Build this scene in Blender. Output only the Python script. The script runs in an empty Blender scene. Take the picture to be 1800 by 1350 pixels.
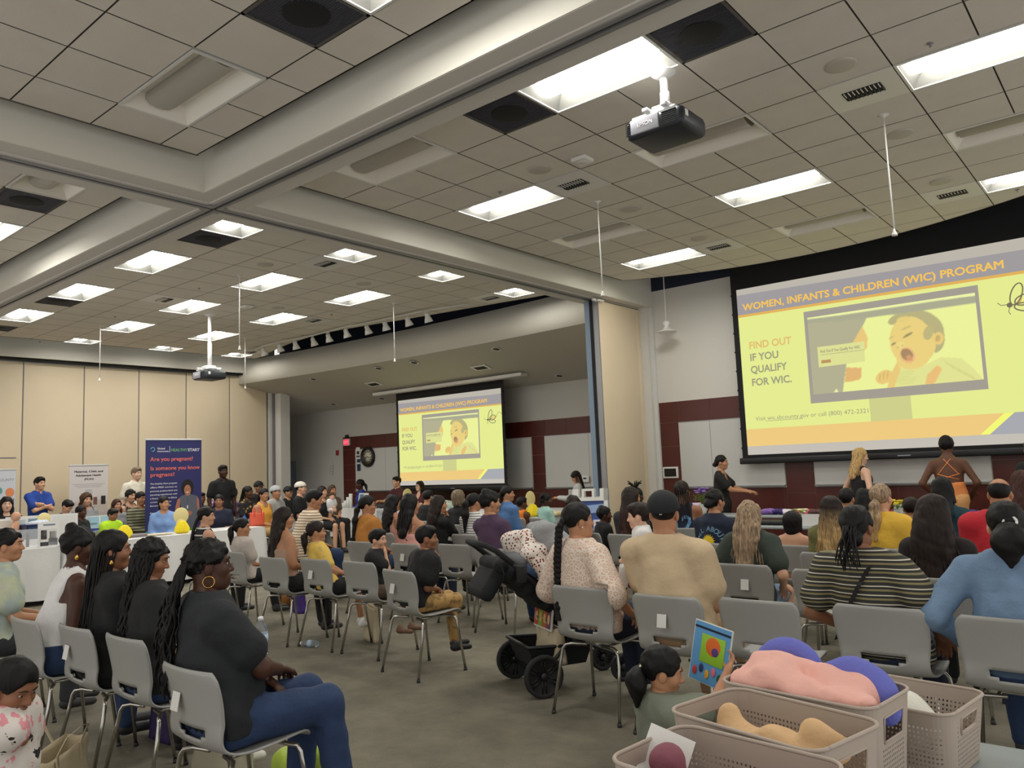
import bpy, bmesh, math, random
import numpy as np
from mathutils import Vector, Matrix, Euler, Quaternion

SC = bpy.context.scene
COL = SC.collection
R = math.radians
rng = random.Random(7)

# ------------------------------------------------------------------ camera
YAW, PIT, ROL, FPX, CH = -6.92056383e-01, 1.04784807e-01, -4.14414743e-02, 1370.05, 1.6
_f = np.array([math.sin(YAW)*math.cos(PIT), math.cos(YAW)*math.cos(PIT), math.sin(PIT)])
_r0 = np.array([math.cos(YAW), -math.sin(YAW), 0.0])
_u0 = np.cross(_r0, _f)
_r = math.cos(ROL)*_r0 + math.sin(ROL)*_u0
_u = -math.sin(ROL)*_r0 + math.cos(ROL)*_u0
cam = bpy.data.cameras.new('camera')
camo = bpy.data.objects.new('camera', cam)
COL.objects.link(camo)
cam.sensor_width = 36.0
cam.lens = 36.0*FPX/1800.0
cam.clip_end = 200
cam.clip_start = 0.05
m = Matrix.Identity(4)
for i in range(3):
    m[i][0] = _r[i]; m[i][1] = _u[i]; m[i][2] = -_f[i]
m[2][3] = CH
camo.matrix_world = m
SC.camera = camo

def at(px, py, **k):
    """point of the room seen at a photograph position, on the plane x=, y= or z=, or at a depth"""
    d = (px-900)*_r-(py-675)*_u+FPX*_f
    if 'z' in k: t = (k['z']-CH)/d[2]
    elif 'x' in k: t = k['x']/d[0]
    elif 'y' in k: t = k['y']/d[1]
    else: t = k['depth']/FPX
    return Vector((t*d[0], t*d[1], CH+t*d[2]))

# ------------------------------------------------------------------ materials
MATS = {}
def lin(c):
    """sRGB 0-255 triple to linear"""
    o = []
    for v in c:
        v = v/255.0
        o.append(v/12.92 if v <= .04045 else ((v+.055)/1.055)**2.4)
    return tuple(o)+(1.0,)

def nodes_of(m):
    return m.node_tree.nodes, m.node_tree.links

def mat(name, rgb, rough=.6, metal=0., emit=None, estr=1., bump=0., bscale=60., var=0., vscale=6., alpha=1., trans=0., spec=None, sheen=0., ior=None):
    if name in MATS: return MATS[name]
    m = bpy.data.materials.new(name)
    m.use_nodes = True
    n, l = nodes_of(m)
    b = n['Principled BSDF']
    c = lin(rgb)
    b.inputs['Base Color'].default_value = c
    b.inputs['Roughness'].default_value = rough
    b.inputs['Metallic'].default_value = metal
    if spec is not None: b.inputs['Specular IOR Level'].default_value = spec
    if sheen: b.inputs['Sheen Weight'].default_value = sheen
    if alpha < 1: b.inputs['Alpha'].default_value = alpha
    if trans: b.inputs['Transmission Weight'].default_value = trans
    if ior: b.inputs['IOR'].default_value = ior
    if emit is not None:
        b.inputs['Emission Color'].default_value = lin(emit)
        b.inputs['Emission Strength'].default_value = estr
    if bump or var:
        tc = n.new('ShaderNodeTexCoord')
    if bump:
        no = n.new('ShaderNodeTexNoise'); no.inputs['Scale'].default_value = bscale; no.inputs['Detail'].default_value = 3
        bu = n.new('ShaderNodeBump'); bu.inputs['Strength'].default_value = bump; bu.inputs['Distance'].default_value = .01
        l.new(tc.outputs['Object'], no.inputs['Vector']); l.new(no.outputs['Fac'], bu.inputs['Height'])
        l.new(bu.outputs['Normal'], b.inputs['Normal'])
    if var:
        no = n.new('ShaderNodeTexNoise'); no.inputs['Scale'].default_value = vscale; no.inputs['Detail'].default_value = 4
        mr = n.new('ShaderNodeMapRange')
        mr.inputs['From Min'].default_value = .3; mr.inputs['From Max'].default_value = .7
        mr.inputs['To Min'].default_value = 1-var; mr.inputs['To Max'].default_value = 1+var
        vm = n.new('ShaderNodeVectorMath'); vm.operation = 'SCALE'
        vm.inputs[0].default_value = c[:3]
        l.new(tc.outputs['Object'], no.inputs['Vector']); l.new(no.outputs['Fac'], mr.inputs['Value'])
        l.new(mr.outputs['Result'], vm.inputs['Scale']); l.new(vm.outputs['Vector'], b.inputs['Base Color'])
    MATS[name] = m
    return m

def ramp_mat(name, kind, stops, scale, rough=.8, axis=None, bump=0., constant=True, **kw):
    """procedural two or more colour pattern: kind in wave (bands along axis), voronoi, noise"""
    if name in MATS: return MATS[name]
    m = mat(name, (128, 128, 128), rough, **kw)
    n, l = nodes_of(m); b = n['Principled BSDF']
    tc = n.new('ShaderNodeTexCoord')
    if kind == 'wave':
        t = n.new('ShaderNodeTexWave'); t.bands_direction = axis or 'Z'; t.wave_profile = 'SAW'
        t.inputs['Scale'].default_value = scale; t.inputs['Distortion'].default_value = kw.get('dist', 0)
    elif kind == 'voronoi':
        t = n.new('ShaderNodeTexVoronoi'); t.inputs['Scale'].default_value = scale
    elif kind == 'cells':
        t = n.new('ShaderNodeTexVoronoi'); t.inputs['Scale'].default_value = scale; t.feature = 'DISTANCE_TO_EDGE'
    else:
        t = n.new('ShaderNodeTexNoise'); t.inputs['Scale'].default_value = scale; t.inputs['Detail'].default_value = 5
    r = n.new('ShaderNodeValToRGB')
    r.color_ramp.interpolation = 'CONSTANT' if constant else 'LINEAR'
    e = r.color_ramp.elements
    while len(e) < len(stops): e.new(.5)
    for i, (p, c) in enumerate(stops):
        e[i].position = p
    for i, (p, c) in enumerate(stops):
        e[i].color = lin(c)
    l.new(tc.outputs['Object'], t.inputs['Vector'])
    out = t.outputs['Distance'] if kind in ('voronoi', 'cells') else (t.outputs['Fac'])
    l.new(out, r.inputs['Fac']); l.new(r.outputs['Color'], b.inputs['Base Color'])
    return m

# ------------------------------------------------------------------ meshes
def link(o, parent=None):
    COL.objects.link(o)
    if parent is not None: o.parent = parent
    return o

def mesh_obj(name, verts, faces, material=None, parent=None, smooth=False, mats=None, fm=None):
    me = bpy.data.meshes.new(name)
    if isinstance(verts, np.ndarray) and len(verts) > 2000 and isinstance(faces, np.ndarray):
        nv, nf, k = len(verts), len(faces), faces.shape[1]
        me.vertices.add(nv); me.vertices.foreach_set('co', verts.astype(np.float32).ravel())
        me.loops.add(nf*k); me.loops.foreach_set('vertex_index', faces.astype(np.int32).ravel())
        me.polygons.add(nf); me.polygons.foreach_set('loop_start', np.arange(0, nf*k, k, dtype=np.int32))
        me.update(calc_edges=True)
    else:
        me.from_pydata([tuple(map(float, v)) for v in verts], [], [tuple(int(i) for i in f) for f in faces])
    if mats:
        for mm in mats: me.materials.append(mm)
        if fm is not None: me.polygons.foreach_set('material_index', np.asarray(fm, dtype=np.int32))
    elif material: me.materials.append(material)
    if smooth: me.polygons.foreach_set('use_smooth', [True]*len(me.polygons))
    me.update()
    o = bpy.data.objects.new(name, me)
    return link(o, parent)

class MB:
    """collects shapes into one mesh"""
    def __init__(s): s.v = []; s.f = []; s.m = []; s.mats = []; s.sm = []
    def mi(s, m):
        if m not in s.mats: s.mats.append(m)
        return s.mats.index(m)
    def add(s, v, f, m=None, smooth=False, M=None):
        b = len(s.v)
        for p in v:
            p = Vector(p)
            s.v.append(tuple(M @ p) if M is not None else tuple(p))
        k = s.mi(m)
        for q in f: s.f.append(tuple(b+i for i in q)); s.m.append(k); s.sm.append(smooth)
        return s
    def box(s, lo, hi, m=None, M=None):
        x0, y0, z0 = lo; x1, y1, z1 = hi
        v = [(x0,y0,z0),(x1,y0,z0),(x1,y1,z0),(x0,y1,z0),(x0,y0,z1),(x1,y0,z1),(x1,y1,z1),(x0,y1,z1)]
        f = [(0,3,2,1),(4,5,6,7),(0,1,5,4),(1,2,6,5),(2,3,7,6),(3,0,4,7)]
        return s.add(v, f, m, False, M)
    def rbox(s, lo, hi, r, m=None, M=None, seg=3):
        """box with rounded vertical edges and chamfered rims"""
        x0, y0, z0 = lo; x1, y1, z1 = hi
        r = min(r, (x1-x0)/2.01, (y1-y0)/2.01, (z1-z0)/2.01)
        def ring(z, ins):
            pts = []
            for cx, cy, a0 in ((x1-r, y1-r, 0), (x0+r, y1-r, 90), (x0+r, y0+r, 180), (x1-r, y0+r, 270)):
                for k in range(seg+1):
                    a = R(a0+90*k/seg); q = r-ins
                    pts.append((cx+math.cos(a)*q, cy+math.sin(a)*q, z))
            return pts
        rings = []
        for k in range(seg+1):
            a = R(90*k/seg); rings.append(ring(z0+r*(1-math.sin(a)), r*(1-math.cos(a)) if True else 0)) if False else None
        prof = [(z0, r*.8), (z0+r*.3, r*.2), (z0+r, 0), (z1-r, 0), (z1-r*.3, r*.2), (z1, r*.8)]
        rings = [ring(z, i) for z, i in prof]
        n = len(rings[0]); v = [p for g in rings for p in g]; f = []
        for a in range(len(rings)-1):
            for i in range(n): j = (i+1) % n; f.append((a*n+i, a*n+j, (a+1)*n+j, (a+1)*n+i))
        f.append(tuple(reversed(range(n)))); f.append(tuple((len(rings)-1)*n+i for i in range(n)))
        return s.add(v, f, m, True, M)
    def tube(s, pts, r, m=None, n=8, M=None, caps=True, smooth=True):
        pts = [Vector(p) for p in pts]
        rs = r if isinstance(r, (list, tuple)) else [r]*len(pts)
        v = []; f = []
        up = None
        for i, p in enumerate(pts):
            t = (pts[min(i+1, len(pts)-1)]-pts[max(i-1, 0)])
            if t.length < 1e-9: t = Vector((0, 0, 1))
            t.normalize()
            if up is None:
                up = t.orthogonal().normalized()
            else:
                up = (up-t*up.dot(t))
                up = up.normalized() if up.length > 1e-6 else t.orthogonal().normalized()
            w = t.cross(up)
            for k in range(n):
                a = 2*math.pi*k/n
                v.append(p+(up*math.cos(a)+w*math.sin(a))*rs[i])
        for i in range(len(pts)-1):
            for k in range(n):
                j = (k+1) % n; f.append((i*n+k, i*n+j, (i+1)*n+j, (i+1)*n+k))
        if caps:
            f.append(tuple(reversed(range(n)))); f.append(tuple((len(pts)-1)*n+k for k in range(n)))
        return s.add(v, f, m, smooth, M)
    def lathe(s, prof, m=None, n=16, M=None, smooth=True):
        v = []; f = []
        for r, z in prof:
            for k in range(n):
                a = 2*math.pi*k/n; v.append((r*math.cos(a), r*math.sin(a), z))
        for i in range(len(prof)-1):
            for k in range(n):
                j = (k+1) % n; f.append((i*n+k, i*n+j, (i+1)*n+j, (i+1)*n+k))
        if prof[0][0] > 1e-4: f.append(tuple(reversed(range(n))))
        if prof[-1][0] > 1e-4: f.append(tuple((len(prof)-1)*n+k for k in range(n)))
        return s.add(v, f, m, smooth, M)
    def ell(s, c, r, m=None, n=12, M=None):
        v = []; f = []
        h = n//2+1
        for i in range(h+1):
            a = math.pi*i/h
            for k in range(n):
                b = 2*math.pi*k/n
                v.append((c[0]+r[0]*math.sin(a)*math.cos(b), c[1]+r[1]*math.sin(a)*math.sin(b), c[2]+r[2]*math.cos(a)))
        for i in range(h):
            for k in range(n):
                j = (k+1) % n; f.append((i*n+k, (i+1)*n+k, (i+1)*n+j, i*n+j))
        return s.add(v, f, m, True, M)
    def poly(s, pts, m=None, M=None):
        return s.add(pts, [tuple(range(len(pts)))], m, False, M)
    def prism(s, pts, d, m=None, M=None):
        """closed outline (coplanar) pushed by the vector d"""
        d = Vector(d); n = len(pts)
        v = [Vector(p) for p in pts]+[Vector(p)+d for p in pts]
        f = [tuple(reversed(range(n))), tuple(range(n, 2*n))]
        for i in range(n): j = (i+1) % n; f.append((i, j, n+j, n+i))
        return s.add(v, f, m, False, M)
    def build(s, name, parent=None, recalc=False):
        me = bpy.data.meshes.new(name)
        me.from_pydata(s.v, [], s.f)
        for mm in s.mats:
            if mm: me.materials.append(mm)
        if s.mats and s.mats[0]:
            me.polygons.foreach_set('material_index', s.m)
        me.polygons.foreach_set('use_smooth', s.sm)
        me.update()
        if recalc:
            bm = bmesh.new(); bm.from_mesh(me); bmesh.ops.recalc_face_normals(bm, faces=bm.faces[:]); bm.to_mesh(me); bm.free()
        o = bpy.data.objects.new(name, me)
        return link(o, parent)

def empty(name, loc=(0, 0, 0), rz=0., parent=None):
    o = bpy.data.objects.new(name, None); o.empty_display_size = .1
    o.location = loc; o.rotation_euler = (0, 0, rz)
    return link(o, parent)

def tag(o, label=None, cat=None, group=None, kind=None):
    if label: o['label'] = label
    if cat: o['category'] = cat
    if group: o['group'] = group
    if kind: o['kind'] = kind
    return o

def struct(o):
    o['kind'] = 'structure'; return o

def copy_tree(o, parent=None):
    c = o.copy(); COL.objects.link(c)
    c.parent = parent
    for ch in o.children: copy_tree(ch, c)
    return c

def text_mesh(body, size, name, material, parent=None, M=None, extrude=.0008, align='LEFT', bold=0., space=1., cond=1.):
    cu = bpy.data.curves.new(name, 'FONT')
    cu.body = body; cu.size = size; cu.extrude = extrude; cu.align_x = align; cu.resolution_u = 3
    if bold: cu.bevel_depth = bold*.8; cu.bevel_resolution = 0
    cu.space_character = space
    t = bpy.data.objects.new(name, cu); COL.objects.link(t)
    dg = bpy.context.evaluated_depsgraph_get(); dg.update()
    me = bpy.data.meshes.new_from_object(t.evaluated_get(dg), depsgraph=dg)
    bpy.data.objects.remove(t); bpy.data.curves.remove(cu)
    me.name = name
    if cond != 1.: me.transform(Matrix.Diagonal((cond, 1, 1, 1)))
    if M is not None: me.transform(M)
    me.materials.clear(); me.materials.append(material)
    o = bpy.data.objects.new(name, me)
    return link(o, parent)
# ------------------------------------------------------------------ the room
T = .605
ZC = 4.65
m_tile = mat('ceiling tile', (212, 206, 196), .9, bump=.15, bscale=90, var=.03, vscale=3)
m_grid = mat('ceiling grid backing', (92, 88, 84), .9)
m_navy = mat('navy plenum paint', (30, 38, 58), .8)
m_fascia = mat('cream painted soffit', (222, 219, 208), .7)
m_soffit = mat('grey soffit underside', (206, 202, 196), .75)
m_alum = mat('track aluminium', (150, 150, 152), .45, metal=.6)
m_dark = mat('dark slot', (16, 16, 18), .8)
m_white = mat('white enamel', (225, 225, 222), .4)
m_wall = mat('white wall paint', (216, 214, 208), .8)
m_beige = mat('beige vinyl partition', (224, 207, 178), .7, bump=.05, bscale=200, var=.02, vscale=1.2)
m_seam = mat('grey seal strip', (120, 116, 118), .6)
m_redtile = mat('dark red wall tile', (84, 36, 30), .35, var=.08, vscale=3)
m_grout = mat('pale grout', (140, 110, 100), .7)  # ambient fill added through the open back and right sides, lifts the ceilings
m_board = mat('whiteboard', (205, 205, 202), .3)
m_black = mat('black plastic', (22, 22, 24), .45)
m_carpet = mat('grey brown carpet', (92, 88, 80), .95, bump=.7, bscale=260, var=.10, vscale=7)

# carpet with finer mottling
def carpet_nodes():
    n, l = nodes_of(m_carpet)
    b = n['Principled BSDF']
    tc = n.new('ShaderNodeTexCoord')
    a = n.new('ShaderNodeTexNoise'); a.inputs['Scale'].default_value = 2.3; a.inputs['Detail'].default_value = 8; a.inputs['Roughness'].default_value = .65
    f = n.new('ShaderNodeTexNoise'); f.inputs['Scale'].default_value = 180; f.inputs['Detail'].default_value = 2
    mx = n.new('ShaderNodeMix'); mx.data_type = 'FLOAT'; mx.inputs[0].default_value = .35
    r = n.new('ShaderNodeValToRGB')
    e = r.color_ramp.elements; e[0].position = .3; e[0].color = lin((92, 88, 76)); e[1].position = .72; e[1].color = lin((150, 144, 126))
    l.new(tc.outputs['Object'], a.inputs['Vector']); l.new(tc.outputs['Object'], f.inputs['Vector'])
    l.new(a.outputs['Fac'], mx.inputs[2]); l.new(f.outputs['Fac'], mx.inputs[3])
    l.new(mx.outputs[0], r.inputs['Fac']); l.new(r.outputs['Color'], b.inputs['Base Color'])
carpet_nodes()

XL, XR, YB = -18.8, 4.2, -4.5
struct(MB().box((XL-.2, -1.6, -.1), (2.6, 14.2, 0), m_carpet).build('floor'))

# fixtures per cloud: (x centre, y centre, tiles wide, state) ; dark return tiles; vents; speakers
ROWS = [4.75+T*k for k in range(12)]
def cloud(name, x_lines0, xa, xb, y_lines0, ya, yb, holes, edge=None, ymax=None):
    """tiles between xa..xb, ya..yb; lattice through x_lines0 / y_lines0; rectangles in holes stay open; edge(x) trims the far side"""
    mb = MB()
    ymax = ymax or yb
    def cuts(o, a, b):
        k0 = math.ceil((a-o)/T-1e-6); k1 = math.floor((b-o)/T+1e-6)
        c = [o+k*T for k in range(k0, k1+1)]
        if not c or c[0]-a > .02: c = [a]+c
        if b-c[-1] > .02: c.append(b)
        return c
    xs = cuts(x_lines0, xa, xb); ys = cuts(y_lines0, ya, ymax)
    g = .006
    ed = edge or (lambda x: yb)
    for i in range(len(xs)-1):
        for j in range(len(ys)-1):
            cx, cy = (xs[i]+xs[i+1])/2, (ys[j]+ys[j+1])/2
            if any(h[0]-.02 < cx < h[1]+.02 and h[2]-.02 < cy < h[3]+.02 for h in holes): continue
            y0, y1 = ys[j], ys[j+1]
            full = min(ed(xs[i]), ed(cx), ed(xs[i+1])) >= y1-1e-6
            n = 1 if full else 6
            for k in range(n):
                x0 = xs[i]+(xs[i+1]-xs[i])*k/n; x1 = xs[i]+(xs[i+1]-xs[i])*(k+1)/n
                t0, t1 = min(y1, ed(x0)), min(y1, ed(x1))
                if t0 <= y0+.01 and t1 <= y0+.01: continue
                t0, t1 = max(t0, y0+.012), max(t1, y0+.012)
                q0 = x0+(g if k == 0 else 0); q1 = x1-(g if k == n-1 else 0)
                mb.add([(q0, y0+g, ZC), (q1, y0+g, ZC), (q1, t1-(g if full else 0), ZC), (q0, t0-(g if full else 0), ZC)], [(0, 3, 2, 1)], m_tile)
                mb.add([(x0, y0, ZC+.012), (x1, y0, ZC+.012), (x1, t1, ZC+.012), (x0, t0, ZC+.012)], [(0, 3, 2, 1)], m_grid)
    for a, b in (((xa, ya), (xb, ya)), ((xa, ya), (xa, yb)), ((xb, ya), (xb, yb))):
        mb.box((min(a[0], b[0])-.01, min(a[1], b[1])-.01, ZC-.004), (max(a[0], b[0])+.01, max(a[1], b[1])+.01, ZC+.05), m_grid)
    n = 60
    for k in range(n):
        p = [(xa+(xb-xa)*u, ed(xa+(xb-xa)*u)) for u in (k/n, (k+1)/n)]
        mb.add([(p[0][0], p[0][1], ZC-.006), (p[1][0], p[1][1], ZC-.006), (p[1][0], p[1][1], ZC+.05), (p[0][0], p[0][1], ZC+.05)], [(0, 1, 2, 3), (3, 2, 1, 0)], m_rimc)
    o = struct(mb.build(name))
    return o
m_rimc = mat('ceiling edge trim', (150, 146, 138), .6)
def edge_R(x): return 11.2+max(0, .80*(1-((x+3.9)/2.95)**2))
_ex = [-17.9, -17.5, -16.04, -15.25, -14.3, -13.7, -13.19, -12.54, -11.6, -10.31, -9.3, -8.63, -7.75]
_ey = [11.2, 11.12, 10.68, 10.50, 10.36, 10.33, 10.38, 10.48, 10.65, 10.82, 10.95, 11.06, 11.15]
def edge_B(x): return float(np.interp(x, _ex, _ey))

def rect(cx, cy, w, h=T): return (cx-w/2, cx+w/2, cy-h/2, cy+h/2)

m_lens_on = mat('lit acrylic lens', (255, 255, 250), .4, emit=(255, 252, 244), estr=36.)
m_lens_off = mat('unlit acrylic lens', (196, 192, 184), .5)
m_refl = mat('troffer reflector', (112, 112, 108), .5)  # lit copy of the pan, greyed to hold down the lens glare
m_refl_off = mat('unlit troffer reflector', (236, 232, 222), .5)  # same pan painted paler, brightness put into the colour where the lens is off
m_rim = mat('white fixture rim', (215, 213, 208), .4)

def troffer(w, on):
    """recessed parabolic fixture, w long in x, T deep in y, origin at the centre of its opening"""
    root = empty('ceiling_light')
    h = T
    a, b = w/2-.005, h/2-.005
    mb = MB()
    r = .022
    for lo, hi in (((-a, -b), (a, -b+r)), ((-a, b-r), (a, b)), ((-a, -b+r), (-a+r, b-r)), ((a-r, -b+r), (a, b-r))):
        mb.box((lo[0], lo[1], -.008), (hi[0], hi[1], .02), m_rim)
    mb.build('frame', root)
    # sloping reflector pan
    d = .11
    i0 = [(-a+r, -b+r, 0), (a-r, -b+r, 0), (a-r, b-r, 0), (-a+r, b-r, 0)]
    i1 = [(-a+.12, -b+.10, d), (a-.12, -b+.10, d), (a-.12, b-.10, d), (-a+.12, b-.10, d)]
    mb = MB()
    v = i0+i1
    mb.add(v, [(0, 1, 5, 4), (1, 2, 6, 5), (2, 3, 7, 6), (3, 0, 4, 7), (4, 5, 6, 7)], m_refl if on else m_refl_off)
    mb.build('reflector', root)
    # long curved lens in the middle
    mb = MB()
    L = a-.10; hw = .14 if on else .13
    n = 7; v = []; f = []
    for i in range(n+1):
        t = math.pi*i/n
        for x in (-L, L): v.append((x, -math.cos(t)*hw, d-.01-math.sin(t)*.075))
    for i in range(n): f.append((2*i, 2*i+1, 2*i+3, 2*i+2))
    f.append(tuple(range(0, 2*n+2, 2))); f.append(tuple(range(1, 2*n+2, 2)))
    mb.add(v, f, m_lens_on if on else m_lens_off, True)
    mb.build('lens', root)
    return root

TRO = {}
def place_light(cx, cy, w, on, label, group=None):
    k = (w, on)
    if k not in TRO: TRO[k] = o = troffer(w, on)
    else: o = copy_tree(TRO[k])
    o.location = (cx, cy, ZC)
    tag(o, label, 'ceiling light', group)
    return o

m_vent = mat('dark return air grille', (66, 66, 76), .6)
m_louver = mat('vent louvre', (60, 60, 60), .6)
def dark_tile(cx, cy, label):
    root = empty('return_vent', (cx, cy, ZC))
    mb = MB(); a = T/2-.006
    for lo, hi in (((-a, -a), (a, -a+.02)), ((-a, a-.02), (a, a)), ((-a, -a), (-a+.02, a)), ((a-.02, -a), (a, a))):
        mb.box((lo[0], lo[1], -.004), (hi[0], hi[1], .01), m_grid)
    mb.build('frame', root)
    mb = MB(); mb.box((-a+.02, -a+.02, .004), (a-.02, a-.02, .012), m_vent)
    for k in range(28):
        y = -a+.03+k*(2*a-.06)/27
        mb.box((-a+.02, y-.002, -.001), (a-.02, y+.002, .004), m_vent)
    mb.build('grille', root)
    o = MB().lathe([(.15, .0), (.16, .003), (.0, .0031)], m_dark, 24).build('duct_collar', root)
    o.location = (0, 0, -.004)
    return tag(root, label, 'ceiling vent', 'dark return air panels in the ceiling')

def louver_tile(cx, cy, label):
    root = empty('supply_vent', (cx, cy, ZC))
    mb = MB(); a = T/2-.006
    mb.box((-a, -a, -.006), (a, a, .006), m_rim)
    mb.build('panel', root)
    mb = MB(); q = .155
    mb.box((-q, -.09, -.010), (q, .09, -.005), m_dark)
    for k in range(9):
        x = -q+.018+k*(2*q-.036)/8
        mb.box((x-.003, -.088, -.018), (x+.003, -.004, -.009), m_rim)
        mb.box((x-.003+.012, .004, -.018), (x+.003+.012, .088, -.009), m_louver)
    mb.build('louvre', root)
    return tag(root, label, 'ceiling vent', 'louvred supply vents in the ceiling')

def speaker_tile(cx, cy, label):
    root = tag(MB().lathe([(.0, -.012), (.10, -.011), (.118, -.006), (.12, .0), (.12, .006)], mat('speaker grille', (184, 179, 169), .6), 28).build('ceiling_speaker'), label, 'ceiling speaker', 'round ceiling speakers')
    root.location = (cx, cy, ZC-.002)
    return root

XG_R = -1.37; XG_B = -10.65
YG = 4.75
r_y = [YG+T*.5, YG+T*3.5, YG+T*6.5, YG+T*9.5]
xR = [XG_R+T, XG_R-3*T, XG_R-7*T]           # 2x4 fixtures of the right hall
xRm = XG_R+5*T
LIGHTS_R = [(xR[1], r_y[0], 1), (xR[2], r_y[0], 0), (xR[0], r_y[1], 1), (xR[1], r_y[1], 0), (xR[2], r_y[1], 1),
            (xR[0], r_y[2], 0), (xR[1], r_y[2], 1), (xR[2], r_y[2], 0), (xR[0], r_y[3], 1), (xR[1], r_y[3], 0), (xR[2], r_y[3], 1),
            (xR[0], r_y[0], 0)]
namesR = ['lit ceiling light nearest the big projector, right of the dark return panel', 'unlit ceiling fixture beside the beam, left of the big projector',
 'lit ceiling light at the top right corner of the view', 'unlit ceiling fixture right behind the big projector', 'lit ceiling light above the left edge of the right hall, second row from the beam',
 'unlit ceiling fixture at the right edge, below the top right light', 'lit ceiling light in the middle of the right hall, in front of the big screen', 'small looking unlit fixture near the long beam, third row',
 'lit ceiling light at the far right edge above the big screen', 'unlit ceiling fixture just above the big screen', 'lit ceiling light nearest the beam corner and the hanging white pendant', 'unlit ceiling fixture overhead, out past the top edge beside the projector']
W4 = 2*T
holes = [rect(x, y, W4) for x, y, s in LIGHTS_R]
darkR = [(XG_R-1.5*T, r_y[0]), (XG_R-4.5*T, r_y[0])]
louvR = [(XG_R-.5*T, r_y[1]), (XG_R-5.5*T, r_y[1]), (XG_R-.5*T, r_y[3]), (XG_R-5.5*T, r_y[3])]
holes += [rect(x, y, T) for x, y in darkR+louvR]
cloud('ceiling', XG_R, -6.78, 3.4, YG, 4.5, 11.2, holes, edge_R, 12.1)
for (x, y, s), nm in zip(LIGHTS_R, namesR): place_light(x, y, W4, s, nm, 'ceiling lights of the right hall')
dark_tile(*darkR[0], 'dark return air panel at the top, right of the nearest lit ceiling light')
dark_tile(*darkR[1], 'dark return air panel between the long beam and the nearest lit ceiling light')
for p, nm in zip(louvR, ['louvred vent below the top right ceiling light', 'louvred vent beside the smoke detector left of the big projector', 'louvred vent above the far right of the big screen', 'louvred vent between the last lit light and the big screen']):
    louver_tile(*p, nm)
for (x, y), nm in zip([(XG_R-.5*T, YG+2.5*T), (XG_R-.5*T, YG+5.5*T), (XG_R-5.5*T, YG+2.5*T), (XG_R-.5*T, YG+8.5*T), (XG_R-5.5*T, YG+5.5*T), (XG_R-5.5*T, YG+8.5*T)],
    ['round ceiling speaker below the smoke head at the upper right', 'round ceiling speaker beside the top of the right hanging rod', 'round ceiling speaker left of the smoke detector', 'round ceiling speaker above the far right vent', 'round ceiling speaker right of the middle hanging rod', 'round ceiling speaker beside the vent left of the big screen']):
    speaker_tile(x, y, nm)

# near hall (upper left of the view)
YN = YG-T*2-T*.5+.0
YN = 2.665
LN = [(-3.20, YN+T/2, 1), (-5.64, YN+T/2, 0), (-.76, YN+T/2, 0), (-3.2, YN-5.5*T, 1), (-.76, YN-5.5*T, 0), (1.7, YN+T/2, 1), (1.7, YN-5.5*T, 0)]
nmN = ['bright ceiling light cut by the top edge beside the dark return panel', 'unlit ceiling fixture in the near ceiling at the upper left', 'unlit ceiling fixture above the camera', 'lit ceiling light behind the camera on the left',
       'unlit ceiling fixture behind the camera', 'lit ceiling light right of the camera', 'lit ceiling light behind the camera on the right']
LN = LN[:2]+LN[3:4]+LN[5:6]; nmN = nmN[:2]+nmN[3:4]+nmN[5:6]
hN = [rect(x, y, W4) for x, y, s in LN]+[rect(-4.11, YN+T/2, T)]
cloud('ceiling', -3.20, -6.76, 3.4, YN, -3.8, 3.62, hN)
for (x, y, s), nm in zip(LN, nmN): place_light(x, y, W4, s, nm, 'ceiling lights of the near hall')
dark_tile(-4.11, YN+T/2, 'dark return air panel at the top left beside the light cut by the frame')

# left hall
LL = [(-10.65, YN+T/2, W4, 1), (-8.53, YN+T/2, T, 0)]
hL = [rect(x, y, w) for x, y, w, s in LL]+[rect(-8.53-T, YN+T/2, T)]
cloud('ceiling', -10.65, -17.9, -7.75, YN, -3.8, 3.62, hL)
place_light(*LL[0], 'lit ceiling light at the left edge, beside the narrow dark panel', 'ceiling lights of the left hall')
place_light(*LL[1], 'unlit square ceiling fixture at the left edge under the long beam', 'ceiling lights of the left hall')
dark_tile(-8.53-T, YN+T/2, 'dark return air panel at the left edge under the long beam')

# far left hall
LB = []
nmB = []
cols = [(-8.53, T), (-10.65, W4), (-10.65-4*T, W4), (-10.65-8*T, W4), (-10.65-11.5*T, T)]
rown = ['in the nearest row', 'in the second row', 'in the third row', 'in the farthest row']
coln = ['column beside the long beam', 'second column from the long beam', 'middle column', 'second column from the beige wall', 'column nearest the beige wall']
for j, y in enumerate(r_y):
    for i, (x, w) in enumerate(cols):
        if (i == 4 and j == 0) or (i in (1,) and j == 3) or (i == 2 and j == 3): continue
        if i == 3 and j == 3: continue
        LB.append((x, y, w)); nmB.append('lit ceiling light %s, %s' % (rown[j], coln[i]) if not (i == 1 and j == 1) else 'lit ceiling light in the second row, second column from the long beam')
darkB = [(-8.53-T, r_y[0]), (-10.65-5.5*T, r_y[0]), (-10.65-10.5*T, r_y[0])]
louvB = [(-8.53-T, r_y[1]), (-8.53-T, r_y[3]), (-10.65-3.5*T, r_y[1]-T), (-10.65-3.5*T, r_y[2]+T), (-10.65-10.5*T, r_y[3])]
hB = [rect(x, y, w) for x, y, w in LB]+[rect(x, y, T) for x, y in darkB+louvB]
cloud('ceiling', -10.65, -17.9, -7.75, YG, 4.5, 11.1, hB, edge_B, 11.25)
for (x, y, w), nm in zip(LB, nmB): place_light(x, y, w, 1, nm, 'ceiling lights of the far left hall')
for p, nm in zip(darkB, ['dark return air panel beside the light nearest the beam crossing', 'dark return air panel between two lights, third from the beam crossing', 'dark return air panel at the far left edge near the beige wall']): dark_tile(*p, nm)
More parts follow.
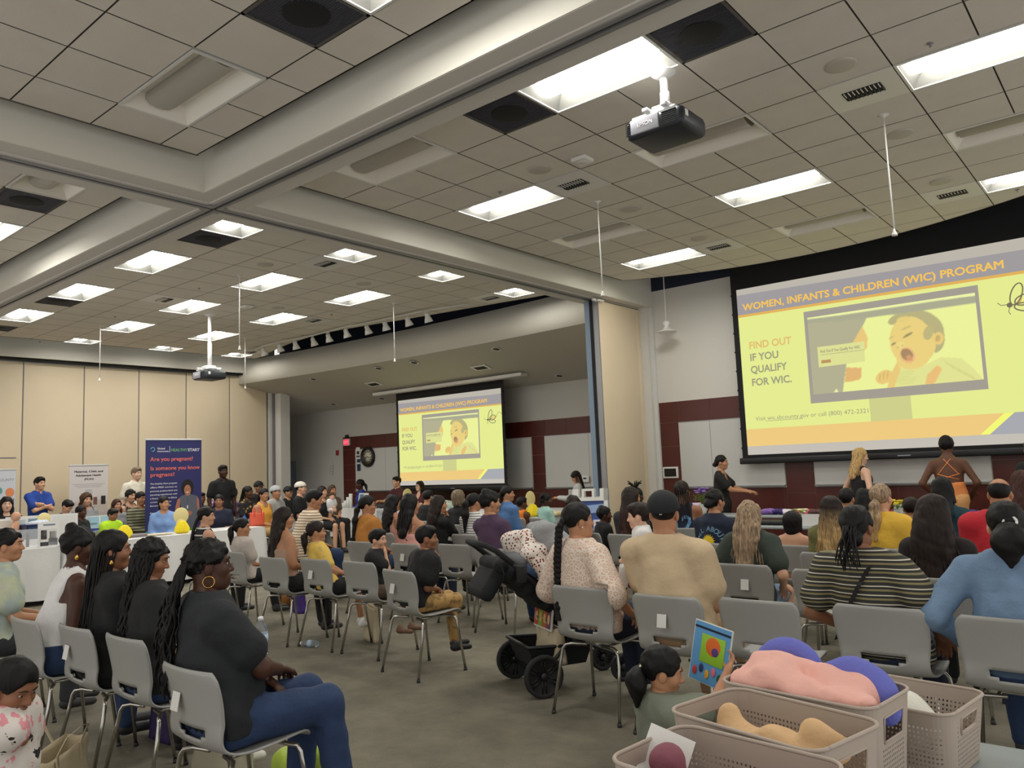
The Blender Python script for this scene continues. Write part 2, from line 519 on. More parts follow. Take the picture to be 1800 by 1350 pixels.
for p, nm in zip(louvB, ['louvred vent in the second row beside the long beam', 'louvred vent above the curved soffit near the long beam', 'louvred vent amid the lit lights of the far left hall', 'louvred vent above the left row of track spotlights', 'louvred vent in the far corner by the beige wall']): louver_tile(*p, nm)
for (x, y), nm in zip([(-10.65+1.5*T, r_y[1]-T), (-10.65-2.5*T, YG+5.5*T), (-10.65+1.5*T, YG+5.5*T), (-10.65-3.5*T, YG+2.5*T)],
   ['round ceiling speaker near the second row light beside the beam', 'round ceiling speaker above the mount of the small projector', 'round ceiling speaker left of the white smoke detector', 'round ceiling speaker beside the vent amid the far lights']): speaker_tile(x, y, nm)

# the beams between the halls
BX0, BX1, BY0, BY1, ZB = -7.6, -6.95, 3.8, 4.36, 4.38
mb = MB()
mb.box((BX0, BY1, ZB), (BX1, 12.5, 5.3), m_fascia)
mb.box((BX0, YB, ZB), (BX1, BY0, 5.3), m_fascia)
mb.box((XL, BY0, ZB), (XR, BY1, 5.3), m_fascia)
beam = mb.build('ceiling_beam'); struct(beam)
# underside lining and partition track with a slot
cx, cy = (BX0+BX1)/2, (BY0+BY1)/2
mb = MB()
e = .004
mb.box((BX0+.01, BY1, ZB-e), (BX1-.01, 12.5, ZB), m_soffit)
mb.box((BX0+.01, YB, ZB-e), (BX1-.01, BY0, ZB), m_soffit)
mb.box((XL, BY0+.01, ZB-e), (XR, BY1-.01, ZB), m_soffit)
struct(mb.build('trim_1'))
mb = MB()
for s in (-1, 1):
    for w0, w1, dz in ((.018, .055, .030), (.055, .10, .018)):
        a, b = sorted((s*w0, s*w1))
        mb.box((cx+a, YB, ZB-dz), (cx+b, cy-.10, ZB-e), m_alum if dz > .02 else m_soffit)
        mb.box((cx+a, cy+.10, ZB-dz), (cx+b, 12.45, ZB-e), m_alum if dz > .02 else m_soffit)
        mb.box((XL, cy+a, ZB-dz), (cx-.10, cy+b, ZB-e), m_alum if dz > .02 else m_soffit)
        mb.box((cx+.10, cy+a, ZB-dz), (XR, cy+b, ZB-e), m_alum if dz > .02 else m_soffit)
for sx in (-1, 1):
    for sy in (-1, 1):
        x0, x1 = sorted((cx+sx*.018, cx+sx*.10)); y0, y1 = sorted((cy+sy*.018, cy+sy*.10))
        mb.box((x0, y0, ZB-.030), (x1, y1, ZB-e), m_alum)
mb.box((cx-.018, YB, ZB-.008), (cx+.018, 12.45, ZB-e), m_dark)
mb.box((XL, cy-.018, ZB-.0085), (XR, cy+.018, ZB-e), m_dark)
struct(mb.build('trim_2'))

# navy void above the hung ceilings
mb = MB()
mb.box((XL-.2, YB-.2, 5.3), (XR+.2, 14.3, 5.4), m_navy)
struct(mb.build('ceiling_void'))

# walls: right hall front wall (Y 12.5)
WY = 12.5
mb = MB()
mb.box((BX1-.02, WY, 0), (XR, WY+.15, 4.67), m_wall)
mb.box((BX0-.1, WY+.001, 0), (BX1-.02, WY+.15, 5.3), m_wall)
mb.box((BX1-.02, WY, 4.67), (XR, WY+.15, 5.3), m_navy)
struct(mb.build('wall_front'))
# tile band, tile columns and the wainscot of the front wall
def tiles(mb, x0, x1, z0, z1, y, tw=.60, th=None, start=None):
    """red tiles with pale joints on the plane y, facing -Y"""
    th = th or (z1-z0)
    mb.box((x0, y-.006, z0), (x1, y, z1), m_grout)
    xs = [x0]
    x = (start if start is not None else x0)+tw
    while x < x1-.05: xs.append(x); x += tw
    xs.append(x1)
    zs = [z1]; z = z1-th
    while z > z0+.05: zs.append(z); z -= th
    zs.append(z0)
    for i in range(len(xs)-1):
        for j in range(len(zs)-1):
            mb.box((xs[i]+.004, y-.014, zs[j+1]+.004), (xs[i+1]-.004, y-.005, zs[j]-.004), m_redtile)
mb = MB()
X0 = BX1-.03+.03
tiles(mb, X0, XR, 2.25, 2.62, WY, .60, start=-7.15)
tiles(mb, X0, -6.57, 0.0, 2.25, WY, .6, .42)
tiles(mb, -4.72, -4.27, 0.0, 2.25, WY, .6, .42)
tiles(mb, -1.85, -1.3, 0.0, 2.25, WY, .6, .42)
for a, b in ((-6.57, -4.72), (-4.27, -1.85), (-1.3, .9), (1.4, XR)): tiles(mb, a, b, 0.1, 1.08, WY, .6, .42)
struct(mb.build('wall_tiling'))
def whiteboard(x0, x1, z0, z1, y, label, seam=None):
    root = empty('whiteboard', (x0, y-.02, z0))
    w, h = x1-x0, z1-z0
    mb = MB(); mb.box((0, -.003, 0), (w, .012, h), m_board)
    if seam: mb.box((seam-x0-.003, -.0045, 0), (seam-x0+.003, -.003, h), m_seam)
    mb.build('writing_surface', root)
    MB().box((0, -.008, h), (w, .012, h+.012), m_alum).build('top_edge', root)
    MB().box((0, -.05, -.02), (w, .012, .0), m_alum).build('pen_tray', root)
    return tag(root, label, 'whiteboard')
whiteboard(-6.56, -4.73, 1.12, 2.24, WY, 'wall whiteboard with a centre seam left of the big screen', -5.97)
whiteboard(-4.26, -1.86, 1.12, 2.24, WY, 'wall whiteboard behind the blonde woman and the woman in orange straps')
whiteboard(-1.29, .89, 1.12, 2.24, WY, 'wall whiteboard at the far right, behind the big screen')

# alcove of the far left hall (back wall Y 13.9)
AY = 13.9
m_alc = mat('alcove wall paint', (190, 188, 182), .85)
mb = MB()
mb.box((-20.4, AY, 0), (BX1, AY+.15, 3.7), m_alc)
mb.box((-20.55, 12.5, 0), (-20.4, AY+.15, 3.9), m_alc)
mb.box((BX0+.35, 12.65, 0), (BX0+.45, AY, 4.0), m_alc)
mb.box((-20.4, 12.40, 0), (XL-.02, 12.5, 3.9), m_alc)
struct(mb.build('wall_alcove'))
mb = MB()
tiles(mb, -17.80, BX0+.3, 2.24, 2.60, AY, .60, start=-17.82)
tiles(mb, -17.80, -17.26, 0, 2.24, AY, .6, .42)
tiles(mb, -11.0, -10.64, 0, 2.24, AY, .6, .42)
for a, b in ((-17.26, -11.0), (-10.64, BX0+.3)): tiles(mb, a, b, .1, 1.06, AY, .6, .42)
struct(mb.build('wall_tiling'))
whiteboard(-17.25, -14.9, 1.1, 2.23, AY, 'whiteboard with the round clock, left of the small screen', -16.0)
whiteboard(-12.6, -11.02, 1.1, 2.23, AY, 'whiteboard right of the small screen, in shadow')
whiteboard(-10.63, -8.2, 1.1, 2.23, AY, 'whiteboard beside the folded beige partition', -9.45)

# curved white fascia and sloping alcove ceiling
def fas_y(x):
    u = (x-(-18.8))/(BX0+.0-(-18.8)); return 11.22+.36*4*u*(1-u)*.85+.10*u
mb = MB(); n = 40
va = []; fa = []
for k in range(n+1):
    x = -18.8+(BX0+18.8)*k/n; y = fas_y(x)
    va += [(x, y, 4.06), (x, y, 4.68), (x, y+.08, 4.06), (x, y+.08, 4.68)]
for k in range(n):
    a = 4*k; b = a+4
    fa += [(a, b, b+1, a+1), (a+2, a+3, b+3, b+2), (a, a+2, b+2, b), (a+1, b+1, b+3, a+3)]
mb.add(va, fa, m_fascia, True)
struct(mb.build('trim_soffit_fascia'))
struct(MB().box((XL, 12.52, 3.95), (BX0, 12.6, 5.3), m_navy).build('trim_void_back'))
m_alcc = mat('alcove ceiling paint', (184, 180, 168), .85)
mb = MB()
def alz(y): return 4.06-.274*(y-11.5)
v = []; f = []
for k in range(n+1):
    x = -18.8+(BX0+18.8)*k/n; y = fas_y(x)
    v += [(x, y, 4.06), (x, 12.45, alz(12.45))]
for k in range(n): f.append((2*k, 2*k+1, 2*k+3, 2*k+2))
mb.add(v, f, m_alcc)
mb.add([(-20.5, 12.45, alz(12.45)), (BX1, 12.45, alz(12.45)), (BX1, AY, alz(AY)), (-20.5, AY, alz(AY))], [(0, 3, 2, 1)], m_alcc)
mb.add([(-20.5, 12.45, alz(12.45)+.1), (BX1, 12.45, alz(12.45)+.1), (BX1, AY, alz(AY)+.1), (-20.5, AY, alz(AY)+.1)], [(0, 1, 2, 3)], m_alcc)
struct(mb.build('ceiling_alcove'))

# left beige partition wall
mb = MB()
mb.box((XL-.2, YB, 0), (XL-.06, 12.4, 5.3), m_wall)
mb.box((XL-.06, YB, 4.34), (XL+.3, 12.0, 5.3), m_fascia)
struct(mb.build('wall_left'))
PY = [2.44, 3.66, 4.89, 6.12, 7.36, 8.6, 9.78, 10.97, 12.08]
PY = [-3.7, -2.48, -1.25, -.02, 1.21]+PY
for i in range(len(PY)-1):
    mb = MB()
    mb.rbox((XL-.04, PY[i]+.012, .01), (XL+.04, PY[i+1]-.012, 4.27), .008, m_beige)
    o = mb.build('wall_left_panel'); struct(o)
mb = MB()
for y in PY: mb.box((XL-.03, y-.012, .01), (XL+.03, y+.012, 4.27), m_seam)
mb.box((XL-.05, YB, 4.29), (XL+.22, 12.05, 4.34), m_dark)
mb.box((XL-.05, YB, 4.265), (XL+.06, 12.05, 4.30), m_alum)
struct(mb.build('trim_3'))
# white pillar at the alcove corner
m_pil = mat('white pillar paint', (214, 213, 208), .6)
mb = MB()
mb.box((XL, 12.12, 0), (XL+.10, 12.26, 3.90), m_pil)
mb.box((XL-.0, 12.26, 0), (XL+.42, 12.55, 3.88), m_pil)
mb.box((XL+.10, 12.20, 0), (XL+.16, 12.26, 3.88), m_seam)
struct(mb.build('wall_pillar'))
# white pillar strip beside the folded partition on the front wall
mb = MB()
mb.box((-7.62, 12.36, 0), (-7.0, 12.52, ZB), m_pil)
mb.box((-7.02, 12.44, 0), (-6.93, 12.52, ZB), m_pil)
struct(mb.build('wall_pillar'))

# folded partition stack between the halls
st = empty('folding_partition', (-7.28, 11.8, 0))
mb = MB(); mb.rbox((-.14, -.80, .01), (.14, .42, 4.34), .012, m_beige); mb.build('panel', st)
mb = MB(); mb.rbox((-.15, .44, .01), (.13, .56, 4.34), .012, m_beige); mb.build('panel', st)
mb = MB(); mb.box((-.11, .415, .01), (.11, .445, 4.33), m_seam)
mb.box((-.135, -.83, .01), (-.03, -.79, 4.35), mat('pale blue edge seal', (120, 140, 160), .5)); mb.box((-.03, -.835, .01), (.03, -.79, 4.35), m_dark); mb.box((.03, -.825, .01), (.135, -.79, 4.35), m_alum)
mb.build('edge_seal', st)
mb = MB(); mb.box((-.05, -.70, 4.34), (.05, -.62, 4.36), m_alum); mb.build('hanger', st)
tag(st, 'folded stack of beige accordion partition panels between the two screens', 'partition')

# ------------------------------------------------------------------ screens with the projected slide
def em(name, rgb, s=1.):
    if name in MATS: return MATS[name]
    m = mat(name, (0, 0, 0), 1., emit=rgb, estr=s, spec=0.)
    return m
e_yel = em('slide yellow', (229, 236, 146)); e_head = em('slide header', (160, 156, 158)); e_line = em('slide orange line', (226, 178, 92))
e_or = em('slide orange band', (238, 203, 128)); e_strip = em('slide grey strip', (188, 182, 170)); e_strip2 = em('slide lower strip', (196, 190, 180)); e_blue = em('slide blue corner', (168, 170, 176))
e_title = em('slide title text', (246, 196, 92)); e_find = em('slide orange text', (226, 190, 116)); e_txt = em('slide grey text', (160, 158, 128)); e_bez = em('slide monitor bezel', (164, 158, 146))
e_stand = em('slide monitor stand', (206, 208, 140)); e_small = em('slide small text', (176, 178, 128)); e_bee = em('slide bee outline', (120, 112, 90)); e_beey = em('slide bee wing', (240, 246, 190))
e_box = em('slide white box', (222, 224, 150)); e_red = em('slide button', (190, 150, 100)); e_wedge = em('slide bright wedge', (243, 248, 120))

def pip(x, y, poly):
    ins = np.zeros(x.shape, bool)
    n = len(poly)
    for i in range(n):
        x1, y1 = poly[i]; x2, y2 = poly[(i+1) % n]
        c = ((y1 > y) != (y2 > y)) & (x < (x2-x1)*(y-y1)/((y2-y1) if y2 != y1 else 1e-9)+x1)
        ins ^= c
    return ins
def ell2(x, y, cx, cy, rx, ry, ang=0.):
    c, s = math.cos(R(ang)), math.sin(R(ang))
    u = (x-cx)*c+(y-cy)*s; v = -(x-cx)*s+(y-cy)*c
    return (u/rx)**2+(v/ry)**2 < 1

def slide_photo_colour(x, y):
    """picture of the laughing baby on the slide's web page, x 110..1680, y 70..915 downwards"""
    col = np.zeros(x.shape+(3,)); col[:] = (236, 243, 152)
    def put(mask, c): col[mask] = c
    put(pip(x, y, [(60, 240), (700, 250), (650, 340), (560, 470), (500, 560), (478, 700), (440, 900), (345, 900), (60, 940)]), (162, 157, 140))
    put(pip(x, y, [(640, 350), (690, 440), (680, 530), (560, 600), (500, 560), (560, 470)]), (232, 188, 112))
    put(pip(x, y, [(480, 690), (625, 690), (625, 760), (600, 790), (465, 810)]), (222, 164, 104))
    put(pip(x, y, [(355, 895), (380, 862), (404, 895)]), (238, 244, 180))
    # child
    put(ell2(x, y, 1150, 360, 205, 145, 12) | ell2(x, y, 1285, 440, 78, 120) | ell2(x, y, 960, 285, 90, 38, -25), (170, 160, 118))
    put(ell2(x, y, 1075, 470, 185, 205, -12) | ell2(x, y, 1095, 600, 150, 95, -14) | ell2(x, y, 1180, 480, 110, 150), (234, 200, 118))
    put(ell2(x, y, 1010, 290, 60, 22, -10), (226, 196, 116))
    put(ell2(x, y, 1225, 400, 40, 60, 20), (178, 164, 116))
    put(ell2(x, y, 1310, 445, 44, 52, 10), (232, 192, 112)); put(ell2(x, y, 1305, 445, 20, 28, 10), (190, 158, 98))
    put(ell2(x, y, 1050, 418, 48, 9, -28) | ell2(x, y, 922, 492, 26, 8, -30), (128, 112, 84))
    put(ell2(x, y, 1035, 360, 50, 8, -22) | ell2(x, y, 905, 440, 28, 7, -25), (196, 172, 108))
    put(ell2(x, y, 985, 500, 36, 26, -30), (238, 210, 128)); put(ell2(x, y, 962, 520, 8, 6) | ell2(x, y, 1000, 505, 7, 5), (170, 132, 86))
    put(ell2(x, y, 1045, 585, 72, 62, 35), (236, 176, 124)); put(ell2(x, y, 1040, 578, 56, 46, 35), (150, 108, 84)); put(ell2(x, y, 1062, 606, 30, 24, 20), (206, 134, 96))
    put(pip(x, y, [(930, 850), (975, 690), (1100, 700), (1200, 660), (1330, 598), (1500, 605), (1600, 690), (1700, 800), (1180, 830)]), (222, 222, 142))
    for k in range(6):
        put(ell2(x, y, 1020+k*4, 720+k*18, 90, 3, -8) | ell2(x, y, 1400+k*42, 660+k*22, 60, 4, 38), (206, 202, 128))
    put(pip(x, y, [(1195, 822), (1215, 740), (1300, 662), (1340, 690), (1290, 790), (1260, 822)]), (234, 176, 110))
    put(ell2(x, y, 835, 762, 82, 52, -22) | pip(x, y, [(860, 850), (895, 740), (950, 640), (985, 690), (925, 850)]), (232, 190, 112))
    for k in range(3): put(ell2(x, y, 795+k*36, 765-k*12, 5, 34, 8), (200, 156, 92))
    # web page furniture
    put(y < 300-(x-110)*.147-12, (170, 166, 150))
    put(pip(x, y, [(60, 300), (1640, 78), (1650, 150), (690, 282), (60, 345)]), (150, 150, 138))
    put(pip(x, y, [(60, 290), (1640, 66), (1640, 92), (60, 314)]), (238, 246, 170))
    return col*.76+np.array((238, 240, 165))*.24

def build_screen(W, H, drop, root):
    """projection screen: black bordered fabric, bottom bar and picture; local x along the width, z up from the lower left of the white area"""
    b = W*.022
    mb = MB()
    mb.box((-b, -.004, -b*.5), (W+b, .004, H+drop), mat('black screen masking', (14, 15, 19), .8))
    # notched tension tabs along the edge
    for s in (-b, W+b):
        for k in range(9):
            z = .1+k*(H-.2)/8
            mb.box((s-.012, -.004, z), (s+.012, .004, z+.03), MATS['black screen masking'])
    mb.build('masking', root)
    mb = MB(); mb.rbox((-b-.05, -.035, -b*.5-.10), (W+b+.05, .035, -b*.5), .02, mat('black weight bar', (24, 26, 30), .4)); mb.build('weight_bar', root)
    mb = MB(); mb.box((W*.52, -.038, -b*.5-.06), (W*.56, -.034, -b*.5-.045), mat('grey maker mark', (150, 156, 168), .4)); mb.build('maker_mark', root)
    y = -.006
    def q(mb, u0, v0, u1, v1, m, dy=0.): mb.add([(u0*W, y-dy, (1-v1)*H), (u1*W, y-dy, (1-v1)*H), (u1*W, y-dy, (1-v0)*H), (u0*W, y-dy, (1-v0)*H)], [(0, 1, 2, 3)], m)
    def pv(mb, pts, m, dy=0.): mb.add([(u*W, y-dy, (1-v)*H) for u, v in pts], [tuple(reversed(range(len(pts))))], m)
    mb = MB()
    q(mb, 0, 0, 1, .06, e_strip); pv(mb, [(0, .035), (1, .062), (1, .165), (0, .157)], e_head, .001)
    pv(mb, [(0, .157), (1, .163), (1, .178), (0, .172)], e_line, .002)
    q(mb, 0, .168, 1, .85, e_yel)
    q(mb, 0, .848, 1, .95, e_or, .001); q(mb, 0, .948, 1, 1., e_strip2)
    pv(mb, [(.765, .948), (.80, .948), (.865, .848), (.835, .848)], e_wedge, .002)
    pv(mb, [(.79, .95), (1, .955), (1, .846), (.862, .848)], e_blue, .003)
    mb.build('slide_background', root)
    mb = MB(); q(mb, .445, .7, .575, .848, e_stand, .002); mb.build('slide_stand', root)
    mb = MB(); u0, u1, v0, v1 = .248, .80, .198, .725
    q(mb, u0, v0, u1, v1, e_bez, .003)
    mb.build('slide_monitor', root)
    # photo grid
    nx, ny = 190, 100
    uu, vv = np.meshgrid(np.linspace(0, 1, nx+1), np.linspace(0, 1, ny+1))
    iu0, iu1, iv0, iv1 = .26, .79, .235, .675
    tl, tr, br, bl = (112, 292), (1602, 72), (1680, 775), (150, 915)
    X = (tl[0]*(1-uu)+tr[0]*uu)*(1-vv)+(bl[0]*(1-uu)+br[0]*uu)*vv
    Y = (tl[1]*(1-uu)+tr[1]*uu)*(1-vv)+(bl[1]*(1-uu)+br[1]*uu)*vv
    c = np.zeros(X.shape+(3,))
    for dx in (-3, 3):
        for dy in (-3, 3): c += slide_photo_colour(X+dx, Y+dy)/4
    V = np.stack([(iu0+(iu1-iu0)*uu)*W, np.full(uu.shape, y-.005), (1-(iv0+(iv1-iv0)*vv))*H], -1).reshape(-1, 3)
    idx = np.arange((nx+1)*(ny+1)).reshape(ny+1, nx+1)
    F = np.stack([idx[1:, :-1], idx[1:, 1:], idx[:-1, 1:], idx[:-1, :-1]], -1).reshape(-1, 4)
    if 'slide picture' not in MATS:
        m = em('slide picture', (255, 255, 255)); n, l = nodes_of(m)
        a = n.new('ShaderNodeAttribute'); a.attribute_name = 'col'
        l.new(a.outputs['Color'], n['Principled BSDF'].inputs['Emission Color'])
    o = mesh_obj('slide_photo', V, F, MATS['slide picture'], root)
    c = c.reshape(-1, 3)/255.; c = np.where(c <= .04045, c/12.92, ((c+.055)/1.055)**2.4)
    at_ = o.data.color_attributes.new('col', 'FLOAT_COLOR', 'POINT')
    at_.data.foreach_set('color', np.concatenate([c, np.ones((len(c), 1))], 1).astype(np.float32).ravel())
    # text box on the photo
    mb = MB(); pv(mb, [(.287, .41), (.447, .41), (.443, .52), (.287, .525)], e_box, .007); q(mb, .297, .487, .33, .505, e_red, .008); q(mb, .297, .455, .445, .458, e_small, .008); mb.build('slide_text_box', root)
    def tx(s, u, v, cap, m, name, bold=0., wid=None, ang=0., dy=.009):
        o = text_mesh(s, cap*H/.7, name, m, root, None, 0., bold=bold)
        w0 = max(v_.co.x for v_ in o.data.vertices)-min(v_.co.x for v_ in o.data.vertices)
        k = wid*W/w0 if wid else 1.
        M = Matrix.Translation((u*W, y-dy, (1-v)*H)) @ Matrix.Rotation(R(90), 4, 'X') @ Matrix.Rotation(ang, 4, 'Z') @ Matrix.Diagonal((k, 1, 1, 1))
        o.data.transform(M); return o
    tx('WOMEN, INFANTS & CHILDREN (WIC) PROGRAM', .022, .134, .040, e_title, 'slide_title', .005*H/2.8, .855)
    tx('FIND OUT', .035, .37, .042, e_find, 'slide_text', .005*H/2.8, .160)
    tx('IF YOU', .035, .442, .042, e_txt, 'slide_text', .005*H/2.8, .108)
    tx('QUALIFY', .035, .516, .042, e_txt, 'slide_text', .005*H/2.8, .138)
    tx('FOR WIC.', .035, .592, .042, e_txt, 'slide_text', .005*H/2.8, .150)
    tx('Visit wic.sbcounty.gov or call (800) 472-2321', .04, .80, .024, e_txt, 'slide_text', 0., .40)
    tx('Find Out If You Qualify For WIC', .296, .445, .016, e_txt, 'slide_text', .002, .135)
    mb = MB(); q(mb, .078, .805, .215, .8075, e_txt, .009); mb.build('slide_underline', root)
    # bee drawing
    mb = MB()
    cx, cz = .880*W, (1-.33)*H; s = W/4.4
    def L(pts, r=.009): mb.tube([(cx+a*s, y-.012, cz+b*s) for a, b in pts], r*s, e_bee, 5)
    def ellp(x0, z0, rx, rz, ang=0., n=24):
        c_, s_ = math.cos(R(ang)), math.sin(R(ang))
        return [(x0+rx*math.cos(t)*c_-rz*math.sin(t)*s_, z0+rx*math.cos(t)*s_+rz*math.sin(t)*c_) for t in [2*math.pi*k/n for k in range(n+1)]]
    for E in (ellp(.09, .16, .065, .15, -20), ellp(.17, -.03, .12, .055, -10), ellp(.18, .07, .12, .07, 15)): L(E)
    L([(-.02, .03), (-.10, .03), (-.14, .07)], .005); L([(0, 0), (-.02, -.07), (.0, -.11)], .005)
    loop = [(.30+.25*t, .06+.05*t+.12*math.sin(3*t)) for t in [k/10 for k in range(11)]]
    L(loop, .005)
    mb.add([(cx+a*s, y-.012, cz+b*s) for a, b in ellp(.0, .02, .035, .035)[:-1]], [tuple(range(24))], e_bee)
    for k in range(3): mb.add([(cx+(a)*s, y-.012, cz+b*s) for a, b in [(.10+k*.06, .03), (.125+k*.06, .02), (.155+k*.06, .11), (.13+k*.06, .12)]], [(0, 1, 2, 3)], e_line)
    mb.build('slide_bee_drawing', root)
    return root

s1 = empty('projection_screen', (-5.25, 12.32, 1.62))
build_screen(4.35, 2.75, .60, s1)
s1.name = 'hanging_projection_screen'; tag(s1, 'big lowered projection screen at right showing the yellow slide', 'projection screen')
s2 = empty('projection_screen', (-14.72, 13.24, 1.23))
build_screen(3.42, 2.12, .20, s2)
tag(s2, 'smaller projection screen in the alcove between the beige walls, same yellow slide', 'projection screen')
# screen case flush in the sloping alcove ceiling
sc = tag(MB().box((-15.4, 12.98, 3.53), (-10.5, 13.2, 3.60), m_rim).build('screen_case'), 'long white screen case under the alcove ceiling above the small screen', 'screen case')
mb = MB(); mb.box((-5.45, 12.22, 4.98), (-.8, 12.44, 5.16), m_rim); tag(mb.build('screen_case'), 'screen case up in the dark void above the big screen', 'screen case')

# ------------------------------------------------------------------ projectors
m_pbody = mat('charcoal projector shell', (38, 42, 50), .45); m_psil = mat('silver projector panel', (168, 168, 178), .35, metal=.3)
m_mount = mat('white mount steel', (228, 228, 228), .4)
def projector(loc, polez, label, text=True):
    root = empty('projector', loc)
    mb = MB(); mb.rbox((-.25, -.21, 0), (.25, .21, .155), .045, m_pbody); mb.build('shell', root)
    mb = MB(); mb.rbox((-.19, -.222, .022), (.055, -.20, .14), .006, m_psil); p = mb.build('rear_panel', root)
    if text: text_mesh('EPSON', .045, 'lettering', mat('pale lettering', (222, 222, 226), .4), p, Matrix.Translation((-.13, -.2235, .07)) @ Matrix.Rotation(R(90), 4, 'X'), .0006, bold=.001)
    mb = MB()
    for k in range(7):
        mb.box((.075, -.214, .03+k*.016), (.20, -.205, .036+k*.016), m_dark); mb.box((-.236, -.214, .03+k*.016), (-.20, -.204, .036+k*.016), m_dark)
    mb.build('vent_slots', root)
    mb = MB(); mb.rbox((.244, -.16, .07), (.258, -.12, .12), .004, m_white); mb.build('label_plate', root)
    mb = MB(); mb.lathe([(.0, 0), (.055, 0), (.055, .03), (.045, .035), (.04, .01), (0, .012)], m_dark, 20, Matrix.Translation((.05, .205, .08)) @ Matrix.Rotation(R(-90), 4, 'X')); mb.build('projector_lens', root)
    mb = MB(); mb.rbox((-.22, -.14, .175), (.16, -.09, .20), .008, m_mount); mb.rbox((-.20, .09, .175), (.18, .13, .20), .008, m_mount); mb.rbox((-.10, -.19, .195), (-.05, .18, .225), .008, m_mount); mb.rbox((.06, -.19, .195), (.11, .18, .225), .008, m_mount)
    mb.rbox((-.07, -.09, .222), (.09, .08, .26), .01, m_mount)
    for x, y_ in ((-.17, -.115), (.13, -.115), (-.17, .11), (.13, .11)): mb.tube([(x, y_, .15), (x, y_, .18)], .008, m_alum, 6)
    mb.tube([(-.15, .0, .15), (-.19, .05, .22), (-.05, .03, .28), (-.01, .0, .25)], .006, m_dark, 6)
    mb.build('mount_bracket', root)
    zt = polez-loc[2]
    mb = MB(); mb.tube([(.01, 0, .25), (.01, 0, zt)], .032, m_mount, 14); mb.tube([(.01, 0, .25), (.01, 0, .25+(zt-.25)*.45)], .038, m_mount, 14)
    mb.lathe([(.04, zt-.05), (.10, zt-.01), (.10, zt)], m_mount, 20, Matrix.Translation((.01, 0, 0))); mb.build('pole', root)
    tag(root, label, 'projector')
projector((-2.77, 5.37, 4.10), ZC, 'big charcoal ceiling projector with silver rear panel, nearest the camera')
projector((-13.47, 7.47, 3.42), ZC, 'small far ceiling projector on a long white pole before the beige wall')

# ------------------------------------------------------------------ rods, detectors, pendant, spotlights
def rod(x, y, z, label):
    root = empty('hanging_microphone', (x, y, z))
    mb = MB(); mb.tube([(0, 0, .03), (0, 0, ZC-z)], .0075, m_white, 8); mb.build('stem', root)
    mb = MB(); mb.lathe([(.0, 0), (.026, .0), (.022, .014), (.011, .04), (.009, .06)], m_white, 14); mb.build('microphone_head', root)
    mb = MB(); mb.lathe([(.012, ZC-z-.03), (.02, ZC-z-.005), (.05, ZC-z)], m_white, 14); mb.build('ceiling_plate', root)
    tag(root, label, 'hanging microphone', 'white rods hanging from the ceilings')
for a in ((-1.68, 7.51, 3.52, 'white hanging rod right of the big projector, above the big screen'), (-4.84, 7.56, 3.52, 'white hanging rod that ends on the long beam near the folded partition'),
          (-10.57, 9.45, 3.57, 'white hanging rod in front of the middle of the curved soffit'), (-10.56, 6.34, 3.51, 'white hanging rod in front of the lit lights right of the small projector'),
          (-15.66, 6.42, 3.56, 'white hanging rod in front of the beige wall, left of the small projector'), (-15.38, 9.37, 3.53, 'white hanging rod at the left corner of the curved soffit')): rod(*a)
for x, y, nm in ((-4.21, 6.33, 'square white smoke detector left of the big projector'), (-12.35, 7.56, 'square white smoke detector above the small projector')):
    root = empty('smoke_detector', (x, y, ZC))
    MB().rbox((-.09, -.09, -.045), (.09, .09, 0), .018, m_white).build('housing', root)
    MB().lathe([(.0, -.052), (.045, -.05), (.05, -.04)], m_rim, 16).build('sensor_cap', root)
    tag(root, nm, 'smoke detector')
SPR = [(1635, 76), (1258-14, 447), (1788, 333), (879, 337), (350, 506), (202, 556), (583, 552), (532, 589), (662, 640), (355, 625), (70, 600)]
for q, nm in zip(SPR, ['beside the top right ceiling light', 'above the top left of the big screen', 'at the right edge under the last lit light', 'beside the lit light left of the big projector', 'between vent and light in the far left hall', 'left among the far lights', 'above the middle track spotlights', 'above the left track spotlights', 'at the soffit', 'near the small projector pole', 'near the beige wall at the left']):
    if q[1] > 620 and q[0] > 500: continue
    p = at(q[0], q[1], z=ZC)
    o = MB().lathe([(.0, -.03), (.010, -.026), (.010, -.018), (.005, -.015), (.006, -.005), (.022, -.003), (.026, 0)], m_alum, 12).build('fire_sprinkler')
    o.location = (p.x, p.y, ZC-.005); tag(o, 'small ceiling fire sprinkler '+nm, 'sprinkler', 'fire sprinklers')
root = empty('pendant_lamp', (-6.5, 12.15, 3.82))
MB().tube([(0, 0, .2), (0, 0, 1.4)], .01, m_white, 8).build('stem', root)
MB().lathe([(.035, .20), (.055, .18), (.06, .15), (.04, .12), (.035, .10), (.055, .085), (.055, .06), (.09, .045), (.17, .01), (.175, .0), (.16, .004), (.05, .05), (.0, .055)], m_white, 28).build('lamp_shade', root)
tag(root, 'white pendant lamp on a thin rod beside the folded partition', 'pendant lamp')

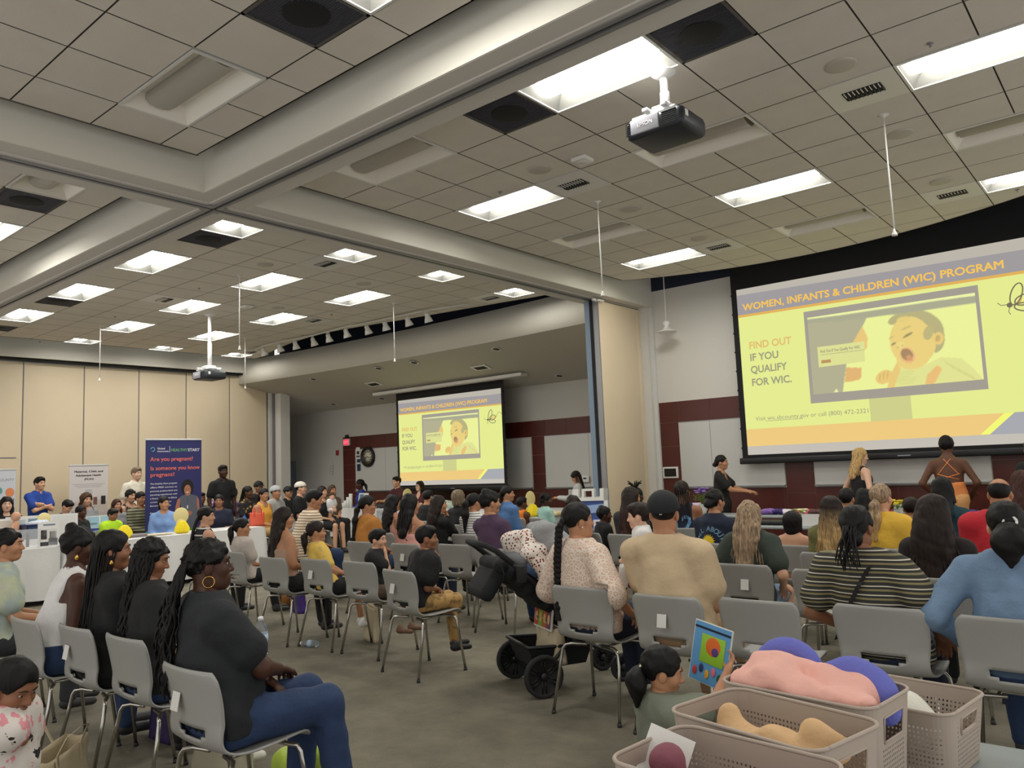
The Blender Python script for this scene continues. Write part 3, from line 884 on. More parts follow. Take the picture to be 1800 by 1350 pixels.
tr = empty('lighting_track', (0, 0, ZC))
LP_ = [(462, 617), (490, 610), (518, 605), (549, 599), (576, 592), (607, 584), (644, 578), (676, 571), (715, 563), (750, 556)]
lpos = [at(x_, y_, z=4.50) for x_, y_ in LP_]
rail = [(p.x, p.y, -.035) for p in lpos]
rail = [(rail[0][0]-.5, rail[0][1]+.1, -.035)]+rail+[(rail[-1][0]+.9, rail[-1][1]+.2, -.035)]
MB().tube(rail, .02, m_rim, 4).build('rail', tr)
for k in (1, 4, 7, 10): MB().tube([(rail[k][0], rail[k][1], -.03), (rail[k][0], rail[k][1], 0)], .012, m_rim, 6).build('rail_hanger', tr)
tag(tr, 'curved white ceiling track that carries the row of spotlights', 'lighting track')
proto = None
for i, p in enumerate(lpos):
    if proto is None:
        r0 = empty('track_spotlight')
        MB().tube([(0, 0, -.02), (0, 0, -.085)], .010, m_rim, 6).box((-.045, -.018, -.035), (.045, .018, -.018), m_rim).build('yoke', r0)
        M_ = Matrix.Translation((0, .01, -.08)) @ Matrix.Rotation(R(18), 4, 'X') @ Matrix.Scale(1.15, 4)
        MB().lathe([(.0, .03), (.036, .028), (.042, .0), (.042, -.03), (.060, -.07), (.075, -.125), (.070, -.125), (.05, -.075), (.0, -.07)], m_white, 18, M_).build('lamp_shade', r0)
        proto = o = r0
    else: o = copy_tree(proto)
    o.location = (p.x, p.y, ZC-.04); o.rotation_euler.z = R(rng.uniform(-25, 25))
    nth = ['leftmost', 'second from left', 'third from left', 'fourth from left', 'fifth from left', 'fifth from right', 'fourth from right', 'third from right', 'second from right', 'rightmost'][i]
    tag(o, 'white track spotlight over the curved soffit, %s of ten' % nth, 'spotlight', 'track spotlights before the curved soffit')

# downlights and vents on the sloping alcove ceiling
def onslope(px, py):
    d = (px-900)*_r-(py-675)*_u+FPX*_f
    t = (4.06+.274*11.5-1.6)/(d[2]+.274*d[1]); return Vector((t*d[0], t*d[1], 1.6+t*d[2]))
MS = Matrix.Rotation(-math.atan(.274), 4, 'X')
for i, (q, nm) in enumerate(zip([(1016, 588), (872, 613), (728, 637), (665, 647), (551, 666), (983, 660), (586, 710), (671, 700)],
       ['rightmost of the front row', 'second from the right in the front row', 'middle of the front row', 'fourth from the right in the front row', 'leftmost of the front row', 'at the back right beside the small screen', 'at the back left', 'at the back, left of the small screen'])):
    p = onslope(*q)
    o = MB().lathe([(.06, .004), (.085, -.004), (.10, -.004), (.10, .004)], m_rim, 20).lathe([(.0, -.001), (.07, -.002)], m_vent, 20).build('recessed_downlight')
    o.matrix_world = Matrix.Translation(p-Vector((0, 0, .012))) @ MS; tag(o, 'unlit recessed downlight in the alcove ceiling, '+nm, 'downlight', 'downlights in the alcove ceiling')
for q, nm in (((845, 645), 'small vent in the alcove ceiling above the right half of the small screen'), ((657, 674), 'small vent in the alcove ceiling left of the small screen')):
    p = onslope(*q); root = empty('supply_vent', p-Vector((0, 0, .02))); root.rotation_euler = (-math.atan(.274), 0, 0)
    MB().box((-.22, -.12, -.005), (.22, .12, .012), m_rim).build('panel', root)
    mb = MB(); mb.box((-.15, -.07, -.009), (.15, .07, -.004), m_dark)
    for k in range(5): mb.box((-.15, -.06+k*.03-.003, -.014), (.15, -.06+k*.03+.003, -.008), m_louver)
    mb.build('louvre', root); tag(root, nm, 'ceiling vent')

# ------------------------------------------------------------------ things on the walls
root = empty('exit_sign', (-17.60, AY-.03, 2.36))
MB().rbox((-.13, -.03, 0), (.13, .02, .19), .01, m_white).build('housing', root)
o = MB().box((-.105, -.034, .02), (.105, -.030, .17), mat('red exit sign face', (150, 10, 20), .5, emit=(255, 40, 70), estr=1.4)).build('sign_face', root)
text_mesh('EXIT', .13, 'lettering', em('exit letters', (255, 150, 165), 1.2), o, Matrix.Translation((0, -.036, .05)) @ Matrix.Rotation(R(90), 4, 'X'), .0005, 'CENTER', cond=.8)
MB().rbox((-.05, -.03, .20), (.06, .03, .30), .01, m_black).build('emergency_lamp', root)
tag(root, 'glowing red EXIT sign at the corner of the red tile band', 'exit sign')
o = MB().rbox((-.05, -.03, -.07), (.05, .02, .07), .01, mat('fire alarm red', (150, 36, 34), .4)).build('fire_alarm'); o.location = (-18.05, AY-.01, 2.18); tag(o, 'small red fire alarm box on the alcove wall left of the exit sign', 'fire alarm')
# clock
root = empty('wall_clock', (-16.68, AY-.05, 2.01))
Mc = Matrix.Rotation(R(90), 4, 'X')
MB().lathe([(.205, .0), (.21, .035), (.24, .05), (.265, .045), (.275, .02), (.275, -.02), (.205, -.02)], mat('black clock rim', (26, 22, 20), .4), 40, Mc).build('rim', root)
MB().lathe([(.0, .012), (.21, .011)], mat('aged clock face', (214, 208, 190), .6), 40, Mc).build('dial', root)
mb = MB()
for k in range(12):
    a = R(k*30); M_ = Mc @ Matrix.Rotation(-a, 4, 'Z')
    mb.box((-.010, .125, .013), (.010, .175, .016), m_dark, M_)
    for j in range(1, 5): mb.box((-.002, .19, .013), (.002, .20, .016), m_dark, Mc @ Matrix.Rotation(-a-R(6*j), 4, 'Z'))
mb.build('numerals', root)
MB().box((-.008, -.02, .018), (.008, .10, .022), m_dark, Mc @ Matrix.Rotation(-R(105), 4, 'Z')).build('hour_hand', root)
MB().box((-.006, -.03, .024), (.006, .155, .028), m_dark, Mc @ Matrix.Rotation(-R(250), 4, 'Z')).build('minute_hand', root)
tag(root, 'round black-rimmed wall clock on the alcove whiteboard', 'clock')
# notices on the whiteboard, paper on the wall
def flat(name, x, z, w, h, m, label, cat, y=AY-.03, extra=None):
    root = empty(name, (x, y, z)); MB().box((-w/2, -.002, -h/2), (w/2, .002, h/2), m).build('sheet', root)
    if extra: extra(root)
    return tag(root, label, cat)
def _dots(root):
    mb = MB(); mb.ell((0, -.004, .0), (.06, .002, .05), mat('dark notice print', (70, 40, 60), .6)); mb.box((-.07, -.004, -.12), (.07, -.002, -.08), MATS['dark notice print']); mb.build('print', root)
flat('paper_notice', -17.12, 2.14, .17, .30, mat('white paper', (222, 222, 220), .7), 'small white paper notice with a dark mark left of the clock', 'notice', extra=_dots)
def _blue(root): MB().box((-.07, -.004, .03), (.07, -.002, .07), mat('white paper', (222, 222, 220), .7)).build('print', root)
flat('paper_notice', -17.10, 1.80, .15, .32, mat('dark blue notice', (34, 52, 84), .6), 'small dark blue notice below the white one left of the clock', 'notice', extra=_blue)
def _lines(root):
    mb = MB()
    for k in range(6): mb.box((-.07, -.004, -.12+k*.045), (.03+.04*(k % 2), -.002, -.105+k*.045), mat('grey print', (130, 130, 130), .6))
    mb.build('print', root)
flat('paper_notice', -18.35, 1.72, .17, .30, mat('grey paper', (196, 196, 192), .7), 'faint paper notice on the bare alcove wall left of the red column', 'notice', extra=_lines)
root = empty('wall_control_panel', (-6.77, WY-.03, 1.37))
MB().rbox((-.15, -.012, -.10), (.15, .02, .10), .008, m_white).build('bezel', root)
MB().box((-.115, -.016, -.070), (.115, -.011, .070), mat('dark glossy display', (20, 22, 26), .15)).build('display', root)
tag(root, 'white framed dark touch panel on the red tile column', 'control panel')
root = empty('thermostat', (-9.55, AY-.058, 1.26)); MB().rbox((-.10, -.02, -.07), (.10, .02, .07), .01, m_white).build('housing', root); MB().box((-.04, -.024, .0), (.04, -.019, .03), m_dark).build('display', root)
tag(root, 'small white wall thermostat beside the folded partition', 'thermostat')
root = empty('sensor_box', (-7.12, 11.0, 4.34)); MB().rbox((-.05, -.10, -.035), (.05, .08, .0), .01, m_white).build('housing', root); MB().rbox((-.03, -.19, -.035), (.03, -.13, 0), .008, m_white).build('emitter', root)
tag(root, 'small white sensor boxes under the long beam by the folded partition', 'sensor')
# folded grey tables standing in the alcove corner
for k in range(4):
    root = empty('folded_table', (-20.02+k*.115, 13.30, 0)); root.rotation_euler = (0, R(-2), 0)
    MB().rbox((-.03, -.35, 0.004), (.03, .35, 2.0), .012, mat('blue grey table edge', (88, 96, 106), .5)).build('table_top', root)
    MB().box((-.045, -.3, .3), (-.03, .3, .34), m_alum).build('folded_leg', root)
    tag(root, 'folded grey table standing upright in the dark alcove corner, %s of four' % ['leftmost', 'second', 'third', 'rightmost'][k], 'folded table', 'folded tables in the alcove corner')
root = empty('wall_speaker', (-20.25, 13.6, 2.45)); MB().rbox((-.1, -.12, 0), (.1, .12, .34), .01, m_black).build('cabinet', root); MB().box((-.08, -.125, .03), (.08, -.119, .31), m_vent).build('grille', root)
tag(root, 'black loudspeaker high in the dark alcove corner', 'loudspeaker')
# ------------------------------------------------------------------ bodies grown as one smooth surface
F32 = np.float32
class Field:
    """signed distances on a small lattice, filled shape by shape with smooth joins"""
    def __init__(s, lo, hi, h):
        s.lo = np.array(lo, float); s.h = h
        s.n = np.maximum(4, np.ceil((np.array(hi)-s.lo)/h).astype(int)+1)
        s.ax = [(s.lo[i]+h*np.arange(s.n[i])).astype(F32) for i in range(3)]
        s.D = np.full(tuple(s.n), .5, F32)
    def sl(s, lo, hi):
        r = []
        for i in range(3):
            a = max(0, int((lo[i]-s.lo[i])/s.h)); b = min(s.n[i], int((hi[i]-s.lo[i])/s.h)+2)
            if b <= a: return None
            r.append(slice(a, b))
        return tuple(r)
    def cap(s, a, b, ra, rb=None, k=.02, S=(1, 1, 1), sub=False, R3=None):
        rb = ra if rb is None else rb
        a = np.array(a, float); b = np.array(b, float); S = np.array(S, float)
        m = max(ra, rb)*1.0+k+.02
        w = s.sl(np.minimum(a, b)-m*np.maximum(S, .9 if R3 is not None else 0), np.maximum(a, b)+m*np.maximum(S, .9 if R3 is not None else 0))
        if w is None: return
        X = s.ax[0][w[0]][:, None, None]-a[0]; Y = s.ax[1][w[1]][None, :, None]-a[1]; Z = s.ax[2][w[2]][None, None, :]-a[2]
        ab = b-a
        if R3 is not None:
            X, Y, Z = (R3[0][0]*X+R3[0][1]*Y+R3[0][2]*Z), (R3[1][0]*X+R3[1][1]*Y+R3[1][2]*Z), (R3[2][0]*X+R3[2][1]*Y+R3[2][2]*Z)
            ab = np.array(R3) @ ab
        X = X/S[0]; Y = Y/S[1]; Z = Z/S[2]; ab = ab/S
        L2 = float(ab @ ab)
        if L2 < 1e-10: t = 0.; d = np.sqrt(X*X+Y*Y+Z*Z)-ra
        else:
            t = np.clip((X*ab[0]+Y*ab[1]+Z*ab[2])/L2, 0, 1)
            d = np.sqrt((X-t*ab[0])**2+(Y-t*ab[1])**2+(Z-t*ab[2])**2)-(ra+t*(rb-ra))
        d = (d*float(S.min())).astype(F32) if True else d
        o = s.D[w]
        if sub:
            d = -d; hh = np.maximum(k-np.abs(o-d), 0)/k; s.D[w] = np.maximum(o, d)+hh*hh*k*.25
        else:
            hh = np.maximum(k-np.abs(o-d), 0)/k; s.D[w] = np.minimum(o, d)-hh*hh*k*.25
    def ell(s, c, r, k=.02, sub=False, R3=None):
        m = max(r); s.cap(c, c, m, m, k, tuple(x/m for x in r), sub, R3)
    def grid(s): return s.ax[0][:, None, None], s.ax[1][None, :, None], s.ax[2][None, None, :]
    def noise(s, amp, fr, seed):
        q = np.random.RandomState(seed); X, Y, Z = s.grid(); o = 0
        for i in range(5):
            v = q.normal(size=3); v /= np.linalg.norm(v); f = fr*(1+.5*i); ph = q.uniform(0, 6.28, 2)
            w2 = q.normal(size=3)*fr*.5
            o = o+np.sin(f*(v[0]*X+v[1]*Y+v[2]*Z)+ph[0]+1.3*np.sin(w2[0]*X+w2[1]*Y+w2[2]*Z+ph[1]))/(1+.5*i)
        s.D += (amp*.5*o).astype(F32)
    def mesh(s):
        return surface_nets(s.D, s.lo, s.h)

def surface_nets(D, lo, h):
    ins = D < 0
    c = [ins[i:ins.shape[0]-1+i, j:ins.shape[1]-1+j, k:ins.shape[2]-1+k] for i in (0, 1) for j in (0, 1) for k in (0, 1)]
    tot = sum(x.astype(np.int8) for x in c)
    act = (tot > 0) & (tot < 8)
    I = np.argwhere(act)
    if len(I) == 0: return np.zeros((0, 3)), np.zeros((0, 4), int)
    idx = np.full(act.shape, -1, np.int32); idx[act] = np.arange(len(I))
    pos = np.zeros((len(I), 3)); cnt = np.zeros(len(I))
    corners = [(i, j, k) for i in (0, 1) for j in (0, 1) for k in (0, 1)]
    val = {cc: D[I[:, 0]+cc[0], I[:, 1]+cc[1], I[:, 2]+cc[2]].astype(float) for cc in corners}
    for a in corners:
        for ax in range(3):
            if a[ax]: continue
            b = list(a); b[ax] = 1; b = tuple(b)
            va, vb = val[a], val[b]
            m = (va < 0) != (vb < 0)
            t = np.where(m, va/np.where(m, va-vb, 1), 0)
            p = np.array(a, float)[None, :].repeat(len(I), 0); p[:, ax] = t
            pos[m] += p[m]; cnt[m] += 1
    V = lo+h*(I+pos/cnt[:, None])
    F = []
    for ax in range(3):
        u, v = [(1, 2), (2, 0), (0, 1)][ax]
        s0 = [slice(None)]*3; s1 = [slice(None)]*3
        s0[ax] = slice(0, -1); s1[ax] = slice(1, None)
        a, b = ins[tuple(s0)], ins[tuple(s1)]
        ch = a != b
        E = np.argwhere(ch)
        E = E[(E[:, u] > 0) & (E[:, v] > 0) & (E[:, u] < ins.shape[u]-1) & (E[:, v] < ins.shape[v]-1)]
        def cell(du, dv):
            q = E.copy(); q[:, u] -= du; q[:, v] -= dv; return idx[q[:, 0], q[:, 1], q[:, 2]]
        q = np.stack([cell(1, 1), cell(0, 1), cell(0, 0), cell(1, 0)], 1)
        fl = ~a[E[:, 0], E[:, 1], E[:, 2]]
        q[fl] = q[fl][:, ::-1]
        F.append(q[(q >= 0).all(1)])
    return V, np.concatenate(F)

def join(parts):
    V = []; F = []; n = 0
    for v, f in parts:
        if len(f) == 0: continue
        V.append(v); F.append(f+n); n += len(v)
    return np.concatenate(V), np.concatenate(F)

def ik(a, c, l1, l2, pole):
    a, c, pole = np.array(a, float), np.array(c, float), np.array(pole, float)
    d = c-a; L = np.linalg.norm(d)
    if L > (l1+l2)*.995: c = a+d/L*(l1+l2)*.995; d = c-a; L = np.linalg.norm(d)
    if L < abs(l1-l2)*1.05+.02: L = abs(l1-l2)*1.05+.02
    x = (l1*l1-l2*l2+L*L)/(2*L); y = math.sqrt(max(l1*l1-x*x, 0))
    u = d/np.linalg.norm(d); p = pole-u*(pole @ u); p /= np.linalg.norm(p)
    return a+u*x+p*y, c

SKIN = {'dk': (74, 46, 34), 'db': (98, 64, 46), 'br': (146, 100, 74), 'tn': (182, 132, 100), 'lt': (208, 160, 132), 'ps': (218, 176, 152)}
def skin(k):
    n = 'skin '+k
    if n not in MATS:
        m = mat(n, SKIN[k], .5, var=.05, vscale=14); b = m.node_tree.nodes['Principled BSDF']
        b.inputs['Specular IOR Level'].default_value = .35
    return MATS[n]
HAIR = {'bk': (15, 12, 12), 'db': (33, 22, 18), 'rb': (62, 34, 28), 'br': (78, 55, 42), 'bl': (190, 156, 104), 'ash': (150, 128, 104), 'gy': (120, 104, 86), 'tl': (22, 58, 70)}
def hairm(k, tip=None):
    n = 'hair '+k+(tip or '')
    if n in MATS: return MATS[n]
    m = mat(n, HAIR[k], .55, spec=.28); nn, l = nodes_of(m); b = nn['Principled BSDF']
    tc = nn.new('ShaderNodeTexCoord'); mp = nn.new('ShaderNodeMapping'); mp.inputs['Scale'].default_value = (95, 95, 5)
    no = nn.new('ShaderNodeTexNoise'); no.inputs['Scale'].default_value = 1.; no.inputs['Detail'].default_value = 3
    l.new(tc.outputs['Object'], mp.inputs['Vector']); l.new(mp.outputs['Vector'], no.inputs['Vector'])
    r = nn.new('ShaderNodeValToRGB'); e = r.color_ramp.elements
    c = HAIR[k]; e[0].position = .3; e[0].color = lin([v*.6 for v in c]); e[1].position = .75; e[1].color = lin([min(255, v*1.3+2) for v in c])
    l.new(no.outputs['Fac'], r.inputs['Fac'])
    if tip:
        sx = nn.new('ShaderNodeSeparateXYZ'); l.new(tc.outputs['Object'], sx.inputs[0])
        mr = nn.new('ShaderNodeMapRange'); mr.inputs['From Min'].default_value = 1.16; mr.inputs['From Max'].default_value = .92
        l.new(sx.outputs['Z'], mr.inputs['Value'])
        r2 = nn.new('ShaderNodeValToRGB'); e = r2.color_ramp.elements; c = HAIR[tip]
        e[0].position = .3; e[0].color = lin([v*.6 for v in c]); e[1].position = .75; e[1].color = lin([min(255, v*1.2+6) for v in c])
        l.new(no.outputs['Fac'], r2.inputs['Fac'])
        mx = nn.new('ShaderNodeMix'); mx.data_type = 'RGBA'
        l.new(mr.outputs['Result'], mx.inputs[0]); l.new(r.outputs['Color'], mx.inputs[6]); l.new(r2.outputs['Color'], mx.inputs[7])
        l.new(mx.outputs[2], b.inputs['Base Color'])
    else: l.new(r.outputs['Color'], b.inputs['Base Color'])
    bu = nn.new('ShaderNodeBump'); bu.inputs['Strength'].default_value = .5; bu.inputs['Distance'].default_value = .004
    l.new(no.outputs['Fac'], bu.inputs['Height']); l.new(bu.outputs['Normal'], b.inputs['Normal'])
    return m
def cloth(name, rgb, rough=.85):
    return mat('fabric '+name, rgb, rough, bump=.8, bscale=16, var=.09, vscale=5)

m_eye = mat('eye white', (176, 168, 160), .35); m_iris = mat('dark iris', (30, 20, 16), .25); m_lip = mat('lips', (140, 70, 66), .5); m_brow = mat('eyebrow hair', (34, 24, 20), .8)
m_gold = mat('gold', (214, 170, 90), .25, metal=1.); m_pearl = mat('pearl', (225, 220, 210), .3)

def rot3(yaw=0., pitch=0., roll=0.):
    """head turn: yaw to its left, pitch up, roll to its right side"""
    return np.array((Matrix.Rotation(yaw, 3, 'Z') @ Matrix.Rotation(pitch, 3, 'X') @ Matrix.Rotation(roll, 3, 'Y')))

def put_hand(parts, wrist, dirv, palm, side, s, h, curl=.6, spread=.0):
    """five fingers on a palm; dirv points from wrist to knuckles, palm is the palm's facing; side +1 right hand"""
    f = np.array(dirv, float); f /= np.linalg.norm(f)
    n = np.array(palm, float); n -= f*(n @ f); n /= np.linalg.norm(n)
    w = np.cross(f, n)*side            # towards the thumb... set below
    # thumb side: for a right hand with fingers forward and palm down the thumb is to the left
    w = np.cross(n, f)*(-side)
    w = -w
    c = np.array(wrist, float)
    fl = Field(c-.20*s, c+.20*s, h)
    R3 = np.array([w, f, n])
    fl.cap(c-f*.03*s, c+f*.012*s, .027*s, .026*s, .02, (1, 1, .8), R3=R3)
    fl.cap(c+f*.02*s, c+f*.068*s, .030*s, .036*s, .02, (1, 1, .42), R3=R3)
    L = [.070, .080, .075, .058]
    for i in range(4):
        o = (.030-.0195*i)
        a = c+f*(.082-.004*abs(i-1))*s+w*o*s
        d = f.copy(); p = a
        seg = [L[i]*.45, L[i]*.32, L[i]*.26]
        for j in range(3):
            ang = curl*(.55+.35*j)+(.06*i)
            d = f*math.cos(ang*(1 if j == 0 else 1+.6*j))+n*math.sin(ang*(1 if j == 0 else 1+.6*j))+w*spread*(1.2-.8*i)*.3
            d /= np.linalg.norm(d)
            q = p+d*seg[j]*s
            fl.cap(p, q, (.0092-.0007*j)*s, (.0086-.0008*j)*s, .006); p = q
    a = c+f*.022*s+w*.026*s
    d = (f*.62+w*.72+n*.28); d /= np.linalg.norm(d); b = a+d*.042*s
    fl.cap(a, b, .0135*s, .0115*s, .012)
    d2 = f*.88+w*.15+n*.40; d2 /= np.linalg.norm(d2); fl.cap(b, b+d2*.034*s, .0108*s, .0088*s, .006)
    parts.append(fl.mesh())

def strand(mb, pts, r0, r1, m, n=5):
    k = len(pts); mb.tube(pts, [r0+(r1-r0)*i/(k-1) for i in range(k)], m, n)

PERSONS = []
def person(label, px=None, py=None, y=None, x=None, loc=None, yaw=0., sit=True, s=None, g=1., fem=True, sk='br', hair=('short', 'bk'), hy=0., hp=0., hr=0.,
           top=None, bottom=None, shoes=(40, 40, 42), arms='lap', res=None, chair=None, zs=.492, lean=0., legs=None, extra=None, cat='person', group=None, seat=None, armR=None, armL=None, sh=None, seed=None, face=None, bust=None, z=None, feet=True, noseat=False, hsc=1.):
    """one figure; px,py is the crown of the head in the photograph on the plane y= or x="""
    seed = seed if seed is not None else len(PERSONS)+3
    q = random.Random(seed)
    yaw = R(yaw)
    c, sn = math.cos(yaw), math.sin(yaw)
    if loc is None:
        P = at(px, py, y=y) if y is not None else at(px, py, x=x)
    else: P = Vector(loc)
    if z is None: ztop = P.z
    else: ztop = z
    if s is None: s = (ztop-zs)/.873 if sit else (ztop)/1.70
    if sit and s > 1.07: zs = ztop-.873*1.07; s = 1.07
    base = (zs+.10*s) if sit else .93*s      # pelvis height
    if sit: ptop = zs+.873*s
    # local joint positions
    lx = 0.; ly = lean*s
    hc = np.array([0., .02*s+ly, base+.655*s])
    dist = (Vector(P)-Vector((0, 0, CH))).length
    if res is None: res = max(.0125, min(.028, dist*.0021))
    hres = max(.0042, min(.012, dist*.00085))
    # place root so that the crown is at P
    if chair is not None:
        root_xy = Vector((chair[0], chair[1])); chair_c = chair[3:5] if len(chair) > 3 else chair[:2]
        d = Vector((P.x, P.y))-root_xy
        off = Vector((c*d.x+sn*d.y, -sn*d.x+c*d.y))
        off.x = max(-.16, min(.16, off.x)); off.y = max(-.15, min(.35, off.y))
        hc[0] = off.x; hc[1] = off.y; lx = off.x; ly = off.y
    else:
        ox, oy = hc[0], hc[1]
        root_xy = Vector((P.x-(c*ox-sn*oy), P.y-(sn*ox+c*oy)))
    root = empty('person', (root_xy.x, root_xy.y, 0), yaw)
    tag(root, label, cat, group)
    PERSONS.append((label, root, s, ztop, dist))
    sh = (sh or (.172 if fem else .196))*s
    gg = g
    pel = np.array([0, (-.02 if sit else 0)*s, base]); wa = np.array([lx*.3, (-.015)*s+ly*.25, base+.14*s]); che = np.array([lx*.7, -.01*s+ly*.62, base+.30*s])
    shc = np.array([lx*.88, -.015*s+ly*.85, base+.445*s]); nk = np.array([lx*.93, -.012*s+ly*.92, base+.49*s])
    S_T = (1, .70+.08*(g-1), 1)
    bust = (fem if bust is None else bust)
    gs = .78+.22*gg
    def torso(f, o=0., shoulders=True, hips=True):
        if hips: f.cap(pel+[-.035*s, 0, -.01*s], pel+[.035*s, 0, -.01*s], (.128 if not fem else .138)*s*gg+o, None, .05, (1, .80, .85))
        f.cap(pel, wa, .135*s*gg+o, .128*s*gg+o, .06, S_T)
        f.cap(wa, che, .128*s*gg+o, .140*s*(.6+.4*gg)+o, .06, S_T)
        f.cap(che, shc-[0, 0, .03*s], .140*s*(.6+.4*gg)+o, .115*s*(.7+.3*gg)+o, .06, S_T)
        if g > 1.15: f.ell(wa+[0, .05*s, -.03*s], (.14*s*gg+o, .12*s*gg+o, .12*s*gg+o), .06)
        if shoulders:
            for sx in (-1, 1): f.cap(shc+[sx*.05*s, 0, .005*s], shc+[sx*sh*.93, 0, -.02*s], .052*s*gs+o, .050*s*gs+o, .05)
            f.cap(nk, nk-[0, 0, .03*s], .06*s+o, .09*s+o, .05, (1, .8, 1))
        if bust:
            for sx in (-1, 1): f.ell(che+[sx*.062*s, .066*s*(.6+.4*gg), .010*s], (.056*s*gg+o, .046*s*gg+o, .054*s*gg+o), .05)
    # arms
    la, lb = .285*s, .245*s
    tgt = {}
    for sd in (1, -1):
        A = arms if isinstance(arms, str) else arms[0 if sd > 0 else 1]
        sp = armR if sd > 0 else armL
        sj = shc+[sd*sh, 0, -.02*s]
        pole = np.array([sd*(.5+1.2*max(0, g-1)), -.6, -.6]); fd = None; palm = (0, 0, -1); curl = .5
        if sp is not None: t = np.array(sp[:3], float); pole = np.array(sp[3:6], float) if len(sp) >= 6 else pole; palm = sp[6:9] if len(sp) >= 9 else (0, 0, -1)
        elif A == 'lap': t = pel+np.array([sd*.045*s, .25*s, .10*s]); palm = (0, -.3, -1)
        elif A == 'thighs': t = pel+np.array([sd*.12*s, .29*s, .10*s])
        elif A == 'table': t = np.array([sd*.13*s, .40*s+ly*.5, base+.25*s]); palm = (0, 0, -1)
        elif A == 'crossed': t = che+np.array([-sd*.07*s, .175*s, -.035*s-sd*.02*s]); pole = np.array([sd*1., .1, -.8]); palm = (0, -1, .2); curl = .9; fdx = (-sd, -.15, .05)
        elif A == 'down': t = sj+np.array([sd*.05*s, .04*s, -.515*s]); palm = (-sd, 0, 0); curl = .35
        elif A == 'chin': t = hc+np.array([sd*.02*s, .11*s, -.17*s]); palm = (0, -1, 0); pole = np.array([sd*.3, .2, -1]); curl = 1.
        elif A == 'side': t = pel+np.array([sd*.24*s, .12*s, .06*s])
        elif A == 'fwd': t = che+np.array([sd*.10*s, .42*s, -.12*s])
        else: t = pel+np.array([sd*.1*s, .25*s, .1*s])
        el, wr = ik(sj, t, la, lb, pole)
        tgt[sd] = (sj, el, wr, palm, curl)
    def arm(f, o=0., frac=2., sl=0., k=.03):
        """frac 1 = to the elbow, 2 = to the wrist"""
        for sd in (1, -1):
            sj, el, wr, _, _ = tgt[sd]
            ga = gs
            e1 = sj+(el-sj)*min(frac, 1.)
            r1 = (.052+(.041-.052)*min(frac, 1.))*s*ga
            f.cap(sj, e1, .052*s*ga+o, r1+o+sl, k)
            if frac > 1:
                t = frac-1; f.cap(el, el+(wr-el)*t, .041*s*ga+o+sl*.5, (.041+(.026-.041)*t)*s*ga+o+sl, .02)
    # legs
    kn = {}; an = {}; to = {}
    lg = legs or ('sit' if sit else 'stand')
    for sd in (1, -1):
        hip = pel+[sd*.088*s, 0, -.03*s]
        if lg == 'sit':
            K = np.array([sd*.105*s+.0, .43*s, zs+.055*s+.01]); az = max(.075*s, zs-.415*s)
            A_ = np.array([sd*.10*s, .45*s-.03*sd, az]) if az > .08*s else np.array([sd*.10*s+.0, .47*s-.05*sd*s, az])
        elif lg == 'tuck': K = np.array([sd*.10*s, .43*s, zs+.055*s]); A_ = np.array([sd*.09*s, .28*s, .09*s])
        elif lg == 'held': K = np.array([sd*.09*s, .24*s, zs+.05*s]); A_ = np.array([sd*.09*s, .30*s, zs-.16*s])
        elif lg == 'floor': K = np.array([sd*.26*s, .36*s, zs+.06*s]); A_ = np.array([-sd*.06*s, .34*s+.05*sd, zs+.04*s])
        elif lg == 'cross': K = np.array([sd*.08*s, .44*s, zs+.075*s+(.07*s if sd > 0 else 0)]); A_ = np.array([sd*.10*s-(.22*s if sd > 0 else 0), .50*s+(.1*s if sd > 0 else 0), .08*s+(.13*s if sd > 0 else 0)])
        elif lg == 'stand': K = np.array([sd*.095*s, .02*s, .50*s]); A_ = np.array([sd*.10*s, -.02*s, .085*s])
        else: K = np.array(lg[0 if sd > 0 else 1][:3]); A_ = np.array(lg[0 if sd > 0 else 1][3:6])
        kn[sd], an[sd] = K, A_
        to[sd] = A_+np.array([sd*.02*s, .15*s, -.045*s])
    def leg(f, o=0., frac=2., k=.04):
        for sd in (1, -1):
            hip = pel+[sd*.088*s, 0, -.03*s]
            t = min(frac, 1.)
            f.cap(hip, hip+(kn[sd]-hip)*t, .086*s*(.4+.6*gg)+o, (.086+(.057-.086)*t)*s*(.45+.55*gg)+o, k)
            if frac > 1:
                t = frac-1; f.cap(kn[sd], kn[sd]+(an[sd]-kn[sd])*t, .056*s*(.45+.55*gg)+o, (.056+(.038-.056)*t)*s*(.5+.5*gg)+o+.006*(o > 0), .03)
    pts = [pel, wa, che, shc, nk]+[v for sd in (1, -1) for v in (tgt[sd][0], tgt[sd][1], tgt[sd][2], kn[sd], an[sd], to[sd])]
    lo = np.min(pts, 0)-.17*s*max(1, gg); hi = np.max(pts, 0)+.15*s*max(1, gg); lo[2] = max(lo[2], -.03)
    lo[1] = min(lo[1], -.17*s*gg)
    so = .062+.06*(gg-1)
    def seatcut(f, e=0.):
        if not sit or noseat: return
        X, Y, Z = f.grid()
        if chair is not None:
            ca = yaw-R(chair[2] if len(chair) > 2 else 0.); cc_, cs_ = math.cos(ca), math.sin(ca)
            wx, wy = root_xy.x-chair_c[0], root_xy.y-chair_c[1]; cy_ = R(chair[2] if len(chair) > 2 else 0.)
            ox_, oy_ = math.cos(cy_)*wx+math.sin(cy_)*wy, -math.sin(cy_)*wx+math.cos(cy_)*wy
            X, Y = cc_*X-cs_*Y+ox_, cs_*X+cc_*Y+oy_
        else: Y = Y-so+0*X; X = X+0*Y
        a = np.maximum(np.maximum(Z-(zs-.014-e), Y-.26), np.abs(X)-.26)
        yb_ = -.203-.235*(Z-.60)+.030*np.minimum(1.2, (X/.22)**2)
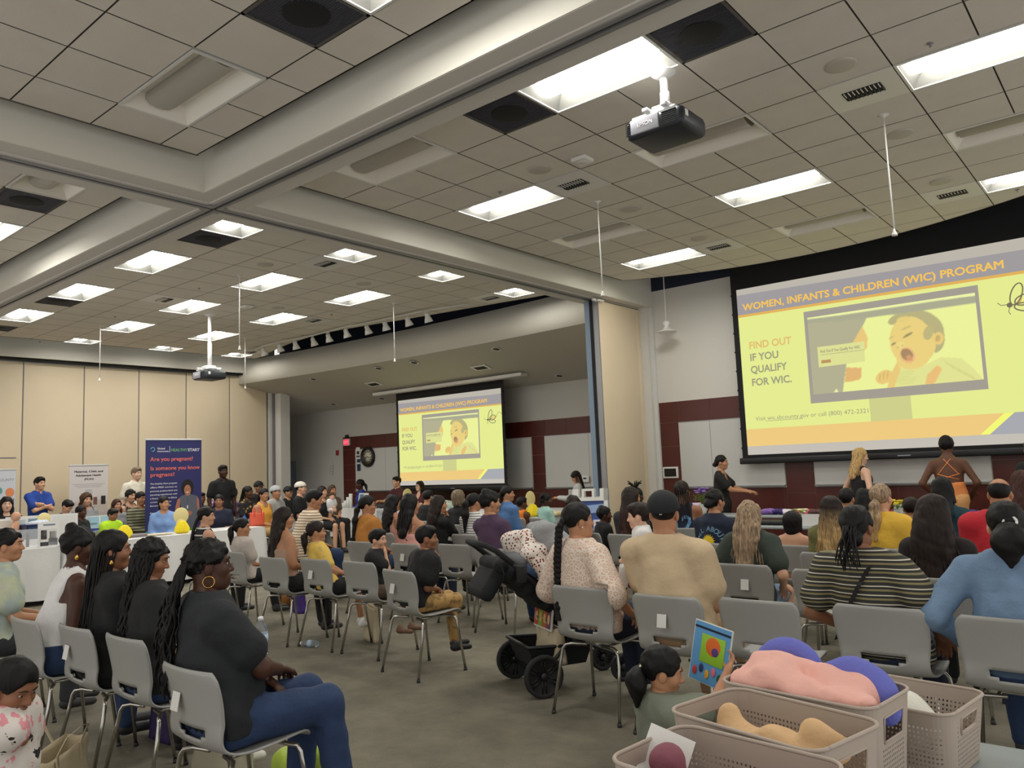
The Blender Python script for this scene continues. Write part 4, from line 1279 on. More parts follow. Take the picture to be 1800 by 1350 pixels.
        b_ = np.maximum(np.maximum(Y-yb_+e, Z-.85), np.abs(X)-.25)
        f.D = np.maximum(f.D, -np.minimum(a, b_).astype(F32))
    # ---- body
    parts = []
    f = Field(lo, hi, res)
    torso(f); arm(f); leg(f)
    seatcut(f, -.004)
    hn = hc+[0, -.02*s, -.06*s]
    f.cap(nk-[0, 0, .03*s], hn, .052*s*(.8+.2*gg), .050*s*(.8+.2*gg), .03)
    if feet:
        for sd in (1, -1): f.cap(an[sd]+[0, -.02*s, -.035*s], to[sd], .034*s, .026*s, .02, (1, 1, .8))
    parts.append(f.mesh())
    for sd in (1, -1):
        sj, el, wr, palm, curl = tgt[sd]
        d = wr-el
        if isinstance(arms, str) and arms == 'crossed' and armR is None: d = np.array([-sd*1., -.25, .12])
        if isinstance(arms, str) and arms in ('lap',) and armR is None: d = d/np.linalg.norm(d)+np.array([-sd*.7, .1, -.1])
        put_hand(parts, wr, d, palm, sd, s*(1.0 if s > .8 else 1.), max(hres*1.2, .0055), curl)
    H = rot3(R(hy), R(hp), R(hr)); HT = H.T
    hs = (s**.55 if s < .85 else s)*hsc      # children's heads are larger for their bodies
    def hp_(v): return hc+H @ (np.array(v, float)*hs)
    def headshape(f, o=0.):
        f.ell(hp_((0, -.012, .032)), tuple((v+o)*hs for v in (.073, .092, .084)), .02, R3=HT)
        if o: return
        f.ell(hp_((0, .020, -.032)), (.060*hs, .066*hs, .074*hs), .03*hs, R3=HT)
        f.cap(hp_((0, .058, -.086)), hp_((0, .066, -.084)), .022*hs, .018*hs, .03*hs)
        for sx in (-1, 1):
            f.cap(hp_((sx*.045, -.005, -.06)), hp_((sx*.018, .052, -.088)), .018*hs, .018*hs, .025*hs)
            f.ell(hp_((sx*.038, .054, -.026)), (.026*hs,)*3, .03*hs)
            f.ell(hp_((sx*.0765, -.004, -.012)), (.011*hs, .020*hs, .031*hs), .006, R3=HT)
            f.ell(hp_((sx*.0300, .096, .006)), (.017*hs, .013*hs, .011*hs), .012, sub=True, R3=HT)
        f.cap(hp_((-.034, .074, .026)), hp_((.034, .074, .026)), .0105*hs, None, .02)
        f.cap(hp_((0, .083, .012)), hp_((0, .103, -.026)), .007*hs, .0115*hs, .012)
        for sx in (-1, 1): f.ell(hp_((sx*.013, .092, -.029)), (.0085*hs, .010*hs, .0075*hs), .008, R3=HT)
        f.ell(hp_((0, .083, -.054)), (.022*hs, .010*hs, .0065*hs), .006, R3=HT)
        f.ell(hp_((0, .080, -.064)), (.019*hs, .010*hs, .007*hs), .006, R3=HT)
    f = Field(hc-.17*hs, hc+.15*hs, hres)
    headshape(f)
    f.cap(nk-[0, 0, .03*s], hn, .052*s*(.8+.2*gg), .050*s*(.8+.2*gg), .03)
    if g > 1.2: f.ell(hp_((0, .03, -.085)), (.055*hs, .05*hs, .035*hs), .04)
    D = f.D; ax = f.ax[2]; cut = (hc[2]-.155*hs)-ax; f.D = np.maximum(D, cut[None, None, :].astype(F32))
    parts.append(f.mesh())
    V, Fc = join(parts)
    mesh_obj('body', V, Fc, skin(sk), root, True)
    # ---- face details
    wyaw = yaw+R(hy)
    fdir = Vector((-math.sin(wyaw), math.cos(wyaw), 0)); tc = (Vector((0, 0, CH))-P); tc.z = 0; tc.normalize()
    seen = fdir.dot(tc) > -.55 if face is None else face
    M4 = Matrix.Translation(Vector(hc)) @ Matrix(H.tolist()).to_4x4() @ Matrix.Scale(hs, 4)
    if seen:
        for sx in (-1, 1):
            mb = MB(); mb.ell((sx*.0305, .0782, .0055), (.0115, .0085, .0058), m_eye, 10, M4); mb.ell((sx*.0305, .0848, .0055), (.0058, .0026, .0054), m_iris, 8, M4); mb.build('eye', root)
            mb = MB(); mb.tube([(sx*.014, .0945, .026), (sx*.030, .0915, .031), (sx*.048, .078, .026)], [.0028, .0034, .002], m_brow if hair[1] not in ('bl', 'gy', 'ash') else mat('light brow hair', (110, 84, 60), .8), 5, M4); mb.build('eyebrow', root)
        if dist < 16:
            mb = MB(); mb.ell((0, .0885, -.0550), (.0190, .0055, .0042), m_lip, 10, M4); mb.ell((0, .0870, -.0632), (.0165, .0055, .0048), m_lip, 10, M4); mb.build('lips', root)
    # ---- clothes
    X = None
    def garment(name, fill, m, hh=None, cut=None, nz=.004, fr=22.):
        f = Field(lo, hi, hh or max(res*.9, .0115))
        fill(f)
        if nz: f.noise(nz*s, fr/s, seed+11)
        seatcut(f)
        if cut is not None:
            X, Y, Z = f.grid(); f.D = np.maximum(f.D, cut(X, Y, Z).astype(F32))
        v, fc = f.mesh()
        if len(fc): return mesh_obj(name, v, fc, m, root, True)
    neck_c = nk+np.array([0, .012*s, .018*s])
    if top:
        kind = top[0]; m = top[1]; o = .012*s if s > .7 else .011
        if len(top) > 2 and isinstance(top[2], dict): o += top[2].get('loose', 0)
        sl = {'tee': .62, 'polo': .66, 'long': 1.93, 'jacket': 1.9, 'tank': 0, 'strap': 0, 'half': 1.1, 'vneck': .62, 'bare': 0}[kind]
        def fill(f):
            torso(f, o, shoulders=(kind != 'strap'), hips=True)
            if sl: arm(f, o+(.004 if kind != 'jacket' else .010), sl, .012 if sl < 1.2 else .004)
        hem = pel[2]-.06*s if sit else pel[2]-.10*s
        nr = {'tee': .062, 'polo': .058, 'long': .062, 'jacket': .055, 'tank': .085, 'strap': .085, 'half': .062, 'vneck': .075, 'bare': .07}[kind]*s
        def cut(X, Y, Z):
            r = nr-np.sqrt((X-neck_c[0])**2+(Y-neck_c[1]-.01*s)**2+((Z-neck_c[2]-.012*s)*.75)**2)
            r = np.maximum(r, Z-(neck_c[2]+.035*s))
            r = np.maximum(r, hem-Z+0*X)
            if kind == 'tank': r = np.maximum(r, np.minimum(np.abs(X-shc[0])-sh*.70, Z-(che[2]+.02*s)))
            if kind == 'strap':
                low_ = top[2].get('low', 0) if len(top) > 2 else 0
                r = np.maximum(r, Z-(che[2]+(.035-low_)*s-(.0 if not low_ else 1)*np.maximum(0, .02-Y)*0)+0*X)
            if kind == 'vneck': r = np.maximum(r, np.minimum((Z-(che[2]+.03*s))*.5-np.abs(X-neck_c[0])*1.2+.02*s, Y-.02*s))
            return r
        garment({'tee': 'shirt', 'polo': 'polo_shirt', 'long': 'sweater', 'jacket': 'jacket', 'tank': 'tank_top', 'strap': 'camisole', 'half': 'shirt', 'vneck': 'blouse', 'bare': 'vest'}[kind], fill, m, cut=cut, nz=.0062, fr=21)
        if kind in ('polo', 'jacket'):
            mb = MB(); n = 14; r = .064*s
            v = []; fcs = []
            for k in range(n+1):
                a = R(65+ (410-0-65-65+65)*k/n) if False else R(110+320*k/n)
                for rr, zz in ((r*.92, .035*s), (r*1.02, .03*s), (r*1.28, .0), (r*1.15, -.004*s)):
                    v.append((neck_c[0]+math.cos(a)*rr, neck_c[1]+math.sin(a)*rr*.95-.004*s, neck_c[2]+zz-.004*s-.02*s*max(0, math.sin(a))))
            for k in range(n):
                for j in range(3): a_ = k*4+j; fcs.append((a_, a_+4, a_+5, a_+1))
            mb.add(v, fcs, m, True); mb.build('collar', root)
    if bottom:
        kind = bottom[0]; m = bottom[1]
        fr = {'pants': 1.97, 'jeans': 1.97, 'shorts': .80, 'leggings': 1.9, 'capri': 1.55, 'skirt': .9}[kind]
        def fill(f):
            torso(f, .008*s, False)
            leg(f, .011*s+.003, fr, .05)
            if kind == 'skirt': f.cap((kn[1]+pel)/2+[0, 0, 0], (kn[-1]+pel)/2, .10*s, None, .06)
        wt = pel[2]+.045*s+.05*s*(gg-.6)
        garment({'pants': 'trousers', 'jeans': 'jeans', 'shorts': 'shorts', 'leggings': 'leggings', 'capri': 'trousers', 'skirt': 'skirt'}[kind], fill, m, cut=lambda X, Y, Z: (np.minimum(Z-wt, .20*s-Y) if sit else Z-wt+0*Y)+0*X, nz=.004, fr=24)
    if shoes is not None and feet:
        sm = shoes if not isinstance(shoes, tuple) else mat('shoe %d %d %d' % shoes, shoes, .6)
        for sd in (1, -1):
            f = Field(an[sd]-[.09*s, .09*s, .1*s], an[sd]+[.10*s, .24*s, .06*s], .009)
            f.cap(an[sd]+[0, -.018*s, -.035*s], to[sd]+[0, .01*s, 0], .043*s, .034*s, .02, (1, 1, .85)); f.cap(an[sd], an[sd]+[0, 0, -.03*s], .042*s, .042*s, .02)
            zf = max(0., an[sd][2]-.085*s)
            v, fc = f.mesh(); v[:, 2] = np.maximum(v[:, 2], .004 if zf < .02 else an[sd][2]-.08*s)
            if len(fc): mesh_obj('shoe', v, fc, sm, root, True)
    # ---- hair
    st = hair[0]; hm = hairm(hair[1], hair[2] if len(hair) > 2 and isinstance(hair[2], str) else None)
    opt = hair[-1] if isinstance(hair[-1], dict) else {}
    L = opt.get('L', .38)*s
    if st != 'none':
        hh = max(hres*1.15, .0065)
        ext = .2*hs
        lo2 = hc-[.17*hs, .24*hs, .16*hs]; hi2 = hc+[.17*hs, .15*hs, .26*hs]
        if st in ('long', 'wavy', 'halfup'): lo2 = hc-[.22*hs, .30*hs, L+.12*hs]; hi2 = hc+[.22*hs, .16*hs, .20*hs]
        if st in ('afro', 'bigcurl'): lo2 = hc-[.26*hs, .30*hs, .22*hs]; hi2 = hc+[.26*hs, .20*hs, .26*hs]
        f = Field(lo2, hi2, hh)
        th = {'short': .010, 'buzz': .004, 'balding': .004, 'afro': .045, 'bob': .020, 'bigcurl': .03}.get(st, .014)
        f.ell(hp_((0, -.014, .034)), tuple((v+th)*hs for v in (.073, .092, .084)), .02, R3=HT)
        if st == 'short':
            f.ell(hp_((0, .01, .072)), (.070*hs, .085*hs, .055*hs), .02, R3=HT)
            f.ell(hp_((0, .055, .088)), (.050*hs, .032*hs, .022*hs), .02, R3=HT)
        X, Y, Z = f.grid(); X = X-hc[0]; Y = Y-hc[1]; Z = Z-hc[2]
        lxx = (HT[0][0]*X+HT[0][1]*Y+HT[0][2]*Z)/hs; lyy = (HT[1][0]*X+HT[1][1]*Y+HT[1][2]*Z)/hs; lzz = (HT[2][0]*X+HT[2][1]*Y+HT[2][2]*Z)/hs
        facecut = .844*(lyy-.032)-.535*(lzz+.02)-.0*np.abs(lxx)
        if st in ('short', 'buzz', 'balding'):
            low = np.where(lyy > -.03, -.008-lzz, -.055-lzz+(lyy+.03)*.3)
            facecut = np.maximum(facecut, low)
            facecut = np.maximum(facecut, -(np.sqrt((np.abs(lxx)-.08)**2+(lyy+.004)**2+(lzz+.012)**2)-.034))
            if st == 'balding': facecut = np.maximum(facecut, lzz-.055+.4*(lyy))
        elif st in ('pony', 'bun', 'braids', 'braid', 'puffs', 'updo', 'halfup'):
            facecut = np.maximum(facecut, np.where(lyy > -.035, .000-lzz+ (lyy*.0), -.075-lzz))
            facecut = np.maximum(facecut, -(np.sqrt((np.abs(lxx)-.08)**2+(lyy+.004)**2+(lzz+.012)**2)-.030))
        f.D = np.maximum(f.D, (facecut*hs).astype(F32))
        if st in ('afro', 'bigcurl', 'curlyshort'): f.noise(.012*hs, 70/hs, seed)
        elif st == 'curls' or opt.get('curl'): f.noise(.009*hs, 95/hs, seed)
        elif st not in ('buzz', 'balding'): f.noise(.0035*hs, 60/hs, seed)
        if st == 'bob':
            for sx in (-1, 1): f.cap(hp_((sx*.058, -.01, .03)), hp_((sx*.072, .0, -.075)), .040*hs, .034*hs, .03, (.7, 1.2, 1), R3=HT)
            f.cap(hp_((0, -.06, .02)), hp_((0, -.075, -.08)), .06*hs, .055*hs, .04, (1.2, .7, 1), R3=HT)
        back = -.125*s*(.55+.45*gg)+ly*.6 if sit or True else 0
        if st in ('long', 'wavy', 'halfup'):
            w0 = opt.get('w', 1.)
            zt = hc[2]
            ystart = hc[1]-.075*hs
            nape = np.array([hc[0], ystart-.01*hs, zt-.08*hs]); mid = np.array([(hc[0]+shc[0])/2, min(ystart-.02*hs, shc[1]-.085*s*(.6+.4*gg)), zt-.20*hs]); en = np.array([shc[0]*.8, che[1]-.115*s*(.6+.4*gg)-.015, zt-L])
            f.cap(hp_((0, -.05, .03)), nape, .075*hs*w0, .080*hs*w0, .04, (1, .62, 1))
            f.cap(nape, mid, .080*hs*w0, .088*hs*w0, .04, (1, .50, 1))
            f.cap(mid, en, .088*hs*w0, .070*hs*w0, .04, (1, .42, 1))
            for sx in (-1, 1):
                f.cap(hp_((sx*.062, -.01, .01)), hp_((sx*.072, -.03, -.10)), .030*hs, .034*hs, .03)
                if opt.get('front'): f.cap(hp_((sx*.070, .0, -.08)), np.array([shc[0]+sx*.085*s, shc[1]+.07*s, shc[2]-.10*s]), .03*hs, .022*hs, .03)
            f.noise(.0045*s, 38/s, seed+2)
        if st in ('afro',): pass
        if st in ('bun', 'updo', 'puffs'):
            bp = opt.get('at', (0, -.085, .085)); br = opt.get('r', .045)
            if st == 'puffs':
                for sx in (-1, 1): f.ell(hp_((sx*.06, -.05, .085)), (.042*hs,)*3, .015)
            else: f.ell(hp_(bp), (br*hs*1.15, br*hs, br*hs), .015)
            f.noise(.005*hs, 55/hs, seed+5)
        v, fc = f.mesh()
        hp_parts = [(v, fc)]
        mb = MB()
        if st in ('pony', 'braid'):
            a = hp_(opt.get('at', (0, -.10, .035))); e0 = hp_((0, -.125, .0)); Lp = L
            bx = a[0]+opt.get('dx', 0.)*s
            fl = Field(np.minimum(a, [bx, min(che[1]-.13*s*(.6+.4*gg)-.01, a[1]-.1*s), a[2]-Lp])-.08*hs, np.maximum(np.maximum(a, e0), [bx, a[1], a[2]])+[.08, .08, .08], hh)
            p1 = np.array([a[0]*.6+bx*.4, a[1]-.035*hs, a[2]-.05*hs]); yb = min(che[1]-.13*s*(.6+.4*gg)-.01, a[1]-.02*hs)
            p2 = np.array([bx, (p1[1]+yb)/2, a[2]-Lp*.45]); p3 = np.array([bx, yb, a[2]-Lp])
            if st == 'pony':
                rr = opt.get('r', .034)
                fl.cap(a, p1, .022*hs, rr*hs, .02); fl.cap(p1, p2, rr*hs, rr*1.1*hs, .02, (1.15, .8, 1)); fl.cap(p2, p3, rr*1.1*hs, .012*hs, .02, (1.2, .8, 1))
                fl.noise(.004*s, 45/s, seed+4)
            else:
                ps = [a, p1, p2, p3]
                n = 19
                fl.cap(a, p1, .014*hs, .013*hs, .01); fl.cap(p1, p2, .013*hs, .012*hs, .01); fl.cap(p2, p3, .012*hs, .010*hs, .01)
                for i in range(n):
                    l1_, l2_, l3_ = [float(np.linalg.norm(ps[k_+1]-ps[k_])) for k_ in range(3)]; dd = i/(n-1)*(l1_+l2_+l3_)*.999
                    t = dd/l1_ if dd < l1_ else (1+(dd-l1_)/l2_ if dd < l1_+l2_ else 2+(dd-l1_-l2_)/l3_); j = min(2, int(t)); u = t-j; pc = ps[j]*(1-u)+ps[j+1]*u
                    r_ = (.027-.009*i/n)*hs
                    for sx in (-1, 1): fl.ell(pc+[sx*.012*hs, 0, (.010*hs if sx > 0 else -.010*hs)], (r_, r_*.8, r_*.95), .006)
                fl.cap(p3, p3-[0, 0, .07*s], .012*hs, .026*hs, .01)
            hp_parts.append(fl.mesh())
        if st in ('braids', 'bigcurl', 'wavy', 'curls', 'long', 'pony', 'halfup') or opt.get('strands'):
            ns = opt.get('n', {'braids': 42, 'bigcurl': 46, 'wavy': 34, 'curls': 60, 'long': 22, 'pony': 10, 'halfup': 30}.get(st, 20))
            if dist > 9: ns = ns//2
            curly = st in ('bigcurl', 'curls') or opt.get('curl')
            for i in range(ns):
                if st == 'pony':
                    th_ = q.uniform(-1.2, 1.2); p = np.array([p1[0]+.02*hs*math.sin(th_), p1[1]-.01, p1[2]+.03*hs]); endz = p3[2]+q.uniform(-.02, .10)*s; exx = p3[0]+q.uniform(-.03, .03)*s; eyy = p3[1]+q.uniform(-.01, .01)
                    midp = np.array([p2[0]+.035*hs*math.sin(th_), p2[1]-.02*hs*math.cos(th_), p2[2]])
                elif opt.get('tail'):
                    # gathered behind the head first, then falling down the back
                    th_ = q.uniform(-1.5, 1.5); p = hp_((.035*math.sin(th_), -.095-.02*math.cos(th_), .02)); wd = opt.get('wd', .07)
                    endz = hc[2]-L*q.uniform(.72, 1.05); exx = p[0]*.3+hc[0]*.7+q.uniform(-wd, wd)*s+opt.get('dx', 0)*s; eyy = che[1]-.13*s*(.6+.4*gg)-q.uniform(.0, .045)
                    midp = np.array([(p[0]+exx)/2+q.uniform(-.02, .02), min(p[1], eyy)-.02, (p[2]+endz)/2])
                else:
                    th_ = q.uniform(-1.95, 1.95)
                    p = hp_((.080*math.sin(th_), -.012-.098*math.cos(th_), q.uniform(-.03, .06))); wd = opt.get('wd', .13)
                    endz = hc[2]-L*q.uniform(.80, 1.06); exx = shc[0]+math.sin(th_)*wd*s*q.uniform(.7, 1.1); 
                    eyy = che[1]-.12*s*(.6+.4*gg)*max(.0, math.cos(th_*.6))-.03+(.16*s if abs(th_) > 1.5 and opt.get('front') else 0)
                    midp = np.array([hc[0]*.5+exx*.5+.02*math.sin(th_), min((p[1]+eyy)/2, hc[1]-.05*hs)-.012*math.cos(th_), (p[2]+endz)/2+.03*s])
                ptsx = []; nn_ = 14 if curly else 8
                for j in range(nn_+1):
                    u = j/nn_; b0 = (1-u)**2; b1 = 2*u*(1-u); b2 = u*u
                    pt = p*b0+midp*b1+np.array([exx, eyy, endz])*b2
                    if curly: am = .012*min(1, u*3)*s; pt = pt+np.array([am*math.sin(i+u*(16+i % 7)), am*math.cos(i*2+u*(16+i % 5)), 0])
                    else: pt = pt+np.array([.003*math.sin(i*3+u*9), .003*math.cos(i+u*8), 0])
                    ptsx.append(tuple(pt))
                rr = {'braids': .0078, 'bigcurl': .010, 'curls': .0105, 'wavy': .008, 'long': .006, 'halfup': .0075}.get(st, .006)*max(s, .7)*opt.get('rs', 1.)
                strand(mb, ptsx, rr, rr*.45, hm, 5)
        if opt.get('spikes'):
            for i in range(16):
                a_ = q.uniform(0, 6.28); p0 = hp_((.02*math.cos(a_), -.04+.02*math.sin(a_), .115)); p1_ = p0+np.array([.07*math.cos(a_), .06*math.sin(a_), q.uniform(.05, .10)])
                strand(mb, [tuple(p0), tuple((p0+p1_)/2+[0, 0, .02]), tuple(p1_)], .009, .005, hm, 5)
        V, Fc = join(hp_parts)
        o = mesh_obj('hair', V, Fc, hm, root, True)
        if mb.v:
            v2 = np.array(mb.v); f4 = [t for t in mb.f if len(t) == 4]
            V2, F2 = join([(V, Fc), (v2, np.array(f4))])
            bpy.data.meshes.remove(o.data) if False else None
            me_old = o.data; bpy.data.objects.remove(o); bpy.data.meshes.remove(me_old)
            o = mesh_obj('hair', V2, F2, hm, root, True)
    info = dict(root=root, hc=hc, H=H, hs=hs, s=s, M4=M4, nk=nk, shc=shc, che=che, pel=pel, tgt=tgt, lo=lo, hi=hi, res=res, hres=hres, hp=hp_, torso=torso, arm=arm, HT=HT, gg=gg, sh=sh, kn=kn, an=an, dist=dist, zs=zs, yaw=yaw)
    if extra:
        for e in (extra if isinstance(extra, (list, tuple)) else [extra]): e(info)
    return info

# ---- things worn
def earrings(kind='hoop', m=None):
    def fn(I):
        for sx in (-1, 1):
            mb = MB(); mm = m or m_gold
            if kind == 'hoop':
                n = 18; r = .026; mb.tube([(sx*.083, -.004+r*math.sin(2*math.pi*k/n), -.070+r*math.cos(2*math.pi*k/n)) for k in range(n+1)], .0028, mm, 6, I['M4'])
            elif kind == 'drop': mb.lathe([(0, -.018), (.012, -.014), (.013, .0), (.004, .016), (0, .02)], mm, 10, I['M4'] @ Matrix.Translation((sx*.084, -.004, -.062)))
            else: mb.ell((sx*.088, -.002, -.040), (.006, .006, .006), mm, 8, I['M4'])
            mb.build('earring', I['root'])
    return fn
def glasses(rgb=(20, 20, 22), up=False):
    def fn(I):
        mb = MB(); mm = mat('eyeglass frame %d' % rgb[0], rgb, .3); M = I['M4']
        if up: M = M @ Matrix.Rotation(R(62), 4, 'X') @ Matrix.Translation((0, -.0, .012))
        for sx in (-1, 1):
            n = 14; mb.tube([(sx*.032+.024*math.cos(2*math.pi*k/n), .102-.004*abs(math.cos(2*math.pi*k/n)), .002+.018*math.sin(2*math.pi*k/n)) for k in range(n+1)], .0022, mm, 5, M)
            mb.tube([(sx*.056, .098, .006), (sx*.080, .05, .008), (sx*.084, -.01, .002)], .002, mm, 5, M)
        mb.tube([(-.009, .105, .004), (.009, .105, .004)], .002, mm, 5, M)
        mb.build('eyeglasses', I['root'])
    return fn
def cap_hat(rgb, back=False, logo=False, name='cap', brim=True, kufi=False):
    def fn(I):
        m = mat('hat cloth %d %d %d' % rgb, rgb, .8, bump=.2, bscale=120)
        hs = I['hs']; f = Field(I['hc']-[.16*hs]*3, I['hc']+[.16*hs, .16*hs, .2*hs], max(I['hres']*1.2, .006))
        f.ell(I['hp']((0, -.014, .034)), tuple((v+(.026 if not kufi else .020))*hs for v in (.073, .092, .084)), .02, R3=I['HT'])
        if kufi: f.ell(I['hp']((0, -.014, .075)), (.088*hs, .102*hs, .055*hs), .02, R3=I['HT'])
        X, Y, Z = f.grid(); X = X-I['hc'][0]; Y = Y-I['hc'][1]; Z = Z-I['hc'][2]; HT = I['HT']
        lyy = (HT[1][0]*X+HT[1][1]*Y+HT[1][2]*Z)/hs; lzz = (HT[2][0]*X+HT[2][1]*Y+HT[2][2]*Z)/hs
        sg = -1 if back else 1
        f.D = np.maximum(f.D, ((.030+.18*sg*lyy-lzz)*hs if not kufi else (.035+.1*lyy-lzz)*hs).astype(F32))
        if back: pass
        v, fc = f.mesh(); o = mesh_obj(name, v, fc, m, I['root'], True)
        if brim:
            n = 14; pts_t = []; d = -1 if back else 1
            for k in range(n+1):
                t = -1+2*k/n; pts_t.append((.072*math.sin(t*1.35), d*(.062+.035*math.cos(t*1.35)), .046+ .0))
            outer = []
            for k in range(n+1):
                t = -1+2*k/n; outer.append((.070*math.sin(t*1.4), d*(.085+.078*math.cos(t*1.25)), .036-.012*abs(t)**2+.0))
            vv = pts_t+outer+[(a, b, c-.005) for a, b, c in pts_t+outer]
            ff = []
            for k in range(n):
                a, b = k, n+1+k; ff.append((a, a+1, b+1, b)); off = 2*(n+1); ff.append((off+b, off+b+1, off+a+1, off+a)); ff.append((b, b+1, off+b+1, off+b))
            MB().add(vv, ff, m, True, I['M4']).build('brim', o)
        if logo:
            mb = MB(); ml = mat('white thread', (220, 220, 220), .6); M = I['M4'] @ Matrix.Translation((0, -.124, .012)) @ Matrix.Rotation(R(90), 4, 'X')
            for a, w_, h_ in ((-38, .006, .013), (0, .007, .016), (38, .006, .013)):
                mb.add([(0, 0, 0), (-w_*.5, h_*.55, 0), (0, h_, 0), (w_*.5, h_*.55, 0)], [(0, 1, 2, 3)], ml, False, M @ Matrix.Rotation(R(-a), 4, 'Z'))
            for k in range(3): mb.box((-.011+k*.002, -.004-k*.0032, -.0003), (.011-k*.002, -.002-k*.0032, .0003), ml, M)
            mb.build('emblem', o)
    return fn
def headband(rgb=(225, 225, 222), at_=(0, -.118, .03), r=.022):
    def fn(I):
        n = 14; M = I['M4'] @ Matrix.Translation(at_) @ Matrix.Rotation(R(60), 4, 'X')
        MB().tube([(r*math.cos(2*math.pi*k/n), r*math.sin(2*math.pi*k/n), 0) for k in range(n+1)], .007, mat('hair tie %d %d' % rgb[:2], rgb, .7), 7, M).build('hair_tie', I['root'])
    return fn
def back_print(items, z0=.30, yoff=0.):
    """writing on the back of a shirt: items = (text, size, x, dz, material)"""
    def fn(I):
        che = I['che']; s = I['s']
        for body, size, x, dz, m in items:
            M = Matrix.Translation((che[0]+x, 0, che[2]+dz)) @ Matrix.Rotation(R(180), 4, 'Z') @ Matrix.Rotation(R(90), 4, 'X')
            o = text_mesh(body, size, 'back_lettering', m, I['root'], M, 0., 'CENTER', bold=size*.03)
            wrap_back(o, I)
    return fn
def wrap_back(o, I, gap=.018, front=False):
    """lay a flat print on the garment surface of the torso"""
    s = I['s']; lo, hi = I['lo'], I['hi']
    f = Field(lo, hi, .014); I['torso'](f, .012*s); D = f.D
    me = o.data
    bm = bmesh.new(); bm.from_mesh(me)
    bmesh.ops.triangulate(bm, faces=bm.faces[:])
    for _ in range(1): bmesh.ops.subdivide_edges(bm, edges=[e for e in bm.edges if e.calc_length() > .03], cuts=2)
    bm.to_mesh(me); bm.free()
    for v in me.vertices:
        ix = int(round((v.co.x-lo[0])/f.h)); iz = int(round((v.co.z-lo[2])/f.h))
        ix = max(0, min(f.n[0]-1, ix)); iz = max(0, min(f.n[2]-1, iz))
        col = D[ix, :, iz]; k = np.argwhere(col < 0)
        if len(k) == 0: continue
        j = int(k[0] if not front else k[-1])
        if not front:
            t = col[j-1]/(col[j-1]-col[j]) if j > 0 else 0; yy = lo[1]+f.h*(j-1+t)-gap*.45
        else:
            t = col[j]/(col[j]-col[j+1]) if j < len(col)-1 else 0; yy = lo[1]+f.h*(j+t)+gap*.45
        v.co.y = yy
    me.update()
# ------------------------------------------------------------------ stacking chairs
m_shell = mat('grey plastic chair shell', (160, 160, 157), .42, bump=.06, bscale=300)
m_chrome = mat('chrome tube', (190, 188, 184), .18, metal=1.)
m_glide = mat('dark chair glide', (50, 50, 50), .6)
m_sticker = mat('white paper sticker', (222, 222, 218), .6)
def make_chair():
    root = empty('stacking_chair')
    # side profile of the shell, from the front lip to the top of the back: (y, z, half width)
    pr = [(.235, .425, .190), (.228, .445, .205), (.20, .456, .217), (.12, .453, .225), (.04, .446, .228), (-.06, .442, .226), (-.13, .447, .222), (-.175, .463, .216), (-.203, .492, .212), (-.214, .522, .212), (-.219, .548, .213), (-.222, .575, .216), (-.228, .62, .222), (-.236, .67, .228), (-.247, .72, .230), (-.258, .762, .229), (-.264, .785, .225), (-.267, .795, .215), (-.268, .803, .196)]
    # resample
    P = np.array(pr); seg = np.r_[0, np.cumsum(np.hypot(np.diff(P[:, 0]), np.diff(P[:, 1])))]
    n = 46; u = np.linspace(0, seg[-1], n); Q = np.stack([np.interp(u, seg, P[:, k]) for k in range(3)], 1)
    for _ in range(2): Q[1:-1] = (Q[:-2]+2*Q[1:-1]+Q[2:])/4
    m_ = 24
    V = []; F = []
    for i in range(n):
        y_, z_, w_ = Q[i]; isback = max(0., min(1., (z_-.47)/.12)); isseat = 1-isback
        for j in range(m_+1):
            t = -1+2*j/m_
            x_ = w_*math.sin(t*math.pi/2*.98)/math.sin(math.pi/2*.98) if False else w_*t
            dy = .030*t*t*isback; dz = (.014*t*t)*isseat 
            V.append((x_, y_+dy, (z_+dz)*1.02))
    for i in range(n-1):
        zc_ = (Q[i][1]+Q[i+1][1])/2
        for j in range(m_):
            t = -1+2*(j+.5)/m_
            if Q[i][0] < -.19 and .512 < zc_ < .558 and abs(t) < .48-(.12 if zc_ < .522 else 0): continue
            F.append((i*(m_+1)+j, i*(m_+1)+j+1, (i+1)*(m_+1)+j+1, (i+1)*(m_+1)+j))
    me = bpy.data.meshes.new('shell'); me.from_pydata(V, [], F); me.update()
    bm = bmesh.new(); bm.from_mesh(me)
    bmesh.ops.delete(bm, geom=[v for v in bm.verts if not v.link_faces], context='VERTS')
    bmesh.ops.recalc_face_normals(bm, faces=bm.faces[:])
    bmesh.ops.solidify(bm, geom=bm.faces[:]+bm.edges[:]+bm.verts[:], thickness=.009)
    bm.to_mesh(me); bm.free()
    me.materials.append(m_shell); me.polygons.foreach_set('use_smooth', [True]*len(me.polygons))
    link(bpy.data.objects.new('shell', me), root)
    for sx in (-1, 1):
        for (y0, y1, fy, fx) in ((.13, .17, .225, .245), (-.10, -.145, -.235, .250)):
            mb = MB()
            p = [(sx*.06, y0, .432), (sx*.16, y0+(y1-y0)*.4, .430), (sx*.195, y1, .424), (sx*.212, y1+(fy-y1)*.08, .400), (sx*.222, y1+(fy-y1)*.22, .33), (sx*fx, fy, .012)]
            mb.tube(p, .0105, m_chrome, 10); l_ = mb.build('leg', root)
            mb = MB(); mb.tube([(sx*fx, fy, .0), (sx*(fx-.002), fy, .022)], .014, m_glide, 10); mb.build('glide', l_)
    mb = MB(); mb.tube([(-.10, .12, .431), (-.10, -.09, .431)], .009, m_chrome, 8); mb.tube([(.10, .12, .431), (.10, -.09, .431)], .009, m_chrome, 8); mb.box((-.105, -.02, .424), (.105, .02, .434), m_chrome); mb.build('seat_frame', root)
    return root
CH0 = make_chair(); used = [0]
CHAIRS = []
